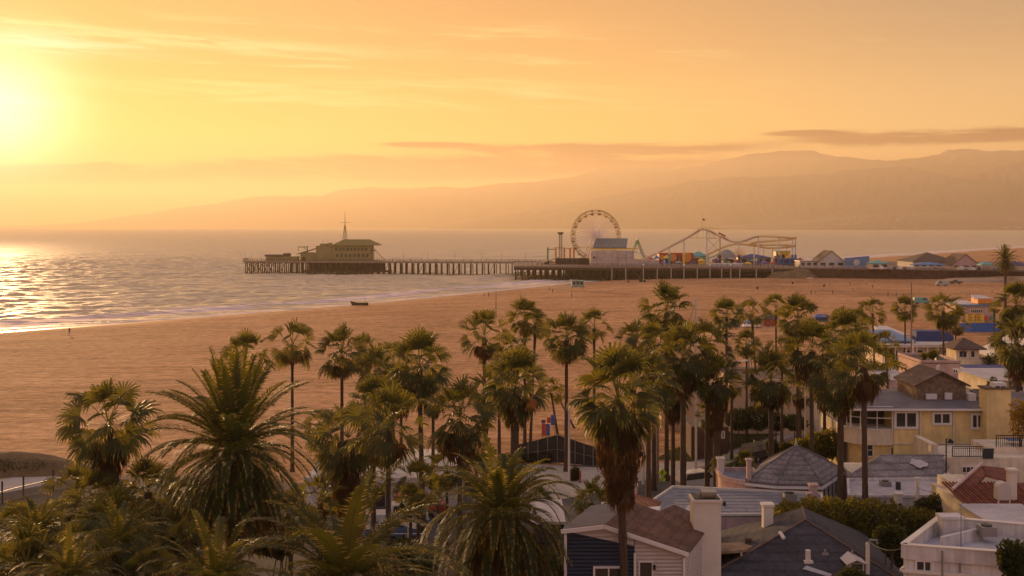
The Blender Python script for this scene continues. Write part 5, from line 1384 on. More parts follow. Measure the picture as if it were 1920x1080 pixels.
for i in range(len(seg)-1):
    a = Vector((seg[i][0],seg[i][1],0)); c = Vector((seg[i+1][0],seg[i+1][1],0))
    L_ = (c-a).length; n = max(1, int(L_/1.5)) if L_ > 1.2 else 1
    fr.bar(a+kk*(zt1-.1), c+kk*(zt1-.1), 0.14, 0.2)
    fr.bar(a+kk*(zt0+.95), c+kk*(zt0+.95), 0.07, 0.07)
    for q in range(n+1):
        if n == 1 and i % 3 and L_ < 1.2: continue
        p = a.lerp(c, q/n); fr.bar(p+kk*zt0, p+kk*zt1, 0.12 if q % 2 == 0 else 0.06)
fr.build('balcony_frame', m_trim, H)
# windows
for (a_, c_, t_, b_, nx_) in ((1676,1721,770,804,2),(1747,1784,772,797,2),(1819,1845,774,805,2)):
    y_ = Yh
    wf = window(H, X(a_,y_), y_, Z(b_,y_), X(c_,y_)-X(a_,y_), Z(t_,y_)-Z(b_,y_), nx_, 1, m_trim, fr=0.2, depth=0.12)
window(H, X(1663,Yh)+.35, Yh+.35, Z(858,Yh), 2.2, 0.95, 2, 1, m_trim, fr=0.12)
window(H, X(1726,Yh), Yh, Z(862,Yh), 0.75, 1.2, 1, 2, m_trim, fr=0.09)
window(H, X(1627,Yh), Yh+.35, Z(858,Yh), 0.6, 1.2, 1, 2, m_trim, fr=0.09)
b = MB()
b.box(X(1676,Yh)+.02,X(1990,Yh),Yh-.09,Yh-.005,Z(833,Yh),Z(830.5,Yh)); b.build('band', m_cream, H)
for px in (1725,1787,1850.5): MB().tube([(X(px,Yh),Yh-.12,Z(858,Yh)),(X(px,Yh),Yh-.12,Z(766,Yh))],0.06,6).build('drain_pipe', m_trim, H)
# roof
b = MB(); xa = X(1588,Yh); xr = X(1990,Yh)
b.solid([(xa,Yh-.5,Z(765,Yh)+.04),(xr,Yh-.5,Z(765,Yh)+.04),(xr,Yh+5,Z(765,Yh)+.6),(xa+3.2,Yh+5,Z(765,Yh)+.6)],0.16)
b.solid([(xa+3.2,Yh+5.01,Z(765,Yh)+.6),(xr,Yh+5.01,Z(765,Yh)+.6),(xr,Yh+11,Z(765,Yh)+.1),(xa,Yh+11,Z(765,Yh)+.1)],0.16)
b.add([(xa,Yh-.5,Z(765,Yh)+.04),(xa+3.2,Yh+5,Z(765,Yh)+.6),(xa+3.2,Yh+5.01,Z(765,Yh)+.6),(xa,Yh+11,Z(765,Yh)+.1)],[(0,1,2,3)])
b.build('roof', m_greyroof, H)
b = MB(); b.box(xa,xr,Yh-.64,Yh-.51,Z(765,Yh)-.14,Z(765,Yh)+.02); b.build('gutter', m_trim, H)
b = MB(); b.bar((xa+3.2,Yh+5,Z(765,Yh)+.66),(xa+.1,Yh-.4,Z(765,Yh)+.12),0.12); b.build('hip_flashing', m_trim, H)
# stone gable on the roof
b = MB(); yg = 100.5; zg = Z(750,yg); b.box(X(1719,yg),X(1811,yg),yg,yg+5,zg,Z(719,yg)); gable_end(b,X(1719,yg),X(1811,yg),yg,Z(719,yg),Z(696,yg)-Z(719,yg),0.4)
sg = b.build('stone_gable', m_stone, H)
b = MB(); gable_roof(b,X(1719,yg),X(1811,yg),yg,yg+5,Z(719,yg)+.03,Z(696,yg)-Z(719,yg),0.35,0.14,axis='y'); b.build('gable_roof', m_brownroof, sg)
b = MB(); b.box(X(1735,yg),X(1755,yg),yg-.25,yg-.01,Z(748,yg),Z(738,yg)); b.box(X(1770,yg),X(1783,yg),yg-.3,yg-.01,Z(748,yg),Z(736,yg)); b.tube([(X(1765,yg),yg+.8,Z(696,yg)),(X(1765,yg),yg+.8,Z(690,yg)),(X(1768,yg),yg+.8,Z(689,yg))],0.16,6); b.box(X(1812,yg),X(1826,yg),yg-.5,yg+.6,zg,Z(737,yg)); b.build('vent_box', m_trim, sg)
yc = 96.6
b = MB(); b.box(X(1850,yc),X(1896,yc),yc,yc+1.6,3,Z(730,yc)); ch = b.build('chimney', m_ystucco, H)
b = MB(); b.box(X(1849,yc)-.05,X(1897,yc)+.05,yc-.1,yc+1.7,Z(730,yc),Z(727.5,yc)); b.build('chimney_cap', m_brownroof, ch)
b = MB(); b.box(X(1868,yc),X(1890,yc),yc+.3,yc+1.3,Z(725,yc),Z(719,yc)); 
for px in (1868,1879,1889.5): b.box(X(px,yc)-.04,X(px,yc)+.04,yc+.3,yc+1.3,Z(728,yc),Z(725,yc)+.01)
b.build('flue_cover', m_trim, ch)
window(H, X(1905,Yh), Yh, Z(800,Yh), 0.9, 1.4, 2, 1, m_trim)

# terrace in front
T = house('cream_terrace', 'cream terrace wall with black railings at the foot of the yellow house', 'terrace', X(1850,90), 90)
yt = 90.0
b = MB(); b.box(X(1768,yt),X(1990,yt),yt,yt+5,3,Z(858,yt)); b.box(X(1755,yt),X(1768,yt)-.02,yt+1,yt+5,3,Z(838,yt)); b.box(X(1868,yt),X(1990,yt),yt+1.5,yt+5.01,Z(858,yt),Z(846,yt)); b.build('wall', m_cream, T)
def iron_rail(px0, px1, zb, zt, y, parent):
    b = MB(); x0, x1 = X(px0,y), X(px1,y); b.bar((x0,y,zt),(x1,y,zt),0.06); b.bar((x0,y,zb),(x1,y,zb),0.05); b.bar((x0,y,zb+(zt-zb)*.8),(x1,y,zb+(zt-zb)*.8),0.03)
    n = int((x1-x0)/0.17)
    for i in range(n+1): xx = x0+(x1-x0)*i/n; b.bar((xx,y,zb),(xx,y,zt),0.028 if i % 8 else 0.06)
    return b.build('railing', m_iron, parent)
iron_rail(1786,1842,Z(857,yt)+.02,Z(838,yt),yt+.15,T); iron_rail(1868,1960,Z(845,yt+1.5)+.05,Z(817,yt+1.5),yt+1.65,T)
window(T, X(1803,yt), yt, Z(887,yt), 1.05, 0.55, 3, 1, m_trim, fr=0.06)
b = MB(); b.obox((X(1852,yt),yt-.1,Z(850,yt)),(1,0,0),(0,1,.15),(0,-.15,1),0.85,0.06,0.85); b.build('solar_panel', m_solar, T)
b = MB(); x_, y_ = X(1774,88), 88; b.tube([(x_,y_,3),(x_,y_,Z(823,88))],[0.07,0.05],6); b.tube([(x_,y_,Z(892,88)),(x_,y_,Z(896,88))],0.16,8)
LP = empty('lamp_post', (x_,y_,3), 0, 'black lamp post with a hooded lantern at the corner of the cream terrace', 'lamp post'); b.build('post', m_iron, LP)
b = MB(); cx = x_+.35; zc = Z(829,88); b.bar((x_,y_,zc+.25),(cx,y_,zc+.25),0.04); b.tube([(cx,y_,zc-.05),(cx,y_,zc+.12),(cx,y_,zc+.25)],[0.28,0.2,0.03],8); b.build('lantern', m_iron, LP)
tbl = empty('patio_table', (X(1895,yt+3),yt+3,Z(846,yt+1.5)), 0, 'blue topped patio table on the terrace of the yellow house', 'table')
b = MB(); zt_ = Z(846,yt+1.5); b.box(X(1885,93),X(1912,93),92.4,93.4,zt_+.68,zt_+.74); b.build('tabletop', m_blue, tbl)
for px in (1887,1910):
    for y_ in (92.5,93.3): MB().bar((X(px,93),y_,zt_),(X(px,93),y_,zt_+.68),0.05).build('leg', m_trim, tbl)

# ---- grey hip roof block and white flat roof
H = house('grey_roofed_house', 'low cream house under a broad grey shingle roof with a whitish patch', 'house', X(1700,88), 88)
b = MB(); b.box(X(1605,87),X(1790,87),87,92,3,8.1); b.build('wall', m_cream, H)
b = MB(); e0 = [P(1588,893,86.2),P(1762,900,86.2),P(1793,858,92.5),P(1640,858,92.5)]
r0, r1 = P(1652,852,90.5), P(1768,852,90.5)
b.solid([e0[0],e0[1],r1,r0],0.15); b.solid([e0[1],e0[2],r1],0.15); b.solid([r0,r1,e0[2],e0[3]],0.12); b.solid([e0[0],r0,e0[3]],0.12)
rf = b.build('roof', m_greyroof2, H)
b = MB(); c = P(1722,868,88.6)+kk*0.05; n_ = ((e0[1]-e0[0]).cross(r0-e0[0])).normalized(); u_ = (e0[1]-e0[0]).normalized(); v_ = n_.cross(u_)
st = []
for i in range(14):
    r_ = (0.9,0.72,0.8,0.62,0.95,0.7,0.66,0.85,0.6,0.78,0.9,0.64,0.74,0.82)[i]*0.85; t = i*math.pi/7; st.append(c + u_*math.cos(t)*r_ + v_*math.sin(t)*r_*1.3)
zpl = lambda p: e0[0].z + ((p-e0[0]).dot(Vector((0,1,0))))*(r0.z-e0[0].z)/(r0.y-e0[0].y)
st = [Vector((p.x,p.y,zpl(p)+0.05)) for p in st]; b.solid(st, 0.03); b.build('roof_patch', m_whiteroof, rf)
H = house('white_flat_roof_building', 'low building with a plain white flat roof and one black vent pipe', 'building', X(1700,83), 83)
pl = [(X(1592,80.5),80.5),(X(1800,80.5),80.5),(X(1800,85.9),85.9),(X(1590,85.9),85.9)]
b = MB(); b.prism(pl,3,7.9); b.build('wall', m_wht, H)
b = MB(); b.prism(pl,7.9,8.0); b.build('roof', m_whiteroof, H)
b = MB(); parapet(b,pl,8.0,0.2,0.2); b.build('parapet', m_wht, H)
b = MB(); b.tube([(X(1693,82),83,8.0),(X(1693,82),83,8.55)],0.2,8); b.build('vent_pipe', m_dark, H)
for px, h_ in ((1720,1.9),(1684,0.8)):
    o = empty('vent_stack', (X(px,79.8),79.8,7.2), 0, {1720:'thin tall pale pipe rising before the white flat roof',1684:'short fat round pale stack before the white flat roof'}[px], 'pipe')
    b = MB(); b.tube([(X(px,79.8),79.8,3),(X(px,79.8),79.8,7.6+h_)],0.13 if px==1720 else 0.3,10); b.build('pipe', m_cwhite, o)
    b = MB(); b.tube([(X(px,79.8),79.8,7.61+h_),(X(px,79.8),79.8,7.72+h_)],0.17 if px==1720 else 0.36,10); b.build('cap', m_cwhite, o)

# ---- pyramid roof house
H = house('pyramid_roof_house', 'pink stucco house under a steep faceted grey shingle roof with a point', 'house', X(1480,88), 88)
ev = [G(1398,900,8.0),G(1457,906,8.0),G(1542,907,8.0),G(1583,880,8.0),G(1552,862,8.0),G(1432,864,8.0)]
apx = P(1493,835,88.5); b = MB(); n = len(ev)
vs = ev+[apx]+[v-kk*0.18 for v in ev]
b.add(vs,[(i,(i+1)%n,n) for i in range(n)]+[(i,n+1+i,n+1+(i+1)%n,(i+1)%n) for i in range(n)]+[tuple(range(2*n,n,-1))]); b.build('roof', m_greyroof2, H)
cen = sum(ev, Vector())/n
b = MB(); b.prism([tuple((v+(cen-v)*0.09)[:2]) for v in ev],3,7.84); b.build('wall', m_pink, H)
b = MB(); 
for i in range(n): b.bar(ev[i]-kk*.32, ev[(i+1)%n]-kk*.32, 0.16, 0.2)
b.build('eaves_trim', m_trim, H)
b = MB()
for i in range(n): b.bar(ev[i]+kk*.03, apx+kk*.03, 0.12, 0.06)
b.build('hip_ridge', m_greyroof, H)
b = MB(); b.tube([apx, apx+kk*.5],[0.14,0.02],6); b.build('finial', m_steel, H)
w0, w1 = ev[2]+(cen-ev[2])*0.09, ev[3]+(cen-ev[3])*0.09; dr_ = (w1-w0).normalized(); nrm = Vector((dr_.y,-dr_.x,0))
for i in range(4):
    p = w0+dr_*(0.5+i*1.05)+nrm*0.0; window(H, p.x, p.y, 6.2, 0.75, 1.3, 1, 1, m_trim, face=(nrm.x,nrm.y), glass=m_dark)
b = MB(); cc = G(1420,893,8.0); pl = [(cc.x-2.6+2.6*(1-math.cos(t)), cc.y+0.8-2.2*math.sin(t)) for t in [i*math.pi/16 for i in range(9)]]+[(cc.x+.4,cc.y+3.5),(cc.x-2.6,cc.y+3.5)]
b.prism(pl,3,7.6); b.build('round_wing', m_pink, H)
b = MB(); parapet(b,pl,7.6,0.2,0.35); b.build('parapet', m_pink, H)
b = MB(); b.prism([(p[0]+.02,p[1]+.02) for p in pl],7.6,7.66); b.build('wing_roof', m_blueroof2, H)
def chimney(px0, px1, pyt, Y, zb, label, m=None, dp=None, cap=True, flue=False, parent=None):
    x0, x1 = X(px0,Y), X(px1,Y); o = empty('chimney', ((x0+x1)/2,Y,zb), 0, label, 'chimney'); dp = dp or (x1-x0)
    zt = Z(pyt,Y); MB().box(x0,x1,Y,Y+dp,zb,zt).build('stack', m or m_cwhite, o)
    if cap: MB().box(x0-.08,x1+.08,Y-.08,Y+dp+.08,zt,zt+.14).build('cap', m or m_cwhite, o)
    if flue:
        b = MB(); b.box(x0+.05,x1-.05,Y+.05,Y+dp-.05,zt+.14,zt+.2); b.build('spark_tray', m_iron, o)
        b = MB(); xc = x0+(x1-x0)*.6
        for q in (-.38,.38):
            for r_ in (.25,.85): b.bar((xc+q,Y+r_,zt+.2),(xc+q,Y+r_,zt+.42),0.05)
        b.box(xc-.42,xc+.42,Y+.15,Y+.95,zt+.42,zt+.52); b.build('flue_cover', m_steel, o)
    return o
chimney(1401,1409,864,86,7.6,'small pale chimney on the round wing left of the pointed roof',m_pink)
chimney(1346,1358,862,90,3,'square white gate pillar with a cap, left of the round wing',m_cwhite)
chimney(1520,1533,912,79.5,5,'pink chimney at the right end of the blue grey flat roof',m_pink)
chimney(1515,1521,928,78.5,5,'thin pink chimney at the end of the blue grey flat roof',m_pink)
chimney(1183,1195,912,87,3,'square pink pillar at the left end of the blue grey flat roof',m_pink)

# ---- pink building with the blue grey flat roof
H = house('flat_roof_building', 'long pink building with a wide blue grey flat roof', 'building', X(1350,80), 80)
pl = [(X(1185,78.2),78.2),(X(1432,78.2),78.2),(X(1545,79.5),79.5),(X(1540,84.4),84.4),(X(1262,86.6),86.6)]
b = MB(); b.prism(pl,3,7.2); b.build('wall', m_pink, H)
b = MB(); b.prism(pl,7.2,7.3); b.build('roof', m_blueroof2, H)
b = MB(); parapet(b,pl,7.3,0.16,0.16); b.build('parapet', m_cwhite, H)
b = MB()
for i in range(1,9):
    y_ = 78.4+i*0.95; b.box(X(1270,y_),X(1500,y_),y_-.03,y_+.03,7.302,7.315)
b.build('roof_seam', m_greyroof, H)
b = MB(); b.prism([(X(1280,79),79),(X(1330,79),79),(X(1340,81),81),(X(1290,81),81)],7.302,7.34); b.build('roof_patch', m_whiteroof, H)
b = MB(); b.tube([(X(1358,81),81,7.3),(X(1358,81),81,7.6)],0.12,8); b.build('vent_pipe', m_dark, H)
b = MB(); x0 = X(1432,78.2)
for i in range(6): b.bar((X(1350+i*6,77.7),77.7,7.0),(X(1350+i*6,77.7),77.7,7.0+random.uniform(.2,.5)),0.1)
# ---- red tiled lean-to
m_tile = ridged('red_clay_tile', (0.26,0.075,0.045), 1.9, 0, 1.0, 0.8, 0.35)
H = house('tiled_lean_to', 'small lean-to with a red tiled hip roof left of the flat roofed pink building', 'building', X(1180,74), 74)
b = MB(); b.box(X(1135,74.5),X(1220,74.5),74.5,78,3,8.3); b.build('wall', m_wht, H)
b = MB(); b.solid([P(1122,951,73.8),P(1232,951,73.8),P(1240,940,77),P(1195,926,78.5),P(1150,930,78.5)],0.12); b.build('roof', m_tile, H)
b = MB(); b.solid([P(1082,965,70),P(1238,955,72),P(1238,949,73.5),P(1120,958,73)],0.25); b.build('white_canopy_edge', m_trim, H)

# ---- navy and white house
H = house('navy_house', 'navy and white boarded house with a brown roof at the bottom centre right', 'house', X(1170,60), 60)
ax2 = Vector((1.9,4.6,0)); A0 = Vector((X(1060,57.8),57.8,Z(992,57.8))); Apk = Vector((X(1132,57.8),57.8,Z(983,57.8))); Aw = Vector((X(1190,57.8),57.8,0)); Br = Vector((X(1282,57.8),57.8,Z(1035,57.8)))
def roofz(x):
    return A0.z+(Apk.z-A0.z)*(x-A0.x)/(Apk.x-A0.x) if x < Apk.x else Apk.z+(Br.z-Apk.z)*(x-Apk.x)/(Br.x-Apk.x)
def wallpoly(x0, x1, zb, th, m, name, drop=0.0):
    xs = [x0]+([Apk.x] if x0 < Apk.x < x1 else [])+[x1]; top = [(x, roofz(x)-drop) for x in xs]
    fr_ = [(x0,57.8,zb),(x1,57.8,zb)]+[(x,57.8,z) for x, z in reversed(top)]
    n = len(fr_); bk = [(p[0]+ax2.x,p[1]+ax2.y,p[2]) for p in fr_]
    b = MB(); b.add(fr_+bk,[tuple(range(n)),tuple(range(2*n-1,n-1,-1))]+[(i,n+i,n+(i+1)%n,(i+1)%n) for i in range(n)]); return b.build(name, m, H)
wallpoly(A0.x, Aw.x-.02, 3, 0, m_boardn, 'wall', 0.1).__setitem__('label','navy boarded wall')
wallpoly(Aw.x, Br.x, 3, 0, m_boardw, 'wall', 0.1).__setitem__('label','white boarded wall')
b = MB(); b.add([(A0.x+.15,57.72,A0.z-.12),(Apk.x,57.72,Apk.z-.12),(Aw.x-.05,57.72,roofz(Aw.x)-.12),(Aw.x-.05,57.72,roofz(Aw.x)-.55)],[(3,2,1,0)]); b.add([(A0.x+.15,57.79,A0.z-.12),(Aw.x-.05,57.79,roofz(Aw.x)-.55),(Aw.x-.05,57.79,roofz(Aw.x)-.12),(Apk.x,57.79,Apk.z-.12)],[(3,2,1,0)]); b.build('gable_panel', m_boardw, H)
b = MB(); b.solid([Apk+Vector((0,-.25,.02)),Br+Vector((.2,-.25,-.05)),Br+ax2+Vector((.2,.2,-.05)),Apk+ax2+Vector((0,.2,.02))],0.12); b.build('roof', m_brown, H)
b = MB(); b.solid([A0+Vector((-.25,-.25,.02)),Apk+Vector((-.01,-.25,.02)),Apk+ax2+Vector((-.01,.2,.02)),A0+ax2+Vector((-.25,.2,.02))],0.12); b.build('roof', m_greyroof, H)
b = MB(); o_ = Vector((0,-.34,-.05)); b.bar(A0+o_+Vector((-.25,0,0)),Apk+o_,0.08,0.2); b.bar(Apk+o_,Br+o_+Vector((.2,0,0)),0.08,0.2); b.build('barge_board', m_trim, H)
b = MB(); b.bar((A0.x,57.7,3),(A0.x,57.7,A0.z-.2),0.14); b.bar((Aw.x,57.68,3),(Aw.x,57.68,roofz(Aw.x)-.9),0.12); b.bar((Br.x,57.7,3),(Br.x,57.7,Br.z-.25),0.12); b.build('corner_board', m_trim, H)
b = MB(); b.solid([P(1188,979,61),P(1265,946,65),P(1352,985,65.5),P(1300,1011,60.6)],0.35); b.build('raised_roof', m_brown, H)
b = MB(); q = [P(1196,982,61.3),P(1268,952,64.6),P(1345,990,65),P(1299,1014,60.9)]
b.prism([(v.x,v.y) for v in q],7,9.9); b.build('rear_wall', m_whs, H)
window(H, X(1112,57.8), 57.78, Z(1092,57.8), 1.6, 0.85, 2, 1, m_trim, fr=0.1)
window(H, X(1197,57.8), 57.78, Z(1100,57.8), 0.75, 1.35, 1, 1, m_trim, fr=0.07)
b = MB(); b.obox((X(1226,57.8),57.65,Z(1062,57.8)),(1,0,0),(0,1,0),(0,0,1),.12,.2,.22); b.build('wall_lamp', m_iron, H)
H2 = house('navy_annex', 'low navy annex with a flat white edged roof left of the navy and white house', 'building', X(1040,64), 64)
b = MB(); b.box(X(1000,64),X(1058,62),62.2,67,3,Z(982,62.2)); b.build('wall', m_boardn, H2)
b = MB(); b.box(X(998,64)-.1,X(1059,62)+.05,62.0,67.2,Z(982,62.2),Z(982,62.2)+.16); b.build('roof', m_whs, H2)
chimney(1301,1352,942,61.6,7,'broad cream chimney with a metal flue cover beside the brown roof',m_cwhite,1.3,True,True)
chimney(1432,1450,950,68,6,'tall slim cream chimney left of the big hedge',m_cwhite,0.6)

# ---- patio roof and dark hip roof at the bottom
H = house('patio_shelter', 'small shelter with a worn brown sloping roof between the cream chimney and the dark roof', 'shelter', X(1370,63.5), 63.5)
b = MB(); b.solid([P(1314,1037,62.4),P(1395,1031,63),P(1442,1012,67),P(1330,1020,67)],0.14); b.build('roof', mat('worn_brown_roof',(0.24,0.15,0.09),0.9,var=0.4,vscale=2.0), H)
b = MB(); b.box(X(1318,62.8),X(1340,62.8),62.8,63.6,3,Z(1042,62.8)); b.build('wall', m_whs, H)
b = MB(); b.bar((X(1390,63.2),63.2,3),(X(1390,63.2),63.2,Z(1036,63.2)),0.1); b.build('post', m_trim, H)
b = MB(); b.tube([P(1403,1019,65.5),P(1403,1009,65.5)],0.2,8); b.build('vent_pipe', m_rust, H)
H = house('dark_roof_house', 'house with a large dark shingled hip roof at the bottom edge', 'house', X(1510,66), 66)
ap = Vector((X(1510,66),66,Z(975,66))); ap2 = ap+Vector((0.6,3,0))
eL = Vector((X(1262,60.4),60.4,7.55)); eR = Vector((X(1735,60.4),60.4,7.55)); bL = Vector((eL.x+4.5,74,7.2)); bR = Vector((eR.x+1.0,74,7.2))
b = MB(); b.solid([eL,eR,ap],0.2); b.solid([eR,bR,ap2,ap],0.2); b.solid([eL,ap,ap2,bL],0.2); b.solid([bL,ap2,bR],0.2); rf = b.build('roof', m_darkroof, H)
b = MB(); b.bar(eL+kk*.04,ap+kk*.04,0.13,0.07); b.bar(ap+kk*.04,ap2+kk*.04,0.13,0.07); b.bar(eR+kk*.04,ap+kk*.04,0.1,0.06); b.build('hip_cap', m_brownroof, H)
b = MB(); b.prism([(eL.x+1.4,60.9),(eR.x-.5,60.9),(bR.x-.5,73.5),(bL.x+.5,73.5)],3,7.3); b.build('wall', m_wht, H)
def on_roof(px, py):
    """point on the front slope seen at the pixel"""
    n_ = (eR-eL).cross(ap-eL).normalized(); dr = Vector(((px-960)/F,1,(HZ-py)/F)); o_ = Vector((0,0,CAMZ)); t = (eL-o_).dot(n_)/dr.dot(n_); return o_+dr*t
p = on_roof(1515,1052); b = MB(); b.tube([p-kk*.1,p+kk*.62],0.15,8); b.box(p.x-.25,p.x+.25,p.y-.2,p.y+.2,p.z-.12,p.z+.04); b.build('vent_pipe', m_cwhite, rf)
for px, py in ((1547,1038),(1598,1040)):
    p = on_roof(px,py); b = MB(); b.tube([p-kk*.1,p+kk*.25],[0.1,0.06],6); b.box(p.x-.18,p.x+.18,p.y-.15,p.y+.15,p.z-.1,p.z+.03); b.build('vent_pipe', m_steel, rf)
p = on_roof(1601,1062); b = MB(); b.box(p.x-.42,p.x+.42,p.y-.5,p.y+1.2,p.z-.1,p.z+.32); gable_roof(b,p.x-.5,p.x+.5,p.y-.5,p.y+1.3,p.z+.33,.2,.1,.05,axis='y'); dm = b.build('dormer', m_whs, rf)
MB().box(p.x-.3,p.x+.3,p.y-.56,p.y-.49,p.z+.0,p.z+.28).build('opening', m_dark, dm)
p0, p1, p2, p3 = on_roof(1512,1062)+kk*.05, on_roof(1560,1078)+kk*.05, on_roof(1556,1083)+kk*.05, on_roof(1505,1068)+kk*.05
b = MB(); b.solid([p0,p1,p2,p3],0.03); b.build('roof_flashing', m_whiteroof, rf)
b = MB(); b.tube([on_roof(1462,1000)+kk*.05,on_roof(1470,1012)+kk*.05],0.12,6); b.build('ridge_end_cap', m_cwhite, rf)

# ---- white building bottom right
H = house('white_parapet_building', 'white flat roofed building with high parapets at the bottom right', 'building', X(1790,58), 58)
pl = [(X(1694,57),57),(X(1915,55.5),55.5),(X(1960,60.5),60.5),(X(1762,62.4),62.4)]; zt = Z(1021,57)
b = MB(); b.prism(pl,3,zt-.75); b.build('wall', m_wht, H)
b = MB(); b.prism([(p[0],p[1]) for p in pl],zt-.75,zt-.70); b.build('roof', m_whiteroof, H)
b = MB(); parapet(b,pl,zt-.70,0.25,0.70); b.build('parapet', m_wht, H)
b = MB(); parapet(b,pl,zt,0.33,0.05); b.build('coping', m_cwhite, H)
b = MB(); parapet(b,[(pl[0][0]-.12,pl[0][1]-.12),(pl[1][0],pl[1][1]-.12),(pl[2][0],pl[2][1]),(pl[3][0]-.12,pl[3][1])],zt-1.35,0.25,0.14); b.build('cornice', m_cwhite, H)
b = MB(); b.bar((X(1800,56.4),58.8,zt-.4),(X(1880,58),60.6,zt-.4),0.2,0.6); b.build('dividing_wall', m_wht, H)
for px in (1766,1799): MB().tube([(X(px,56.3),56.25,zt-4),(X(px,56.3),56.25,zt-.1)],0.05,6).build('drain_pipe', m_steel, H)
chimney(1768,1806,974,60.4,zt-.7,'wide low chimney rising inside the white parapet building',m_wht,0.8)
o = empty('antenna_mast', (X(1802,59),59,zt-.7), 0, 'thin metal mast on the white parapet building', 'mast')
b = MB(); b.tube([(X(1802,59),59,zt-.7),(X(1802,59),59,zt+1.6)],[.03,.02],5); b.build('pole', m_steel, o)
b = MB(); b.bar((X(1797,59),59,zt+1.3),(X(1807,59),59,zt+1.3),0.03); b.build('crossbar', m_steel, o)
H = house('green_edged_house', 'white house with a flat dark green edged roof at the bottom right edge', 'house', X(1915,64), 64)
b = MB(); b.box(X(1874,64),X(1990,64),64,69,3,Z(992,64)); b.build('wall', m_cream, H)
b = MB(); b.box(X(1868,64),X(1995,64),63.6,69.4,Z(992,64),Z(992,64)+.12); b.build('roof', m_whiteroof, H)
b = MB(); b.box(X(1868,64)-.03,X(1995,64),63.5,63.59,Z(993,64)-.18,Z(992,64)+.10); b.build('fascia', mat('dark_green',(0.03,0.06,0.04),0.7), H)
window(H, X(1900,64), 64, Z(1032,64), 1.4, 0.9, 2, 1, mat('brown_frame',(0.25,0.12,0.06),0.7), fr=0.12)

# ---- red tiled house
H = house('red_tile_house', 'house with red clay tile roofs at the right above the hedge', 'house', X(1860,73), 73)
b = MB(); b.box(X(1822,72),X(1990,72),72,79,3,Z(950,72)-.1); b.box(X(1800,75),X(1850,75),75.5,79,3,Z(905,76)-.1); b.build('wall', m_cream, H)
b = MB(); b.solid([P(1815,953,71.4),P(1990,953,71.4),P(1990,905,75.8),P(1830,905,75.8)],0.16); b.build('roof', m_tile, H)
m_tile2 = ridged('red_clay_tile_side', (0.26,0.075,0.045), 1.9, 1, 1.0, 0.8, 0.35)
b = MB(); b.solid([P(1786,922,74.5),P(1806,938,73.5),P(1848,890,76.5),P(1841,873,78.5)],0.16); b.solid([P(1843,873,78.5),P(1849,890,76.5),P(1905,905,76.5),P(1905,880,79)],0.16); b.build('roof', m_tile2, H)
b = MB(); b.bar(P(1786,920,74.4)+kk*.1,P(1841,871,78.5)+kk*.1,0.2,0.14); b.build('ridge_tiles', m_pink, H)
b = MB(); 
for i in range(22):
    x_ = X(1817,71.4)+i*0.235; y0_,y1_ = 71.35,75.8; z0_,z1_ = Z(953,71.4),Z(905,75.8)
    b.tube([(x_,y0_,z0_+.03),(x_+.0,y1_,z1_+.03)],0.075,6)
b.build('tile_rows', m_tile, H)
chimney(1893,1907,884,72.6,8,'tall cream chimney through the red tile roof',m_cwhite,0.5)
o = empty('vent_hood', (X(1883,70.6),70.6,7), 0, 'arched metal hood on thin legs beside the tall cream chimney', 'vent')
x0,x1 = X(1872,70.6),X(1896,70.6); b = MB(); zq = Z(938,70.6)
pts = [(x0+(x1-x0)*(1-math.cos(t))/2, zq+.75+.35*math.sin(t)) for t in [i*math.pi/8 for i in range(9)]]
vs = [(x0,70.6,zq),(x1,70.6,zq)]+[(p[0],70.6,p[1]) for p in reversed(pts)]; n = len(vs); vs2 = [(v[0],71.3,v[2]) for v in vs]
b.add(vs+vs2,[tuple(range(n)),tuple(range(2*n-1,n-1,-1))]+[(i,n+i,n+(i+1)%n,(i+1)%n) for i in range(n)]); b.build('hood', m_whs, o)
for xx in (x0+.05,x1-.05): MB().bar((xx,70.7,6.5),(xx,70.7,zq),0.07).build('leg', m_cwhite, o)

# ---- mid distance buildings on the right
def blk(name, label, cat, px0, px1, pyt, Y, dep, wm, rm, base=3.0, par=True, wins=(), over=0.0, roof_th=0.12):
    x0, x1 = X(px0,Y), X(px1,Y); H = empty(name, ((x0+x1)/2,Y,base), 0, label, cat); zt = Z(pyt,Y)
    b = MB(); b.box(x0,x1,Y,Y+dep,base,zt-roof_th); b.build('wall', wm, H)
    b = MB(); b.box(x0-over,x1+over,Y-over,Y+dep+over,zt-roof_th,zt); b.build('roof', rm, H)
    if par: b = MB(); parapet(b,[(x0,Y),(x1,Y),(x1,Y+dep),(x0,Y+dep)],zt,0.25,0.3); b.build('parapet', wm, H)
    for (a_, c_, t_, b_, nx_) in wins: window(H, X(a_,Y), Y, Z(b_,Y), X(c_,Y)-X(a_,Y), Z(t_,Y)-Z(b_,Y), nx_, 1, m_trim, fr=0.14)
    return H
m_peach = mat('peach_stucco', (0.62,0.42,0.26), 0.9, var=0.08, vscale=0.3)
blk('pink_block','plain pink flat roofed block behind the stone gable','building',1728,1800,680,150,9,m_pink,m_brownroof,wins=((1786,1797,690,700,2),))
blk('pink_terrace','low pink wall and deck left of the plain pink block','building',1665,1727,712,140,12,m_pink,m_whiteroof,par=False)
H = blk('cupola_house','cream house with a small arched window tower under a brown hip roof','house',1785,1850,672,176,8,m_cream,m_brownroof,par=False)
b = MB(); yq = 172; b.box(X(1793,yq),X(1836,yq),yq,yq+4,3,Z(653,yq)); b.build('tower', m_cream, H)
b = MB(); hip_roof(b,X(1793,yq),X(1838,yq),yq,yq+4,Z(653,yq),1.5,0.75); b.build('tower_roof', m_brownroof, H)
for px in (1797,1804.5,1819):
    f_ = window(H, X(px,yq), yq, Z(671,yq), 0.75, 1.15, 1, 1, m_trim, fr=0.12)
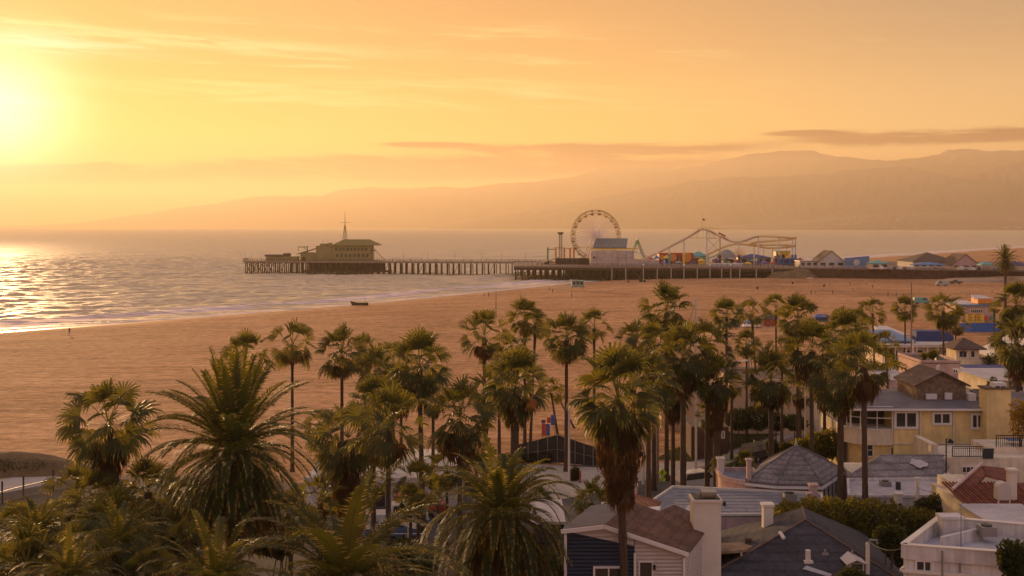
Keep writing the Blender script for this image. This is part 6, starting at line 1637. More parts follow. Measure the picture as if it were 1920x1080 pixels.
H = house('bathhouse', 'long beach bathhouse with blue and grey flat roofs behind the lone palms', 'building', X(1740,192), 192)
yb = 192
b = MB(); b.box(X(1655,yb),X(1818,yb),yb,yb+10,3,Z(650,yb)); b.build('wall', m_cream, H)
b = MB(); b.box(X(1650,yb),X(1820,yb),yb-1.2,yb+4,Z(650,yb),Z(645,yb)); b.build('front_roof', m_ltwall, H)
b = MB(); b.solid([(X(1655,yb),yb+1,Z(640,yb)),(X(1722,yb),yb+1,Z(640,yb)),(X(1722,yb),yb+14,Z(632,yb)),(X(1655,yb),yb+14,Z(632,yb))],0.3); b.build('blue_roof', m_blueroof, H)
b = MB(); b.box(X(1742,yb),X(1814,yb),yb+6,yb+9,Z(648,yb),Z(627,yb)); b.build('dark_clerestory', m_navyroof, H)
b = MB(); b.solid([(X(1690,yb),yb+10,Z(638,yb)),(X(1742,yb),yb+10,Z(638,yb)),(X(1742,yb),yb+22,Z(632,yb)),(X(1715,yb),yb+22,Z(632,yb))],0.3); b.build('rear_roof', m_ltwall, H)
for i in range(6): window(H, X(1668+i*24,yb), yb, Z(680,yb), 1.4, 2.2, 1, 1, m_trim, glass=m_dark)
b = MB()
for i in range(9): b.bar((X(1655+i*20,yb),yb-1.0,3),(X(1655+i*20,yb),yb-1.0,Z(650,yb)),0.16)
b.build('porch_post', m_trim, H)
blk('white_roofed_house','modern cream house with a sloping white roof at the right edge','house',1862,1990,712,128,10,m_cream,m_whiteroof,par=False,over=0.5,wins=((1905,1920,722,742,2),))
blk('flat_grey_block','low block with a dark flat roof right of the cupola tower','building',1845,1990,700,158,10,m_wht,m_navyroof,par=False,wins=((1852,1872,708,725,1),))
H = house('gabled_cream_house', 'cream house with a low gable at the far right edge behind the cupola', 'house', X(1925,175), 175)
b = MB(); b.box(X(1874,175),X(1985,175),175,183,3,Z(668,175)); gable_end(b,X(1874,175),X(1985,175),175,Z(668,175),2.6,.3); b.build('wall', m_cream, H)
b = MB(); gable_roof(b,X(1874,175),X(1985,175),175,183,Z(668,175)+.03,2.6,.5,axis='y'); b.build('roof', m_cwhite, H)
blk('peach_building','large plain peach building behind the palms at the lawn','building',1240,1345,722,136,14,m_peach,m_whiteroof)
blk('peach_wing','peach building with sash windows behind the dense palm','building',1372,1590,716,132,12,m_peach,m_brownroof,wins=((1483,1500,738,756,2),(1535,1552,738,756,2),(1405,1420,738,756,2)))
blk('garden_wall_house','grey brown low house with arched door left of the lawn','building',1296,1366,800,118,6,m_rust,m_brownroof,par=False,wins=((1352,1359,808,822,1),))
o = blk('rear_white_house','white low house glimpsed between the palms left of the yellow house','building',1560,1600,770,118,8,m_wht,m_greyroof,par=False)
# ---- white garage on the left
H = house('white_garage', 'long low white building with dark garage openings behind the left palms', 'building', X(700,98), 98)
yg = 98
b = MB(); b.box(X(575,yg),X(865,yg),yg,yg+8.4,3,5.35); b.build('wall', m_wht, H)
b = MB(); b.box(X(573,yg),X(867,yg),yg-.15,yg+8.5,5.35,5.45); b.build('roof', m_whiteroof, H)
b = MB(); b.box(X(570,yg),X(870,yg),yg-.35,yg-.16,5.1,5.6); b.build('fascia', m_wht, H)
for a_, c_, t_ in ((614,648,922),(672,722,918),(738,745,930)):
    b = MB(); b.box(X(a_,yg),X(c_,yg),yg-.05,yg+.02,3.02,Z(t_,yg)); b.build('opening', m_dark, H)
blk('long_white_canopy','long white flat canopy beyond the garage roof','canopy',735,870,862,112,5,m_wht,m_cwhite,par=False,base=3,over=.4)
# ---- fenced yard
F_ = house('fenced_yard', 'yard fence with dark brown windscreens before the sand in the middle', 'fence', X(1040,115), 115)
fp_ = [G(972,868),G(1045,868),G(1112,874),G(1150,868)]; hh_ = [1.9,2.9,2.0,1.8]; m_mesh = mat('dark_windscreen',(0.045,0.035,0.032),0.9,var=0.3,vscale=1)
for i in range(3):
    a_, c_ = fp_[i], fp_[i+1]; b = MB(); n_ = Vector((0,.02,0)); b.add([a_+kk*.05,c_+kk*.05,c_+kk*hh_[i+1],a_+kk*hh_[i],a_+kk*.05+n_,c_+kk*.05+n_,c_+kk*hh_[i+1]+n_,a_+kk*hh_[i]+n_],[(0,1,2,3),(7,6,5,4),(0,4,5,1),(1,5,6,2),(2,6,7,3),(3,7,4,0)]); b.build('windscreen', m_mesh, F_)
for i in range(3):
    for k in range(4):
        p = fp_[i].lerp(fp_[i+1], k/4); h_ = hh_[i]+(hh_[i+1]-hh_[i])*k/4; b = MB(); b.tube([p-Vector((0,.08,0)),p-Vector((0,.08,0))+kk*(h_+.15)],0.05,6); b.build('post', m_steel, F_)
b = MB()
for i in range(3): b.bar(fp_[i]-Vector((0,.08,0))+kk*(hh_[i]*.5),fp_[i+1]-Vector((0,.08,0))+kk*(hh_[i+1]*.5),0.04)
b.build('rail', m_steel, F_)
Fl = house('lawn_fence', 'dark mesh fence behind the lawn', 'fence', G(1420,800).x, G(1420,800).y)
b = MB(); a_, c_ = G(1360,803), G(1520,796)
b.add([a_,c_,c_+kk*1.9,a_+kk*1.9,a_+Vector((0,.03,0)),c_+Vector((0,.03,0)),c_+Vector((0,.03,1.9)),a_+Vector((0,.03,1.9))],[(0,1,2,3),(7,6,5,4),(0,4,5,1),(1,5,6,2),(2,6,7,3),(3,7,4,0)]); b.build('mesh_panel', m_mesh, Fl)
for k in range(8):
    p = a_.lerp(c_,k/7)-Vector((0,.07,0)); MB().tube([p,p+kk*2.0],0.04,6).build('post', m_steel, Fl)

# ================================================================== hedges and bushes
def hedge(name, label, pxs, Y, ry, n, size, seed, m):
    """pxs: list of (px, top py, bottom py, half width px)"""
    lobes = []; c0 = P(pxs[0][0], pxs[0][2], Y)
    root = empty(name, (c0.x, Y, 3.0), 0, label, 'hedge')
    for px, pt, pb, hw in pxs:
        zt = Z(pt,Y); zb = Z(pb,Y); lobes.append(((X(px,Y)-c0.x, random.uniform(-.3,.3), (zt+zb)/2-3.0), (hw*Y/F, ry, (zt-zb)/2)))
    child_obj('foliage', leaf_cloud(lobes, n, size, seed).mesh('foliage', m), root)
    b = MB()
    for c, r in lobes:
        b.tube([(c0.x+c[0],Y,3.0),(c0.x+c[0]*1.0,Y,3+c[2])],[0.09,0.04],5)
    b.build('branches', M_wood, root)
    return root
hedge('hedge', 'big dark green hedge with sunlit top behind the dark roof', [(1462,950,1010,16),(1478,942,1015,18),(1495,945,1015,22),(1520,934,1020,30),(1560,932,1030,34),(1600,934,1035,34),(1640,936,1040,34),(1680,945,1045,30),(1715,952,1040,30),(1745,958,1030,26),(1560,980,1075,40),(1620,985,1080,40),(1670,990,1085,36)], 75.5, 1.8, 26000, 0.24, 5, M_hedge)
hedge('hedge', 'dark spiky shrubs in front of the white flat roof at the right', [(1735,938,985,20),(1760,930,985,22),(1785,925,985,22),(1810,935,990,18)], 77.5, 0.9, 5000, 0.26, 6, M_bush)
hedge('hedge', 'bushy hedge row behind the pointed roof', [(1500,825,862,20),(1530,812,860,26),(1560,806,858,28),(1585,812,860,20),(1612,830,872,16)], 102, 1.6, 8000, 0.26, 7, M_hedge)
hedge('hedge', 'dark shrubs along the lawn fence behind the lawn', [(1385,768,805,22),(1420,762,806,26),(1455,775,806,22),(1490,780,806,22),(1340,800,835,20)], 126, 1.6, 7000, 0.3, 8, M_bush)
hedge('hedge', 'dark shrubs behind the fenced yard', [(990,842,872,20),(1020,838,872,20),(1090,850,876,18),(1130,845,880,26),(1165,855,885,20)], 117, 1.2, 4500, 0.28, 9, M_bush)
bush(1450,838,26,30,100,'round golden green bush left of the pointed roof',n=1800,seed=11)
bush(1480,842,34,26,100,'low bush touching the tip of the pointed roof',n=1500,seed=12)
bush(958,872,56,44,112,'dark round shrub before the pale paving',n=2000,seed=13)
bush(918,848,34,26,118,'small round shrub at the edge of the sand',n=900,seed=14)
bush(1076,892,24,34,108,'little dark shrub on the pale paving',n=900,seed=15)
bush(1750,664,28,20,152,'yellow green bush on top of the plain pink block',n=700,seed=16,m=M_hedge,zb=9.0)
bush(1732,668,16,14,153,'small bush at the left end of the plain pink block roof',n=350,seed=17,m=M_hedge,zb=9.0)
bush(1858,676,40,34,170,'dark hedge bush right of the cupola tower',n=1200,seed=18)
bush(1905,1050,70,90,54,'leafy bush in the bottom right corner',n=2600,size=0.2,seed=19)
bush(1915,785,50,80,92,'yellow leaved tree at the right edge over the yellow house',n=1500,size=0.22,seed=20,m=leaf_mat('yellow_leaf',(0.42,0.26,0.04),(0.25,0.15,0.03),0.4,0.6,(0.6,0.35,0.05)))
bush(1665,1010,60,50,64,'dark shrub between the dark roof and the white parapet building',n=1800,seed=21)
bush(1590,1085,60,40,56,'dark shrub at the bottom edge right of the dark roof',n=900,seed=22)
bush(825,905,60,34,86,'broad leaved shrub with pale flowers near the garage yard',n=1400,seed=23)
bush(1865,720,30,22,120,'grey green shrub by the white roofed house',n=600,seed=24)
bush(40,868,230,30,111,'weedy scrub growing over the brown dune at the left edge',n=2600,size=0.2,seed=28,dpt=2.5)
bush(1640,690,60,36,150,'low scrub before the bathhouse',n=1500,seed=25)
bush(1895,600,60,60,118,'dense golden leafed bush below the right edge palms',n=2400,size=0.28,seed=26,m=M_hedge)
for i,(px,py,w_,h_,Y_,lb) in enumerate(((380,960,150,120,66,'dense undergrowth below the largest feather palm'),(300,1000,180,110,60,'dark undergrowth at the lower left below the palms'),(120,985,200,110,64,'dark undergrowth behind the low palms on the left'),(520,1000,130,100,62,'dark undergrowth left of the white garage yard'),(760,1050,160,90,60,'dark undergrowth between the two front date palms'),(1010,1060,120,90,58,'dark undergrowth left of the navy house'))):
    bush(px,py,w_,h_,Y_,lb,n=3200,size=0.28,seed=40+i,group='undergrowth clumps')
# ================================================================== vehicles
m_tyre = mat('tyre_rubber', (0.02,0.02,0.02), 0.85)
m_headl = mat('headlight_glass', (0.6,0.58,0.5), 0.15)
m_tail = mat('tail_light', (0.4,0.03,0.02), 0.3)
def carpaint(n, c): return mat(n, c, 0.25, spec=0.7)
m_cw = carpaint('white_car_paint', (0.62,0.60,0.58)); m_cb = carpaint('black_car_paint', (0.025,0.025,0.03)); m_cg = carpaint('green_car_paint', (0.07,0.12,0.07))
m_cbl = carpaint('blue_car_paint', (0.08,0.14,0.26)); m_cr = carpaint('red_car_paint', (0.35,0.04,0.03)); m_cs = carpaint('silver_car_paint', (0.34,0.33,0.32))
PROF = {'sedan': ([(-2.2,.35),(-2.25,.75),(-1.9,.95),(-1.15,1.0),(-.55,1.45),(.75,1.45),(1.45,1.02),(2.1,.88),(2.25,.65),(2.2,.35)], [(-1.02,1.02),(-.5,1.41),(.7,1.41),(1.28,1.04)]),
        'suv': ([(-2.3,.4),(-2.35,.95),(-2.25,1.15),(-1.95,1.78),(.55,1.80),(1.25,1.18),(2.15,1.05),(2.35,.8),(2.3,.4)], [(-2.08,1.18),(-1.85,1.70),(.5,1.72),(1.05,1.2)]),
        'van': ([(-2.5,.4),(-2.55,1.2),(-2.5,2.1),(1.3,2.1),(1.9,1.25),(2.45,1.05),(2.5,.4)], [(.1,1.25),(.1,1.95),(1.2,1.95),(1.7,1.27)]),
        'pickup': ([(-2.6,.5),(-2.65,1.05),(-.6,1.05),(-.45,1.75),(.8,1.75),(1.4,1.1),(2.45,1.0),(2.6,.5)], [(-.42,1.15),(-.3,1.66),(.75,1.66),(1.2,1.14)])}
def car_protos(kind, paint):
    """meshes of one car, nose along +X"""
    prof, win = PROF[kind]; W_ = 0.9; out = []
    b = MB(); n = len(prof)
    def wd(z): return W_*(1.0 if z < 1.0 else 1.0-0.22*(z-1.0)/0.8)
    L_ = [(x,-wd(z),z) for x, z in prof]; R_ = [(x,wd(z),z) for x, z in prof]
    b.add(L_+R_,[tuple(range(n-1,-1,-1)),tuple(range(n,2*n))]+[(i,(i+1)%n,n+(i+1)%n,n+i) for i in range(n)]); out.append(('body', b, paint, None))
    b = MB()
    for sg in (-1,1):
        vs = [(x,sg*(wd(z)+.012),z) for x, z in win]; b.add(vs,[tuple(range(4)) if sg < 0 else tuple(range(3,-1,-1))])
    (x0,z0),(x1,z1) = [(p, q) for p, q in (win[2], win[3])]
    b.add([(x1+.12,-wd(z0)*.85,z1-.01),(x1+.12,wd(z0)*.85,z1-.01),(x0+.10,wd(z1)*.78,z0+.02),(x0+.10,-wd(z1)*.78,z0+.02)],[(0,1,2,3)])
    (x0,z0),(x1,z1) = win[1], win[0]
    b.add([(x1-.12,-wd(z0)*.85,z1),(x1-.12,wd(z0)*.85,z1),(x0-.09,wd(z1)*.78,z0),(x0-.09,-wd(z1)*.78,z0)],[(3,2,1,0)]); out.append(('window_glass', b, m_glass, None))
    fx = prof[-2][0]; rx = prof[1][0]
    for sg in (-1,1):
        b = MB(); b.obox((fx-.02,sg*.62,prof[-2][1]+.02),(1,0,0),(0,1,0),(0,0,1),.12,.34,.14); out.append(('headlight', b, m_headl, None))
        b = MB(); b.obox((rx+.02,sg*.66,prof[1][1]-.02),(1,0,0),(0,1,0),(0,0,1),.1,.26,.14); out.append(('tail_light', b, m_tail, None))
        for wx_ in (-1.4,1.4):
            b = MB(); b.tube([(wx_,sg*.70,.33),(wx_,sg*.92,.33)],[.33,.33],14); out.append(('wheel', b, m_tyre, sg))
    return out
_cars = {}
def car(kind, paint, loc, heading, label, group, name='parked_car', cat='car'):
    root = empty(name, loc, heading, label, cat, group)
    key = (kind, paint.name)
    if key not in _cars:
        l_ = []
        for nm, b, m_, sg in car_protos(kind, paint):
            me = bpy.data.meshes.new(nm); me.from_pydata(b.v, [], b.f); me.materials.append(m_)
            rm_ = None
            if nm == 'wheel':
                c_ = b.v[0]; wx_ = -1.4 if c_[0] < 0 else 1.4; r_ = MB(); r_.tube([(wx_,sg*.915,.33),(wx_,sg*.935,.33)],[.19,.17],10)
                rm_ = bpy.data.meshes.new('rim'); rm_.from_pydata(r_.v, [], r_.f); rm_.materials.append(m_steel)
            l_.append((nm, me, rm_))
        _cars[key] = l_
    for nm, me, rm_ in _cars[key]:
        o_ = child_obj(nm, me, root)
        if rm_: child_obj('rim', rm_, o_)
    return root
GC = 'cars parked near the lawn road'
def gl_(px, py): v = G(px,py); return (v.x,v.y,3.02)
car('suv', m_cb, gl_(1425,862), rad(38), 'black car parked left of the pointed roof house', GC)
car('sedan', m_cg, gl_(1374,880), rad(38), 'green car with pale roof line just behind the white gate pillar', GC)
car('suv', m_cw, gl_(1312,918), rad(25), 'white car behind the blue grey flat roof, between two thick palm trunks', GC)
car('suv', m_cbl, gl_(1172,930), rad(90), 'blue van partly hidden by the pillar left of the flat roof', GC)
car('sedan', m_cr, gl_(1528,802), rad(38), 'dark red car far up the lawn road', GC)
car('sedan', m_cs, gl_(1555,792), rad(38), 'silver car farthest up the lawn road behind the palm trunks', GC)
GL = 'cars parked beside the white garage'
car('pickup', m_cw, (X(745,92),92,3.02), rad(8), 'white pickup parked in front of the white garage', GL, cat='pickup')
car('sedan', m_cbl, (X(730,88),88,3.02), rad(5), 'blue grey car in front of the white pickup by the garage', GL)
car('suv', m_cr, (X(786,95),95,3.02), rad(0), 'dark red car right of the white pickup by the garage', GL)
o = empty('yard_rail', (X(740,86),86,3.02), 0, 'white two bar rail beside the cars at the white garage', 'railing')
b = MB(); b.bar((X(705,86),86,4.6),(X(800,86),86,4.6),0.07); b.bar((X(705,86),86,3.9),(X(800,86),86,3.9),0.05); b.build('bars', m_trim, o)
for px in (705,732,765,800): MB().bar((X(px,86),86,3.0),(X(px,86),86,4.62),0.07).build('post', m_trim, o)
GP = 'cars on the pier car park'
pk = [(1652,m_cw),(1669,m_cs),(1677,m_cb),(1686,m_cw),(1697,m_cr),(1705,m_cs),(1800,m_cw),(1812,m_cs),(1822,m_cw),(1833,m_cb),(1868,m_cbl),(1876,m_cs),(1885,m_cw),(1898,m_cs)]
nm_ = ['first','second','third','fourth','fifth','sixth','seventh','eighth','ninth','tenth','eleventh','twelfth','thirteenth','fourteenth']
for i,(px,m_) in enumerate(pk):
    Yp = 516+((i*37) % 5)*1.2-(px-1650)*0.05
    car('sedan' if i % 3 else 'suv', m_, (X(px,Yp),Yp,DZ), rad(80+(i*53) % 25), '%s %s car from the left on the pier car park' % (nm_[i], {'white_car_paint':'white','silver_car_paint':'silver','black_car_paint':'black','red_car_paint':'red','blue_car_paint':'blue'}[m_.name]), GP)

# ================================================================== poles, lamps, signs
def pole(px, pyb, pyt, r, label, m=None, Y=None, z=3.0, cat='pole', name='pole', arm=None, group='tall poles'):
    g_ = G(px,pyb,z) if Y is None else Vector((X(px,Y),Y,z)); Y = g_.y; zt = Z(pyt,Y)
    o = empty(name, g_, 0, label, cat, group)
    b = MB(); b.tube([g_,(g_.x,Y,zt)],[r,r*.7],8); b.build('shaft', m or m_steel, o)
    b = MB()
    if arm == 'T': b.box(g_.x-1.25,g_.x+1.25,Y-.3,Y+.3,zt,zt+.28); b.build('lamp_head', m_globe, o)
    elif arm: b.bar((g_.x,Y,zt),(g_.x+arm,Y,zt+.25),.08); b.obox((g_.x+arm,Y,zt+.22),(1,0,.1),(0,1,0),(0,0,1),.7,.28,.14); b.build('lamp_head', m_globe, o)
    else: b.tube([(g_.x,Y,zt),(g_.x,Y,zt+r*1.5)],[r*.9,r*.2],8); b.build('cap', m or m_steel, o)
    return o
m_wpole = mat('wood_pole', (0.26,0.19,0.14), 0.9, var=0.2, vscale=2)
pole(1305,893,560,0.13,'pale concrete lamp pole beside the tallest palm, running from street to sand',m_cwhite)
pole(1409,700,612,0.12,'pole with a broad white double lamp head on the sand',m_steel,Y=165,arm='T',name='lamp_post',cat='lamp post')
pole(1372,845,680,0.10,'thin steel lamp post on the lawn',m_steel,arm=1.4,name='lamp_post',cat='lamp post')
pole(1206,908,835,0.16,'white street lamp column by the yellow crossing sign',m_cwhite,name='lamp_post',cat='lamp post')
pole(1233,905,700,0.15,'wooden utility pole behind the yellow crossing sign',m_wpole)
pole(1067,905,770,0.12,'grey pole at the corner of the fenced yard',m_cwhite)
pole(930,640,547,0.14,'lone dark pole on the sand above the ragged palm',m_wpole,Y=330)
pole(1100,640,562,0.10,'thin pole on the sand above the small crowned palm',m_wpole,Y=380)
pole(1709,700,530,0.14,'tall pole on the sand left of the full crowned palm',m_wpole,Y=185)
pole(1712,735,640,0.13,'pale lamp pole in front of the bathhouse',m_cwhite,Y=165)
pole(1384,560,552,0.06,'short net pole on the far sand',m_wpole,Y=300)
pole(1519,540,522,0.10,'sign pole near the foot of the dune',m_pale,Y=480,arm='T')
pole(1418,700,720,0.1,'white banner pole on the sand near the peach building',m_cwhite,Y=150)
pole(1404,810,640,0.11,'second thin pole left of the dense palm',m_steel,Y=140)
pole(1510,855,700,0.11,'grey pole between the tall palms behind the hedge row',m_cwhite,Y=106)
# crossing sign
g_ = G(1241,918); Ys = g_.y
o = empty('crossing_sign', g_, 0, 'yellow diamond crossing sign with a walking figure and an arrow plate', 'sign')
m_sy = mat('sign_yellow', (0.62,0.80,0.04), 0.5); m_sk = mat('sign_black', (0.015,0.015,0.015), 0.6)
MB().bar((g_.x,Ys,3),(g_.x,Ys,Z(880,Ys)),0.07).build('post', m_steel, o)
c = Vector((X(1242,Ys),Ys-.06,Z(886.5,Ys))); s_ = 0.42
pts = [c+Vector((0,0,-s_)),c+Vector((s_,0,0)),c+Vector((0,0,s_)),c+Vector((-s_,0,0))]
b = MB(); b.add(pts+[p+Vector((0,.03,0)) for p in pts],[(0,1,2,3),(7,6,5,4),(0,4,5,1),(1,5,6,2),(2,6,7,3),(3,7,4,0)]); pn = b.build('diamond_panel', m_sy, o)
def fig(mb, c, k, y):
    f = lambda x, z: Vector((c.x+x*k, y, c.z+z*k))
    mb.tube([f(.02,.26)+Vector((0,.01,0)), f(.02,.26)-Vector((0,.006,0))],[.055*k]*2,10)
    for a_, c_, w_ in (((0,.2),(0,-.02),.10),((0,-.02),(.13,-.27),.055),((0,-.02),(-.10,-.14),.055),((-.10,-.14),(-.14,-.28),.05),((0,.17),(.13,.03),.045),((0,.17),(-.12,.05),.045)):
        p, q = f(*a_), f(*c_); mb.bar(p,q,w_*k,0.012)
b = MB(); fig(b, c+Vector((0,0,-.02)), 0.85, c.y-.008); b.build('walking_figure', m_sk, pn)
c2 = c+Vector((0,0,-.62)); b = MB(); b.box(c2.x-.28,c2.x+.28,c2.y,c2.y+.03,c2.z-.16,c2.z+.16); pn2 = b.build('arrow_plate', m_sy, o)
b = MB(); b.bar((c2.x+.18,c2.y-.008,c2.z+.08),(c2.x-.12,c2.y-.008,c2.z-.06),.04,.012); b.bar((c2.x-.2,c2.y-.008,c2.z-.1),(c2.x-.14,c2.y-.008,c2.z+.03),.04,.012); b.bar((c2.x-.2,c2.y-.008,c2.z-.1),(c2.x-.05,c2.y-.008,c2.z-.11),.04,.012); b.build('arrow', m_sk, pn2)
for px, py, lb in ((1088,905,'red and white bollard on the pale paving before the skirted palm'),(1414,862,'yellow painted pole next to the spiky ornamental palm')):
    g_ = G(px,py); h_ = 1.2 if px < 1200 else 2.0; o = empty('bollard', g_, 0, lb, 'bollard')
    MB().tube([g_,g_+kk*h_],[.09,.08],8).build('post', m_red if px < 1200 else m_sy, o); MB().tube([g_+kk*h_,g_+kk*(h_+.08)],[.1,.03],8).build('cap', m_cwhite, o)
    MB().tube([g_,g_+kk*.06],[.22,.2],10).build('base', m_steel, o)

def wire(a, c, sag, label, r_=0.02):
    a = Vector(a); c = Vector(c); n = 16; pts = [a.lerp(c, i/n)-Vector((0,0,sag*4*(i/n)*(1-i/n))) for i in range(n+1)]
    o = MB().tube(pts, r_, 4, False).build('cable', m_sk); tag(o, label, 'cable', 'overhead cables'); return o
wire(P(1237,702,105),P(1510,705,106),1.2,'sagging overhead cable from the wooden utility pole to the tall palms')
wire(P(1305,566,112),P(1237,706,105),0.6,'overhead cable dropping from the pale concrete lamp pole')
wire(P(1630,1016,62),P(1697,1026,57.5),0.3,'short service cable running to the white parapet building',0.03)
wire(P(1720,915,79.8),P(1885,905,72),0.6,'cable over the red tile house',0.015)
o = empty('service_pole', (X(1627,62),62,6.5), 0, 'grey service pole with bent pipe between the dark roof and the white building', 'pole')
b = MB(); x_ = X(1627,62); b.tube([(x_,62,6.5),(x_,62,Z(1018,62))],0.12,8); b.build('pole', m_cwhite, o)
b = MB(); b.tube([(x_,62,Z(1018,62)),(x_+.15,62,Z(1012,62)),(x_+.5,62,Z(1013,62)),(x_+.55,62,Z(1020,62))],0.07,6); b.build('weatherhead', m_steel, o)
def roof_unit(px, py, Y, w, h, label, m=None):
    p = P(px, py, Y); o = empty('roof_unit', p, 0, label, 'air conditioner', 'roof units')
    MB().box(p.x-w/2,p.x+w/2,p.y-w/2,p.y+w/2,p.z,p.z+h).build('casing', m or m_steel, o)
    MB().tube([(p.x,p.y,p.z+h),(p.x,p.y,p.z+h+.06)],[w*.36,w*.36],12).build('fan_grille', m_iron, o)
roof_unit(1480,940,82,0.9,0.6,'grey box unit on the right half of the blue grey flat roof')
roof_unit(1300,936,82.5,0.6,0.35,'small box unit on the blue grey flat roof near the cream chimney')
roof_unit(1660,912,84.2,0.7,0.4,'box unit at the left of the plain white flat roof')
roof_unit(1850,1003,60,0.8,0.5,'metal box unit on the white parapet building')
roof_unit(1830,742,101,0.8,0.5,'box unit beside the stone gable on the yellow house roof')
roof_unit(1760,676,153,1.0,0.5,'box unit on the plain pink block roof')
for px,py,Y_,lb_ in ((1560,905,84.2,'thin antenna at the right end of the blue grey flat roof'),(1800,700,102,'thin antenna on the stone gable house roof'),(1880,690,131,'thin antenna on the white roofed house')):
    p = P(px,py,Y_); o = empty('antenna', p, 0, lb_, 'antenna', 'roof antennas'); MB().tube([p,p+kk*1.6],[.025,.015],5).build('mast', m_steel, o)
    b = MB()
    for q in range(4): b.bar(p+kk*(1.1+q*.13)+Vector((-.35+.05*q,0,0)),p+kk*(1.1+q*.13)+Vector((.35-.05*q,0,0)),.018)
    b.build('aerial', m_steel, o)
H = [o_ for o_ in C.objects if o_.name == 'white_parapet_building'][0]
window(H, X(1716,56.8), 56.84, Z(1075,56.8), 0.9, 0.7, 2, 1, m_trim, face=(-0.22,-1))
H = [o_ for o_ in C.objects if o_.name == 'flat_roof_building'][0]
for px in (1452,1480): window(H, X(px,78.6), 78.62, 5.6, 0.9, 0.8, 2, 1, m_trim, face=(0.27,-1))
# ================================================================== things on the sand
def on_sand(px, py):
    Y = 300.0
    for _ in range(30):
        z = gz(X(px,Y),Y); Y = (CAMZ-z)*F/(py-HZ)
    return Vector((X(px,Y),Y,gz(X(px,Y),Y)))
# boat
g_ = on_sand(675,573.5)
o = empty('beached_boat', g_, rad(6), 'dark wooden boat drawn up at the edge of the surf', 'boat')
L_ = 5.6; b = MB(); sec = []
for i in range(9):
    u = i/8; x = (u-.5)*L_; w_ = 0.85*math.sin(math.pi*min(.96,max(.05,u*.92+.04)))**.6; sh = 0.9+0.7*(1-u)**3+0.15*u**2
    sec.append([(x-(0.5*(1-u) if k in (0,4) else 0), w_*s, z_) for k,(s,z_) in enumerate(((-1,sh),(-.7,.35),(0,.12),(.7,.35),(1,sh)))])
for r_ in range(8):
    for k in range(4):
        a_,c_,d_,e_ = sec[r_][k],sec[r_][k+1],sec[r_+1][k+1],sec[r_+1][k]; b.add([a_,c_,d_,e_],[(0,1,2,3)]); 
        q = [(p[0]*.97,p[1]*.92,p[2]+.05) for p in (a_,c_,d_,e_)]; b.add(q,[(3,2,1,0)])
b.add([sec[8][k] for k in range(5)],[(0,1,2,3,4)]); b.add([sec[0][k] for k in range(5)],[(4,3,2,1,0)])
def lb(mb, nm, m_, root):
    me = bpy.data.meshes.new(nm); me.from_pydata(mb.v,[],mb.f); me.materials.append(m_); return child_obj(nm, me, root)
lb(b,'hull',m_timber,o)
for x in (-1.2,0.2,1.5): b = MB(); b.box(x-.12,x+.12,-.7,.7,.72,.77); lb(b,'thwart',m_deck,o)
b = MB(); b.bar((1.8,0,.3),(1.75,0,2.9),.08); lb(b,'pole',m_timber,o)
b = MB(); b.bar((-2.2,.82,1.0),(2.6,.82,1.08),.08); b.bar((-2.2,-.82,1.0),(2.6,-.82,1.08),.08); lb(b,'gunwale',m_deck,o)
# lifeguard tower
g_ = on_sand(1083,545); gx_,gy_,g0 = g_
o = empty('lifeguard_tower', g_, 0, 'pale teal lifeguard hut on stilts with a ramp at the waterline', 'lifeguard tower')
m_lg = mat('lifeguard_teal', (0.24,0.36,0.34), 0.7)
b = MB(); b.box(gx_-2.4,gx_+2.4,gy_-1.7,gy_+1.7,g0+1.7,g0+4.0); b.build('cabin', m_lg, o)
b = MB(); b.solid([(gx_-3.0,gy_-2.3,g0+4.35),(gx_+3.0,gy_-2.3,g0+4.05),(gx_+3.0,gy_+2.3,g0+4.05),(gx_-3.0,gy_+2.3,g0+4.35)],0.18); b.build('roof', m_lg, o)
b = MB(); b.box(gx_-3.0,gx_+3.0,gy_-2.3,gy_+2.3,g0+1.5,g0+1.68); b.build('platform', m_deck, o)
for a_ in (-2.4,2.4):
    for c_ in (-1.9,1.9): MB().bar((gx_+a_,gy_+c_,g0-.2),(gx_+a_,gy_+c_,g0+1.5),0.22).build('stilt', m_yellow, o)
b = MB(); b.solid([(gx_-8.2,gy_-1.0,g0+.05),(gx_-3.0,gy_-1.0,g0+1.66),(gx_-3.0,gy_+.4,g0+1.66),(gx_-8.2,gy_+.4,g0+.05)],0.12); b.build('ramp', m_lg, o)
b = MB()
for y_ in (-1.0,.4): b.bar((gx_-8.2,gy_+y_,g0+.9),(gx_-3.0,gy_+y_,g0+2.6),0.07)
b.build('ramp_rail', m_lg, o)
for x_ in (-1.5,0,1.5): MB().box(gx_+x_-.5,gx_+x_+.5,gy_-1.76,gy_-1.69,g0+2.6,g0+3.5).build('window', m_glass, o)
# beach huts and tents by the palms
def btent(px0, px1, py, pyb, m_, label, wall=None, group='tents and stalls on the sand'):
    g_ = on_sand((px0+px1)/2, pyb); w_ = (px1-px0)*g_.y/F; h_ = Z(py,g_.y)-g_.z; x,y,z = g_
    o = empty('beach_tent', g_, 0, label, 'tent', group)
    for a_ in (-.5,.5):
        for c_ in (0,1.8): MB().bar((x+a_*w_*.96,y+c_,z),(x+a_*w_*.96,y+c_,z+h_*.68),0.09).build('pole', m_trim, o)
    b = MB(); hip_roof(b,x-w_/2,x+w_/2,y,y+1.8,z+h_*.68,h_*.32,0.1,None,0.3); b.build('canopy', m_, o)
    if wall: b = MB(); b.box(x-w_*.46,x+w_*.46,y+1.6,y+1.7,z,z+h_*.6); b.build('back_panel', wall, o)
    return o
m_bluet = mat('blue_canvas', (0.12,0.17,0.38), 0.8); m_redt = mat('red_canvas',(0.55,0.09,0.05),0.8)
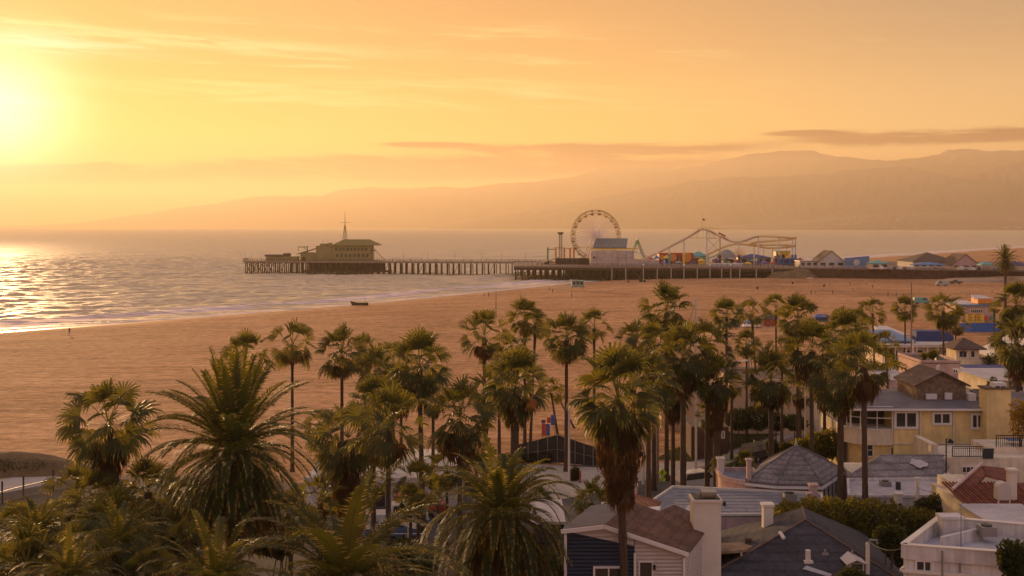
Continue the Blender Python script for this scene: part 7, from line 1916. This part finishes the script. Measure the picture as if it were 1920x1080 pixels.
btent(1430,1461,589,612,m_bluet,'wide blue topped tent with a red front on the sand',m_redt)
btent(1376,1396,598,613,m_lg,'low blue green shelter left of the wide blue tent',m_blue)
btent(1397,1428,600,614,m_blueroof,'long grey blue shelter next to the wide blue tent',m_navyroof)
btent(1528,1558,589,603,m_bluet,'blue tent behind the tall right hand palms',m_blue)
for i,(px,m_,lb_) in enumerate(((1382,m_blue,'blue'),(1391,m_cwhite,'white'),(1418,m_redt,'red'),(1466,m_redt,'red and low'),(1424,m_navyroof,'navy'))):
    g_ = on_sand(px,615); x,y,z = g_; o = empty('beach_chair', g_, 0, '%s beach chair in front of the tents on the sand%s' % (lb_, ', right end' if px == 1466 else ''), 'chair','beach chairs by the tents')
    MB().box(x-.3,x+.3,y-.3,y+.3,z+.3,z+.38).build('seat', m_, o); b = MB(); b.solid([(x-.3,y+.3,z+.35),(x+.3,y+.3,z+.35),(x+.3,y+.6,z+1.0),(x-.3,y+.6,z+1.0)],.05); b.build('backrest', m_, o)
    for a_ in (-.28,.28):
        for c_ in (-.28,.3): MB().bar((x+a_,y+c_,z),(x+a_,y+c_,z+.3),.04).build('leg', m_steel, o)
# board stand with red and blue panels
g_ = on_sand(1029,818); x,y,z = g_; o = empty('board_stand', g_, 0, 'stand of red and blue boards on the sand behind the fenced yard', 'stand')
for i,(a_,zb_,zt_,m_) in enumerate(((-.55,.1,1.5,m_redt),(-.1,.1,1.45,m_blue),(.0,1.55,2.2,m_redt),(-.6,1.55,1.9,m_navyroof),(.45,1.3,2.5,m_blue))):
    MB().box(x+a_-.22,x+a_+.22,y-.05,y,z+zb_,z+zt_).build('board', m_, o)
b = MB(); b.bar((x-.8,y+.05,z),(x-.8,y+.05,z+2.0),.07); b.bar((x+.7,y+.05,z),(x+.7,y+.05,z+2.4),.07); b.build('frame', m_steel, o)
# beach club with the menu board
H = empty('beach_club', (X(1838,262),262,3), 0, 'pink beach club building with a blue fence and a yellow menu board', 'building'); yk = 262
b = MB(); b.box(X(1803,yk),X(1868,yk),yk,yk+10,3,Z(574,yk)); b.build('wall', m_pink, H)
b = MB(); b.box(X(1801,yk),X(1871,yk),yk-.4,yk+10.4,Z(574,yk),Z(571,yk)); b.build('roof', m_blueroof, H)
b = MB(); b.solid([(X(1803,yk),yk+1,Z(571,yk)+.02),(X(1842,yk),yk+1,Z(571,yk)+.02),(X(1842,yk),yk+9,Z(563,yk+9)),(X(1810,yk),yk+9,Z(563,yk+9))],.2); b.build('upper_roof', m_ltwall, H)
b = MB(); b.box(X(1837,yk),X(1863,yk),yk+1,yk+5,Z(570,yk),Z(560,yk)); b.build('orange_awning', m_orange, H)
b = MB(); b.solid([(X(1830,yk),yk+1,Z(560,yk)),(X(1868,yk),yk+1,Z(560,yk)),(X(1860,yk),yk+6,Z(556,yk)),(X(1840,yk),yk+6,Z(556,yk))],.15); b.build('awning_top', m_ltwall, H)
b = MB(); b.box(X(1819,yk),X(1843,yk),yk-.12,yk-.02,Z(586,yk),Z(580,yk)); nb2 = b.build('name_board', m_cwhite, H)
b = MB()
for i in range(6): xx = X(1820.5+i*3.7,yk); b.box(xx,xx+.30,yk-.15,yk-.11,Z(585.2,yk),Z(581,yk)); b.box(xx+.06,xx+.24,yk-.16,yk-.15,Z(584,yk),Z(582.2,yk)) 
b.build('lettering', m_sk, nb2)
mbd = empty('menu_board', (X(1827,yk-2),yk-2,3), 0, 'large yellow menu board standing on the blue fence', 'sign')
b = MB(); b.box(X(1811,yk-2),X(1845,yk-2),yk-2.1,yk-2,Z(605,yk-2),Z(588,yk-2)); pb = b.build('panel', m_yellow, mbd)
b = MB()
for cx_ in (1815,1830.5):
    for r_ in range(5): b.box(X(cx_,yk-2),X(cx_+10-(r_*3)%5,yk-2),yk-2.13,yk-2.10,Z(602-r_*2.9,yk-2),Z(601-r_*2.9,yk-2))
b.box(X(1827.4,yk-2),X(1828.6,yk-2),yk-2.14,yk-2.10,Z(603,yk-2),Z(590,yk-2)); b.build('menu_lines', m_rust, pb)
for px in (1813,1843): MB().bar((X(px,yk-2),yk-1.9,3),(X(px,yk-2),yk-1.9,Z(605,yk-2)),.12).build('post', m_steel, mbd)
fn = empty('blue_fence', (X(1830,yk-2.6),yk-2.6,3), 0, 'bright blue board fence around the beach club', 'fence')
m_bf = mat('bright_blue_paint', (0.03,0.13,0.42), 0.6)
xx = X(1797,yk-2.6); x1 = X(1880,yk-2.6); b = MB()
for i in range(26): a_ = xx+(x1-xx)*i/26; b.box(a_,a_+(x1-xx)/26*.94,yk-2.66,yk-2.6,3.02,Z(606,yk-2.6))
b.build('board', m_bf, fn)
b = MB()
for i in range(9): a_ = xx+(x1-xx)*i/8; b.bar((a_,yk-2.55,3),(a_,yk-2.55,Z(605,yk-2.6)),.1)
b.build('post', m_steel, fn)
for px, py0, py1, lb_ in ((1800,584,603,'teal'),(1850,590,603,'pink'),(1861,590,603,'green')):
    o = empty('umbrella', (X(px,yk-1.2),yk-1.2,3), 0, '%s folded parasol inside the blue fence' % lb_, 'umbrella', 'parasols at the beach club')
    MB().tube([(X(px,yk-1.2),yk-1.2,3),(X(px,yk-1.2),yk-1.2,Z(py0,yk))],.05,6).build('pole', m_steel, o)
    MB().tube([(X(px,yk-1.2),yk-1.2,Z(py0+8,yk)),(X(px,yk-1.2),yk-1.2,Z(py0+3,yk)),(X(px,yk-1.2),yk-1.2,Z(py0,yk))],[.7,.45,.05],8).build('canopy', {'teal':m_teal,'pink':m_redt,'green':m_green}[lb_], o)
# teal truck, flatbed and tractor on the sand
g_ = on_sand(1728,570); car('van', carpaint('teal_van_paint',(0.10,0.30,0.26)), g_, rad(0), 'long teal truck parked on the sand left of the full crowned palm', 'vehicles on the sand', 'truck', 'truck')
g_ = on_sand(1792,532); car('pickup', m_cb, g_, rad(170), 'dark pickup on the sand before the car park wall', 'vehicles on the sand', 'pickup_truck', 'pickup')
g_ = on_sand(1766,536); car('van', m_cs, g_, rad(172), 'pale van on the sand left of the dark pickup', 'vehicles on the sand', 'van', 'van')
g_ = on_sand(1204,529); x,y,z = g_; o = empty('tractor', g_, 0, 'beach tractor with a raised arm standing at the foot of the pier', 'tractor')
MB().box(x-1.0,x+1.4,y-.6,y+.6,z+.7,z+1.5).build('body', m_tan, o); MB().box(x-.9,x+.2,y-.6,y+.6,z+1.5,z+2.6).build('cab', m_glass, o)
for a_, r_ in ((-.6,.75),(1.1,.5)):
    for c_ in (-.75,.75): MB().tube([(x+a_,y+c_-.15,z+r_),(x+a_,y+c_+.15,z+r_)],r_,12).build('wheel', m_tyre, o)
b = MB(); b.bar((x-1.0,y,z+1.2),(x-1.9,y,z+3.2),.2); b.bar((x+1.2,y,z+1.2),(x+2.0,y,z+.4),.2); b.build('arm', m_tan, o)
# surfers' gear / litter bins along the sand
for i,(px,py) in enumerate(((1178,530),(1545,538),(1486,533),(1893,548),(1250,534),(1420,542))):
    g_ = on_sand(px,py); x,y,z = g_; o = empty('litter_bin', g_, 0, 'round litter bin on the far sand, %s from the left' % ('first','fifth','fourth','sixth','second','third')[i], 'litter bin','bins on the sand')
    MB().tube([(x,y,z),(x,y,z+1.0)],[.35,.4],10).build('drum', m_rust, o); MB().tube([(x,y,z+1.0),(x,y,z+1.12)],[.42,.36],10).build('lid', m_blue, o)

# ================================================================== people: one continuous skinned body
m_skin = mat('skin', (0.35,0.20,0.13), 0.6); m_hair = mat('dark_hair', (0.03,0.02,0.015), 0.7)
def body_mesh(pose):
    bm = bmesh.new(); lay = bm.verts.layers.skin.verify()
    def v(p, r): q = bm.verts.new(p); q[lay].radius = (r, r*0.85); return q
    st = pose == 'walk'
    pel = v((0,0,.95),.15); pel[lay].use_root = True; wa = v((0,0,1.12),.13); chs = v((0,0,1.36),.16); nk = v((0,.0,1.50),.055); hd = v((0,-.01,1.60),.085); hd2 = v((0,-.01,1.70),.075)
    E_ = [(pel,wa),(wa,chs),(chs,nk),(nk,hd),(hd,hd2)]
    for s in (-1,1):
        k = s if st else 0
        hp = v((.09*s,0,.86),.10); kn = v((.10*s,-.16*k,.50),.065); an = v((.10*s,-.02*k+(.16 if (st and s<0) else -.14 if st else 0),.09),.042); ft = v((.11*s,an.co.y-.14,.04),.038)
        sh = v((.19*s,0,1.42),.06); el_ = v((.25*s,.08*k+.02,1.14),.042); wr = v((.26*s,-.06-.10*k,.92),.03); hn = v((.26*s,-.09-.11*k,.83),.032)
        E_ += [(pel,hp),(hp,kn),(kn,an),(an,ft),(chs,sh),(sh,el_),(el_,wr),(wr,hn)]
    for a_, c_ in E_: bm.edges.new((a_, c_))
    me = bpy.data.meshes.new('body_base'); bm.to_mesh(me); bm.free()
    tmp = bpy.data.objects.new('body_tmp', me); C.objects.link(tmp)
    tmp.modifiers.new('s','SKIN'); sm = tmp.modifiers.new('u','SUBSURF'); sm.levels = 1
    dg = bpy.context.evaluated_depsgraph_get(); out = bpy.data.meshes.new_from_object(tmp.evaluated_get(dg)); out.name = 'person'
    bpy.data.objects.remove(tmp); bpy.data.meshes.remove(me); out.materials.clear(); return out
def person_mesh(base, top, leg):
    me = base.copy()
    for m_ in (m_skin, top, leg, m_hair): me.materials.append(m_)
    for p in me.polygons:
        z = p.center.z; x = abs(p.center.x)
        p.material_index = 3 if (z > 1.66 or (z > 1.56 and p.center.y > .02)) else (0 if z > 1.48 or (x > .215 and z < 1.2) else (1 if z > .98 else (2 if z > .12 else 3)))
    me.polygons.foreach_set('use_smooth',[True]*len(me.polygons)); return me
B_S, B_W = body_mesh('stand'), body_mesh('walk')
m_cl = {n: mat('cloth_'+n, c, 0.85) for n, c in (('dark',(0.03,0.03,0.04)),('white',(0.6,0.56,0.52)),('red',(0.4,0.06,0.05)),('blue',(0.06,0.10,0.25)),('grey',(0.2,0.19,0.19)),('green',(0.08,0.18,0.08)))}
PV = [('dark','dark'),('white','blue'),('red','dark'),('blue','grey'),('grey','dark'),('green','blue'),('white','grey')]
PM = [(person_mesh(B_W if i % 2 else B_S, m_cl[a_], m_cl[c_]), a_, c_) for i,(a_,c_) in enumerate(PV)]
def person(loc, i, rz, label, group):
    me, a_, c_ = PM[i % 7]; o = bpy.data.objects.new('person', me); C.objects.link(o); o.location = loc; o.rotation_euler = (0,0,rz)
    return tag(o, label, 'person', group)
SP = [(130,628,'alone near the surf at the far left'),(908,556,'left one of a pair by the surf'),(916,557,'right one of a pair by the surf'),(1030,546,'left of the lifeguard hut ramp'),(1036,549,'at the foot of the lifeguard hut ramp'),(1072,558,'walking in front of the lifeguard hut'),(1174,529,'left of the beach tractor'),(1216,528,'right of the beach tractor'),
      (1497,552,'above the round dark palm, leftmost on the broad sand'),(1521,553,'left one of two above the tall right hand palms'),(1529,552,'right one of two above the tall right hand palms'),(1561,552,'in the middle of the broad sand below the dune'),(1555,534,'near the wall below the white gabled hall'),(1599,546,'standing tall in the middle of the broad sand'),(1594,535,'close to the wall below the mural'),
      (1625,536,'below the mural wall'),(1636,541,'below the small pale hut'),(1639,531,'by the wall under the small pale hut'),(1665,556,'on the sand above the tall right group'),(1681,556,'on the sand above the bathhouse palm'),(1812,558,'left one of a pair behind the beach club'),(1818,558,'right one of a pair behind the beach club'),(1860,549,'far right, below the sand bank'),
      (1457,613,'beside the wide blue tent'),(1365,612,'left of the beach tents'),(1372,614,'next to the low blue green shelter'),(1440,616,'in front of the wide blue tent'),(1400,617,'before the long grey blue shelter')]
for i,(px,py,lb_) in enumerate(SP):
    g_ = on_sand(px,py); a_, c_ = PV[i % 7]; person(g_, i, (i*1.7) % 6.28, 'person in %s and %s, %s' % (a_, c_, lb_), 'people on the sand')
for i,(px,lb_) in enumerate(((735,'just right of the stairs'),(748,'second from the stairs'),(768,'by the second lamp post'),(790,'left of the third cluster'),(812,'midway along the narrow arm'),(818,'midway, next to another'),(846,'left of the fourth lamp post'),(868,'between two lamp posts'),(884,'before the fifth lamp post'),(912,'right of the fourth lamp post'),(955,'near the inner end of the narrow arm'),(972,'where the narrow arm meets the ride deck'))):
    x = X(px,ny(X(px,640))); person((x,ny(x)+1.5+(i*7)%5,DZ), i, (i*2.1) % 6.28, 'tiny person on the narrow pier arm, '+lb_, 'people on the pier')
for i,(px,lb_) in enumerate(((1008,'left of the green post'),(1016,'beside the green post'),(1100,'left of the white hall'),(1243,'right of the white hall wing'),(1262,'under the lift hill'),(1276,'near the yellow column sleeve'),(1302,'before the teal roofed stall'),(1331,'in front of the white fence, left end'),(1352,'in front of the white fence, middle'),(1357,'next to the one at the fence middle'),(1370,'in front of the white fence, right end'),(1402,'by the yellow canopy stall'),(1426,'by the violet canopy stall'),(1449,'by the red canopy stall'),(1468,'before the blue game booth'),(1500,'at the top of the dune'),(1546,'before the shop front of the white gabled hall'),(1562,'at the door of the white gabled hall'),(1640,'before the small pale hut'),(1690,'among the parked cars'),(1735,'under the blue awnings'),(1752,'at the right end of the blue awnings'),(1805,'before the pink gabled hall'))):
    Y_ = yfront(X(px,555))+2.2; x = X(px,Y_); person((x,Y_,DZ), i+2, (i*2.1) % 6.28, 'tiny person at the deck railing, '+lb_, 'people on the pier')

# ================================================================== far shore houses
def hill_z(px):  # foothill front
    return None
fh = MB()
rs = random.Random(77)
base = None
for i in range(26):
    px = 1560+rs.random()**0.6*360; Yd = float(np.interp(px,[1300,1920],[9500,8500]))-1000*rs.uniform(.72,1.0)
    Dd = float(np.interp(px,[1300,1920],[9500,8500])); 
    # height on the foothill slope
    pyr = float(np.interp(px,[p[0] for p in Cp],[p[1] for p in Cp])); hzr = CAMZ+(HZ-pyr)*Dd/F; u = 1-(Dd-Yd)/1000; z = max(1.0, hzr*(u**0.8)*0.8)
    x = (px-960)/F*Dd; s_ = rs.uniform(7,13)
    o = empty('hillside_house', (x,Yd,z), 0, 'pale far house on the coastal foothill, %s house counted from the left' % ('x'), 'house', 'far houses on the coastal foothills')
    o['_px'] = x
    MB().box(x-s_,x+s_,Yd-s_*.6,Yd+s_*.6,z-6,z+s_*.7).build('wall', m_cream if i % 3 else m_wht, o)
    b = MB(); hip_roof(b,x-s_,x+s_,Yd-s_*.6,Yd+s_*.6,z+s_*.7+.05,s_*.35,.6); b.build('roof', m_brownroof if i % 2 else m_tan, o)
hh = sorted([o for o in C.objects if o.name.startswith('hillside_house')], key=lambda o: o['_px'])
words_ = 'first second third fourth fifth sixth seventh eighth ninth tenth eleventh twelfth thirteenth fourteenth fifteenth sixteenth seventeenth eighteenth nineteenth twentieth twenty-first twenty-second twenty-third twenty-fourth twenty-fifth twenty-sixth'.split()
for i, o in enumerate(hh): o['label'] = 'tiny pale house on the far coastal foothill, %s counted from the left' % words_[i]; del o['_px']
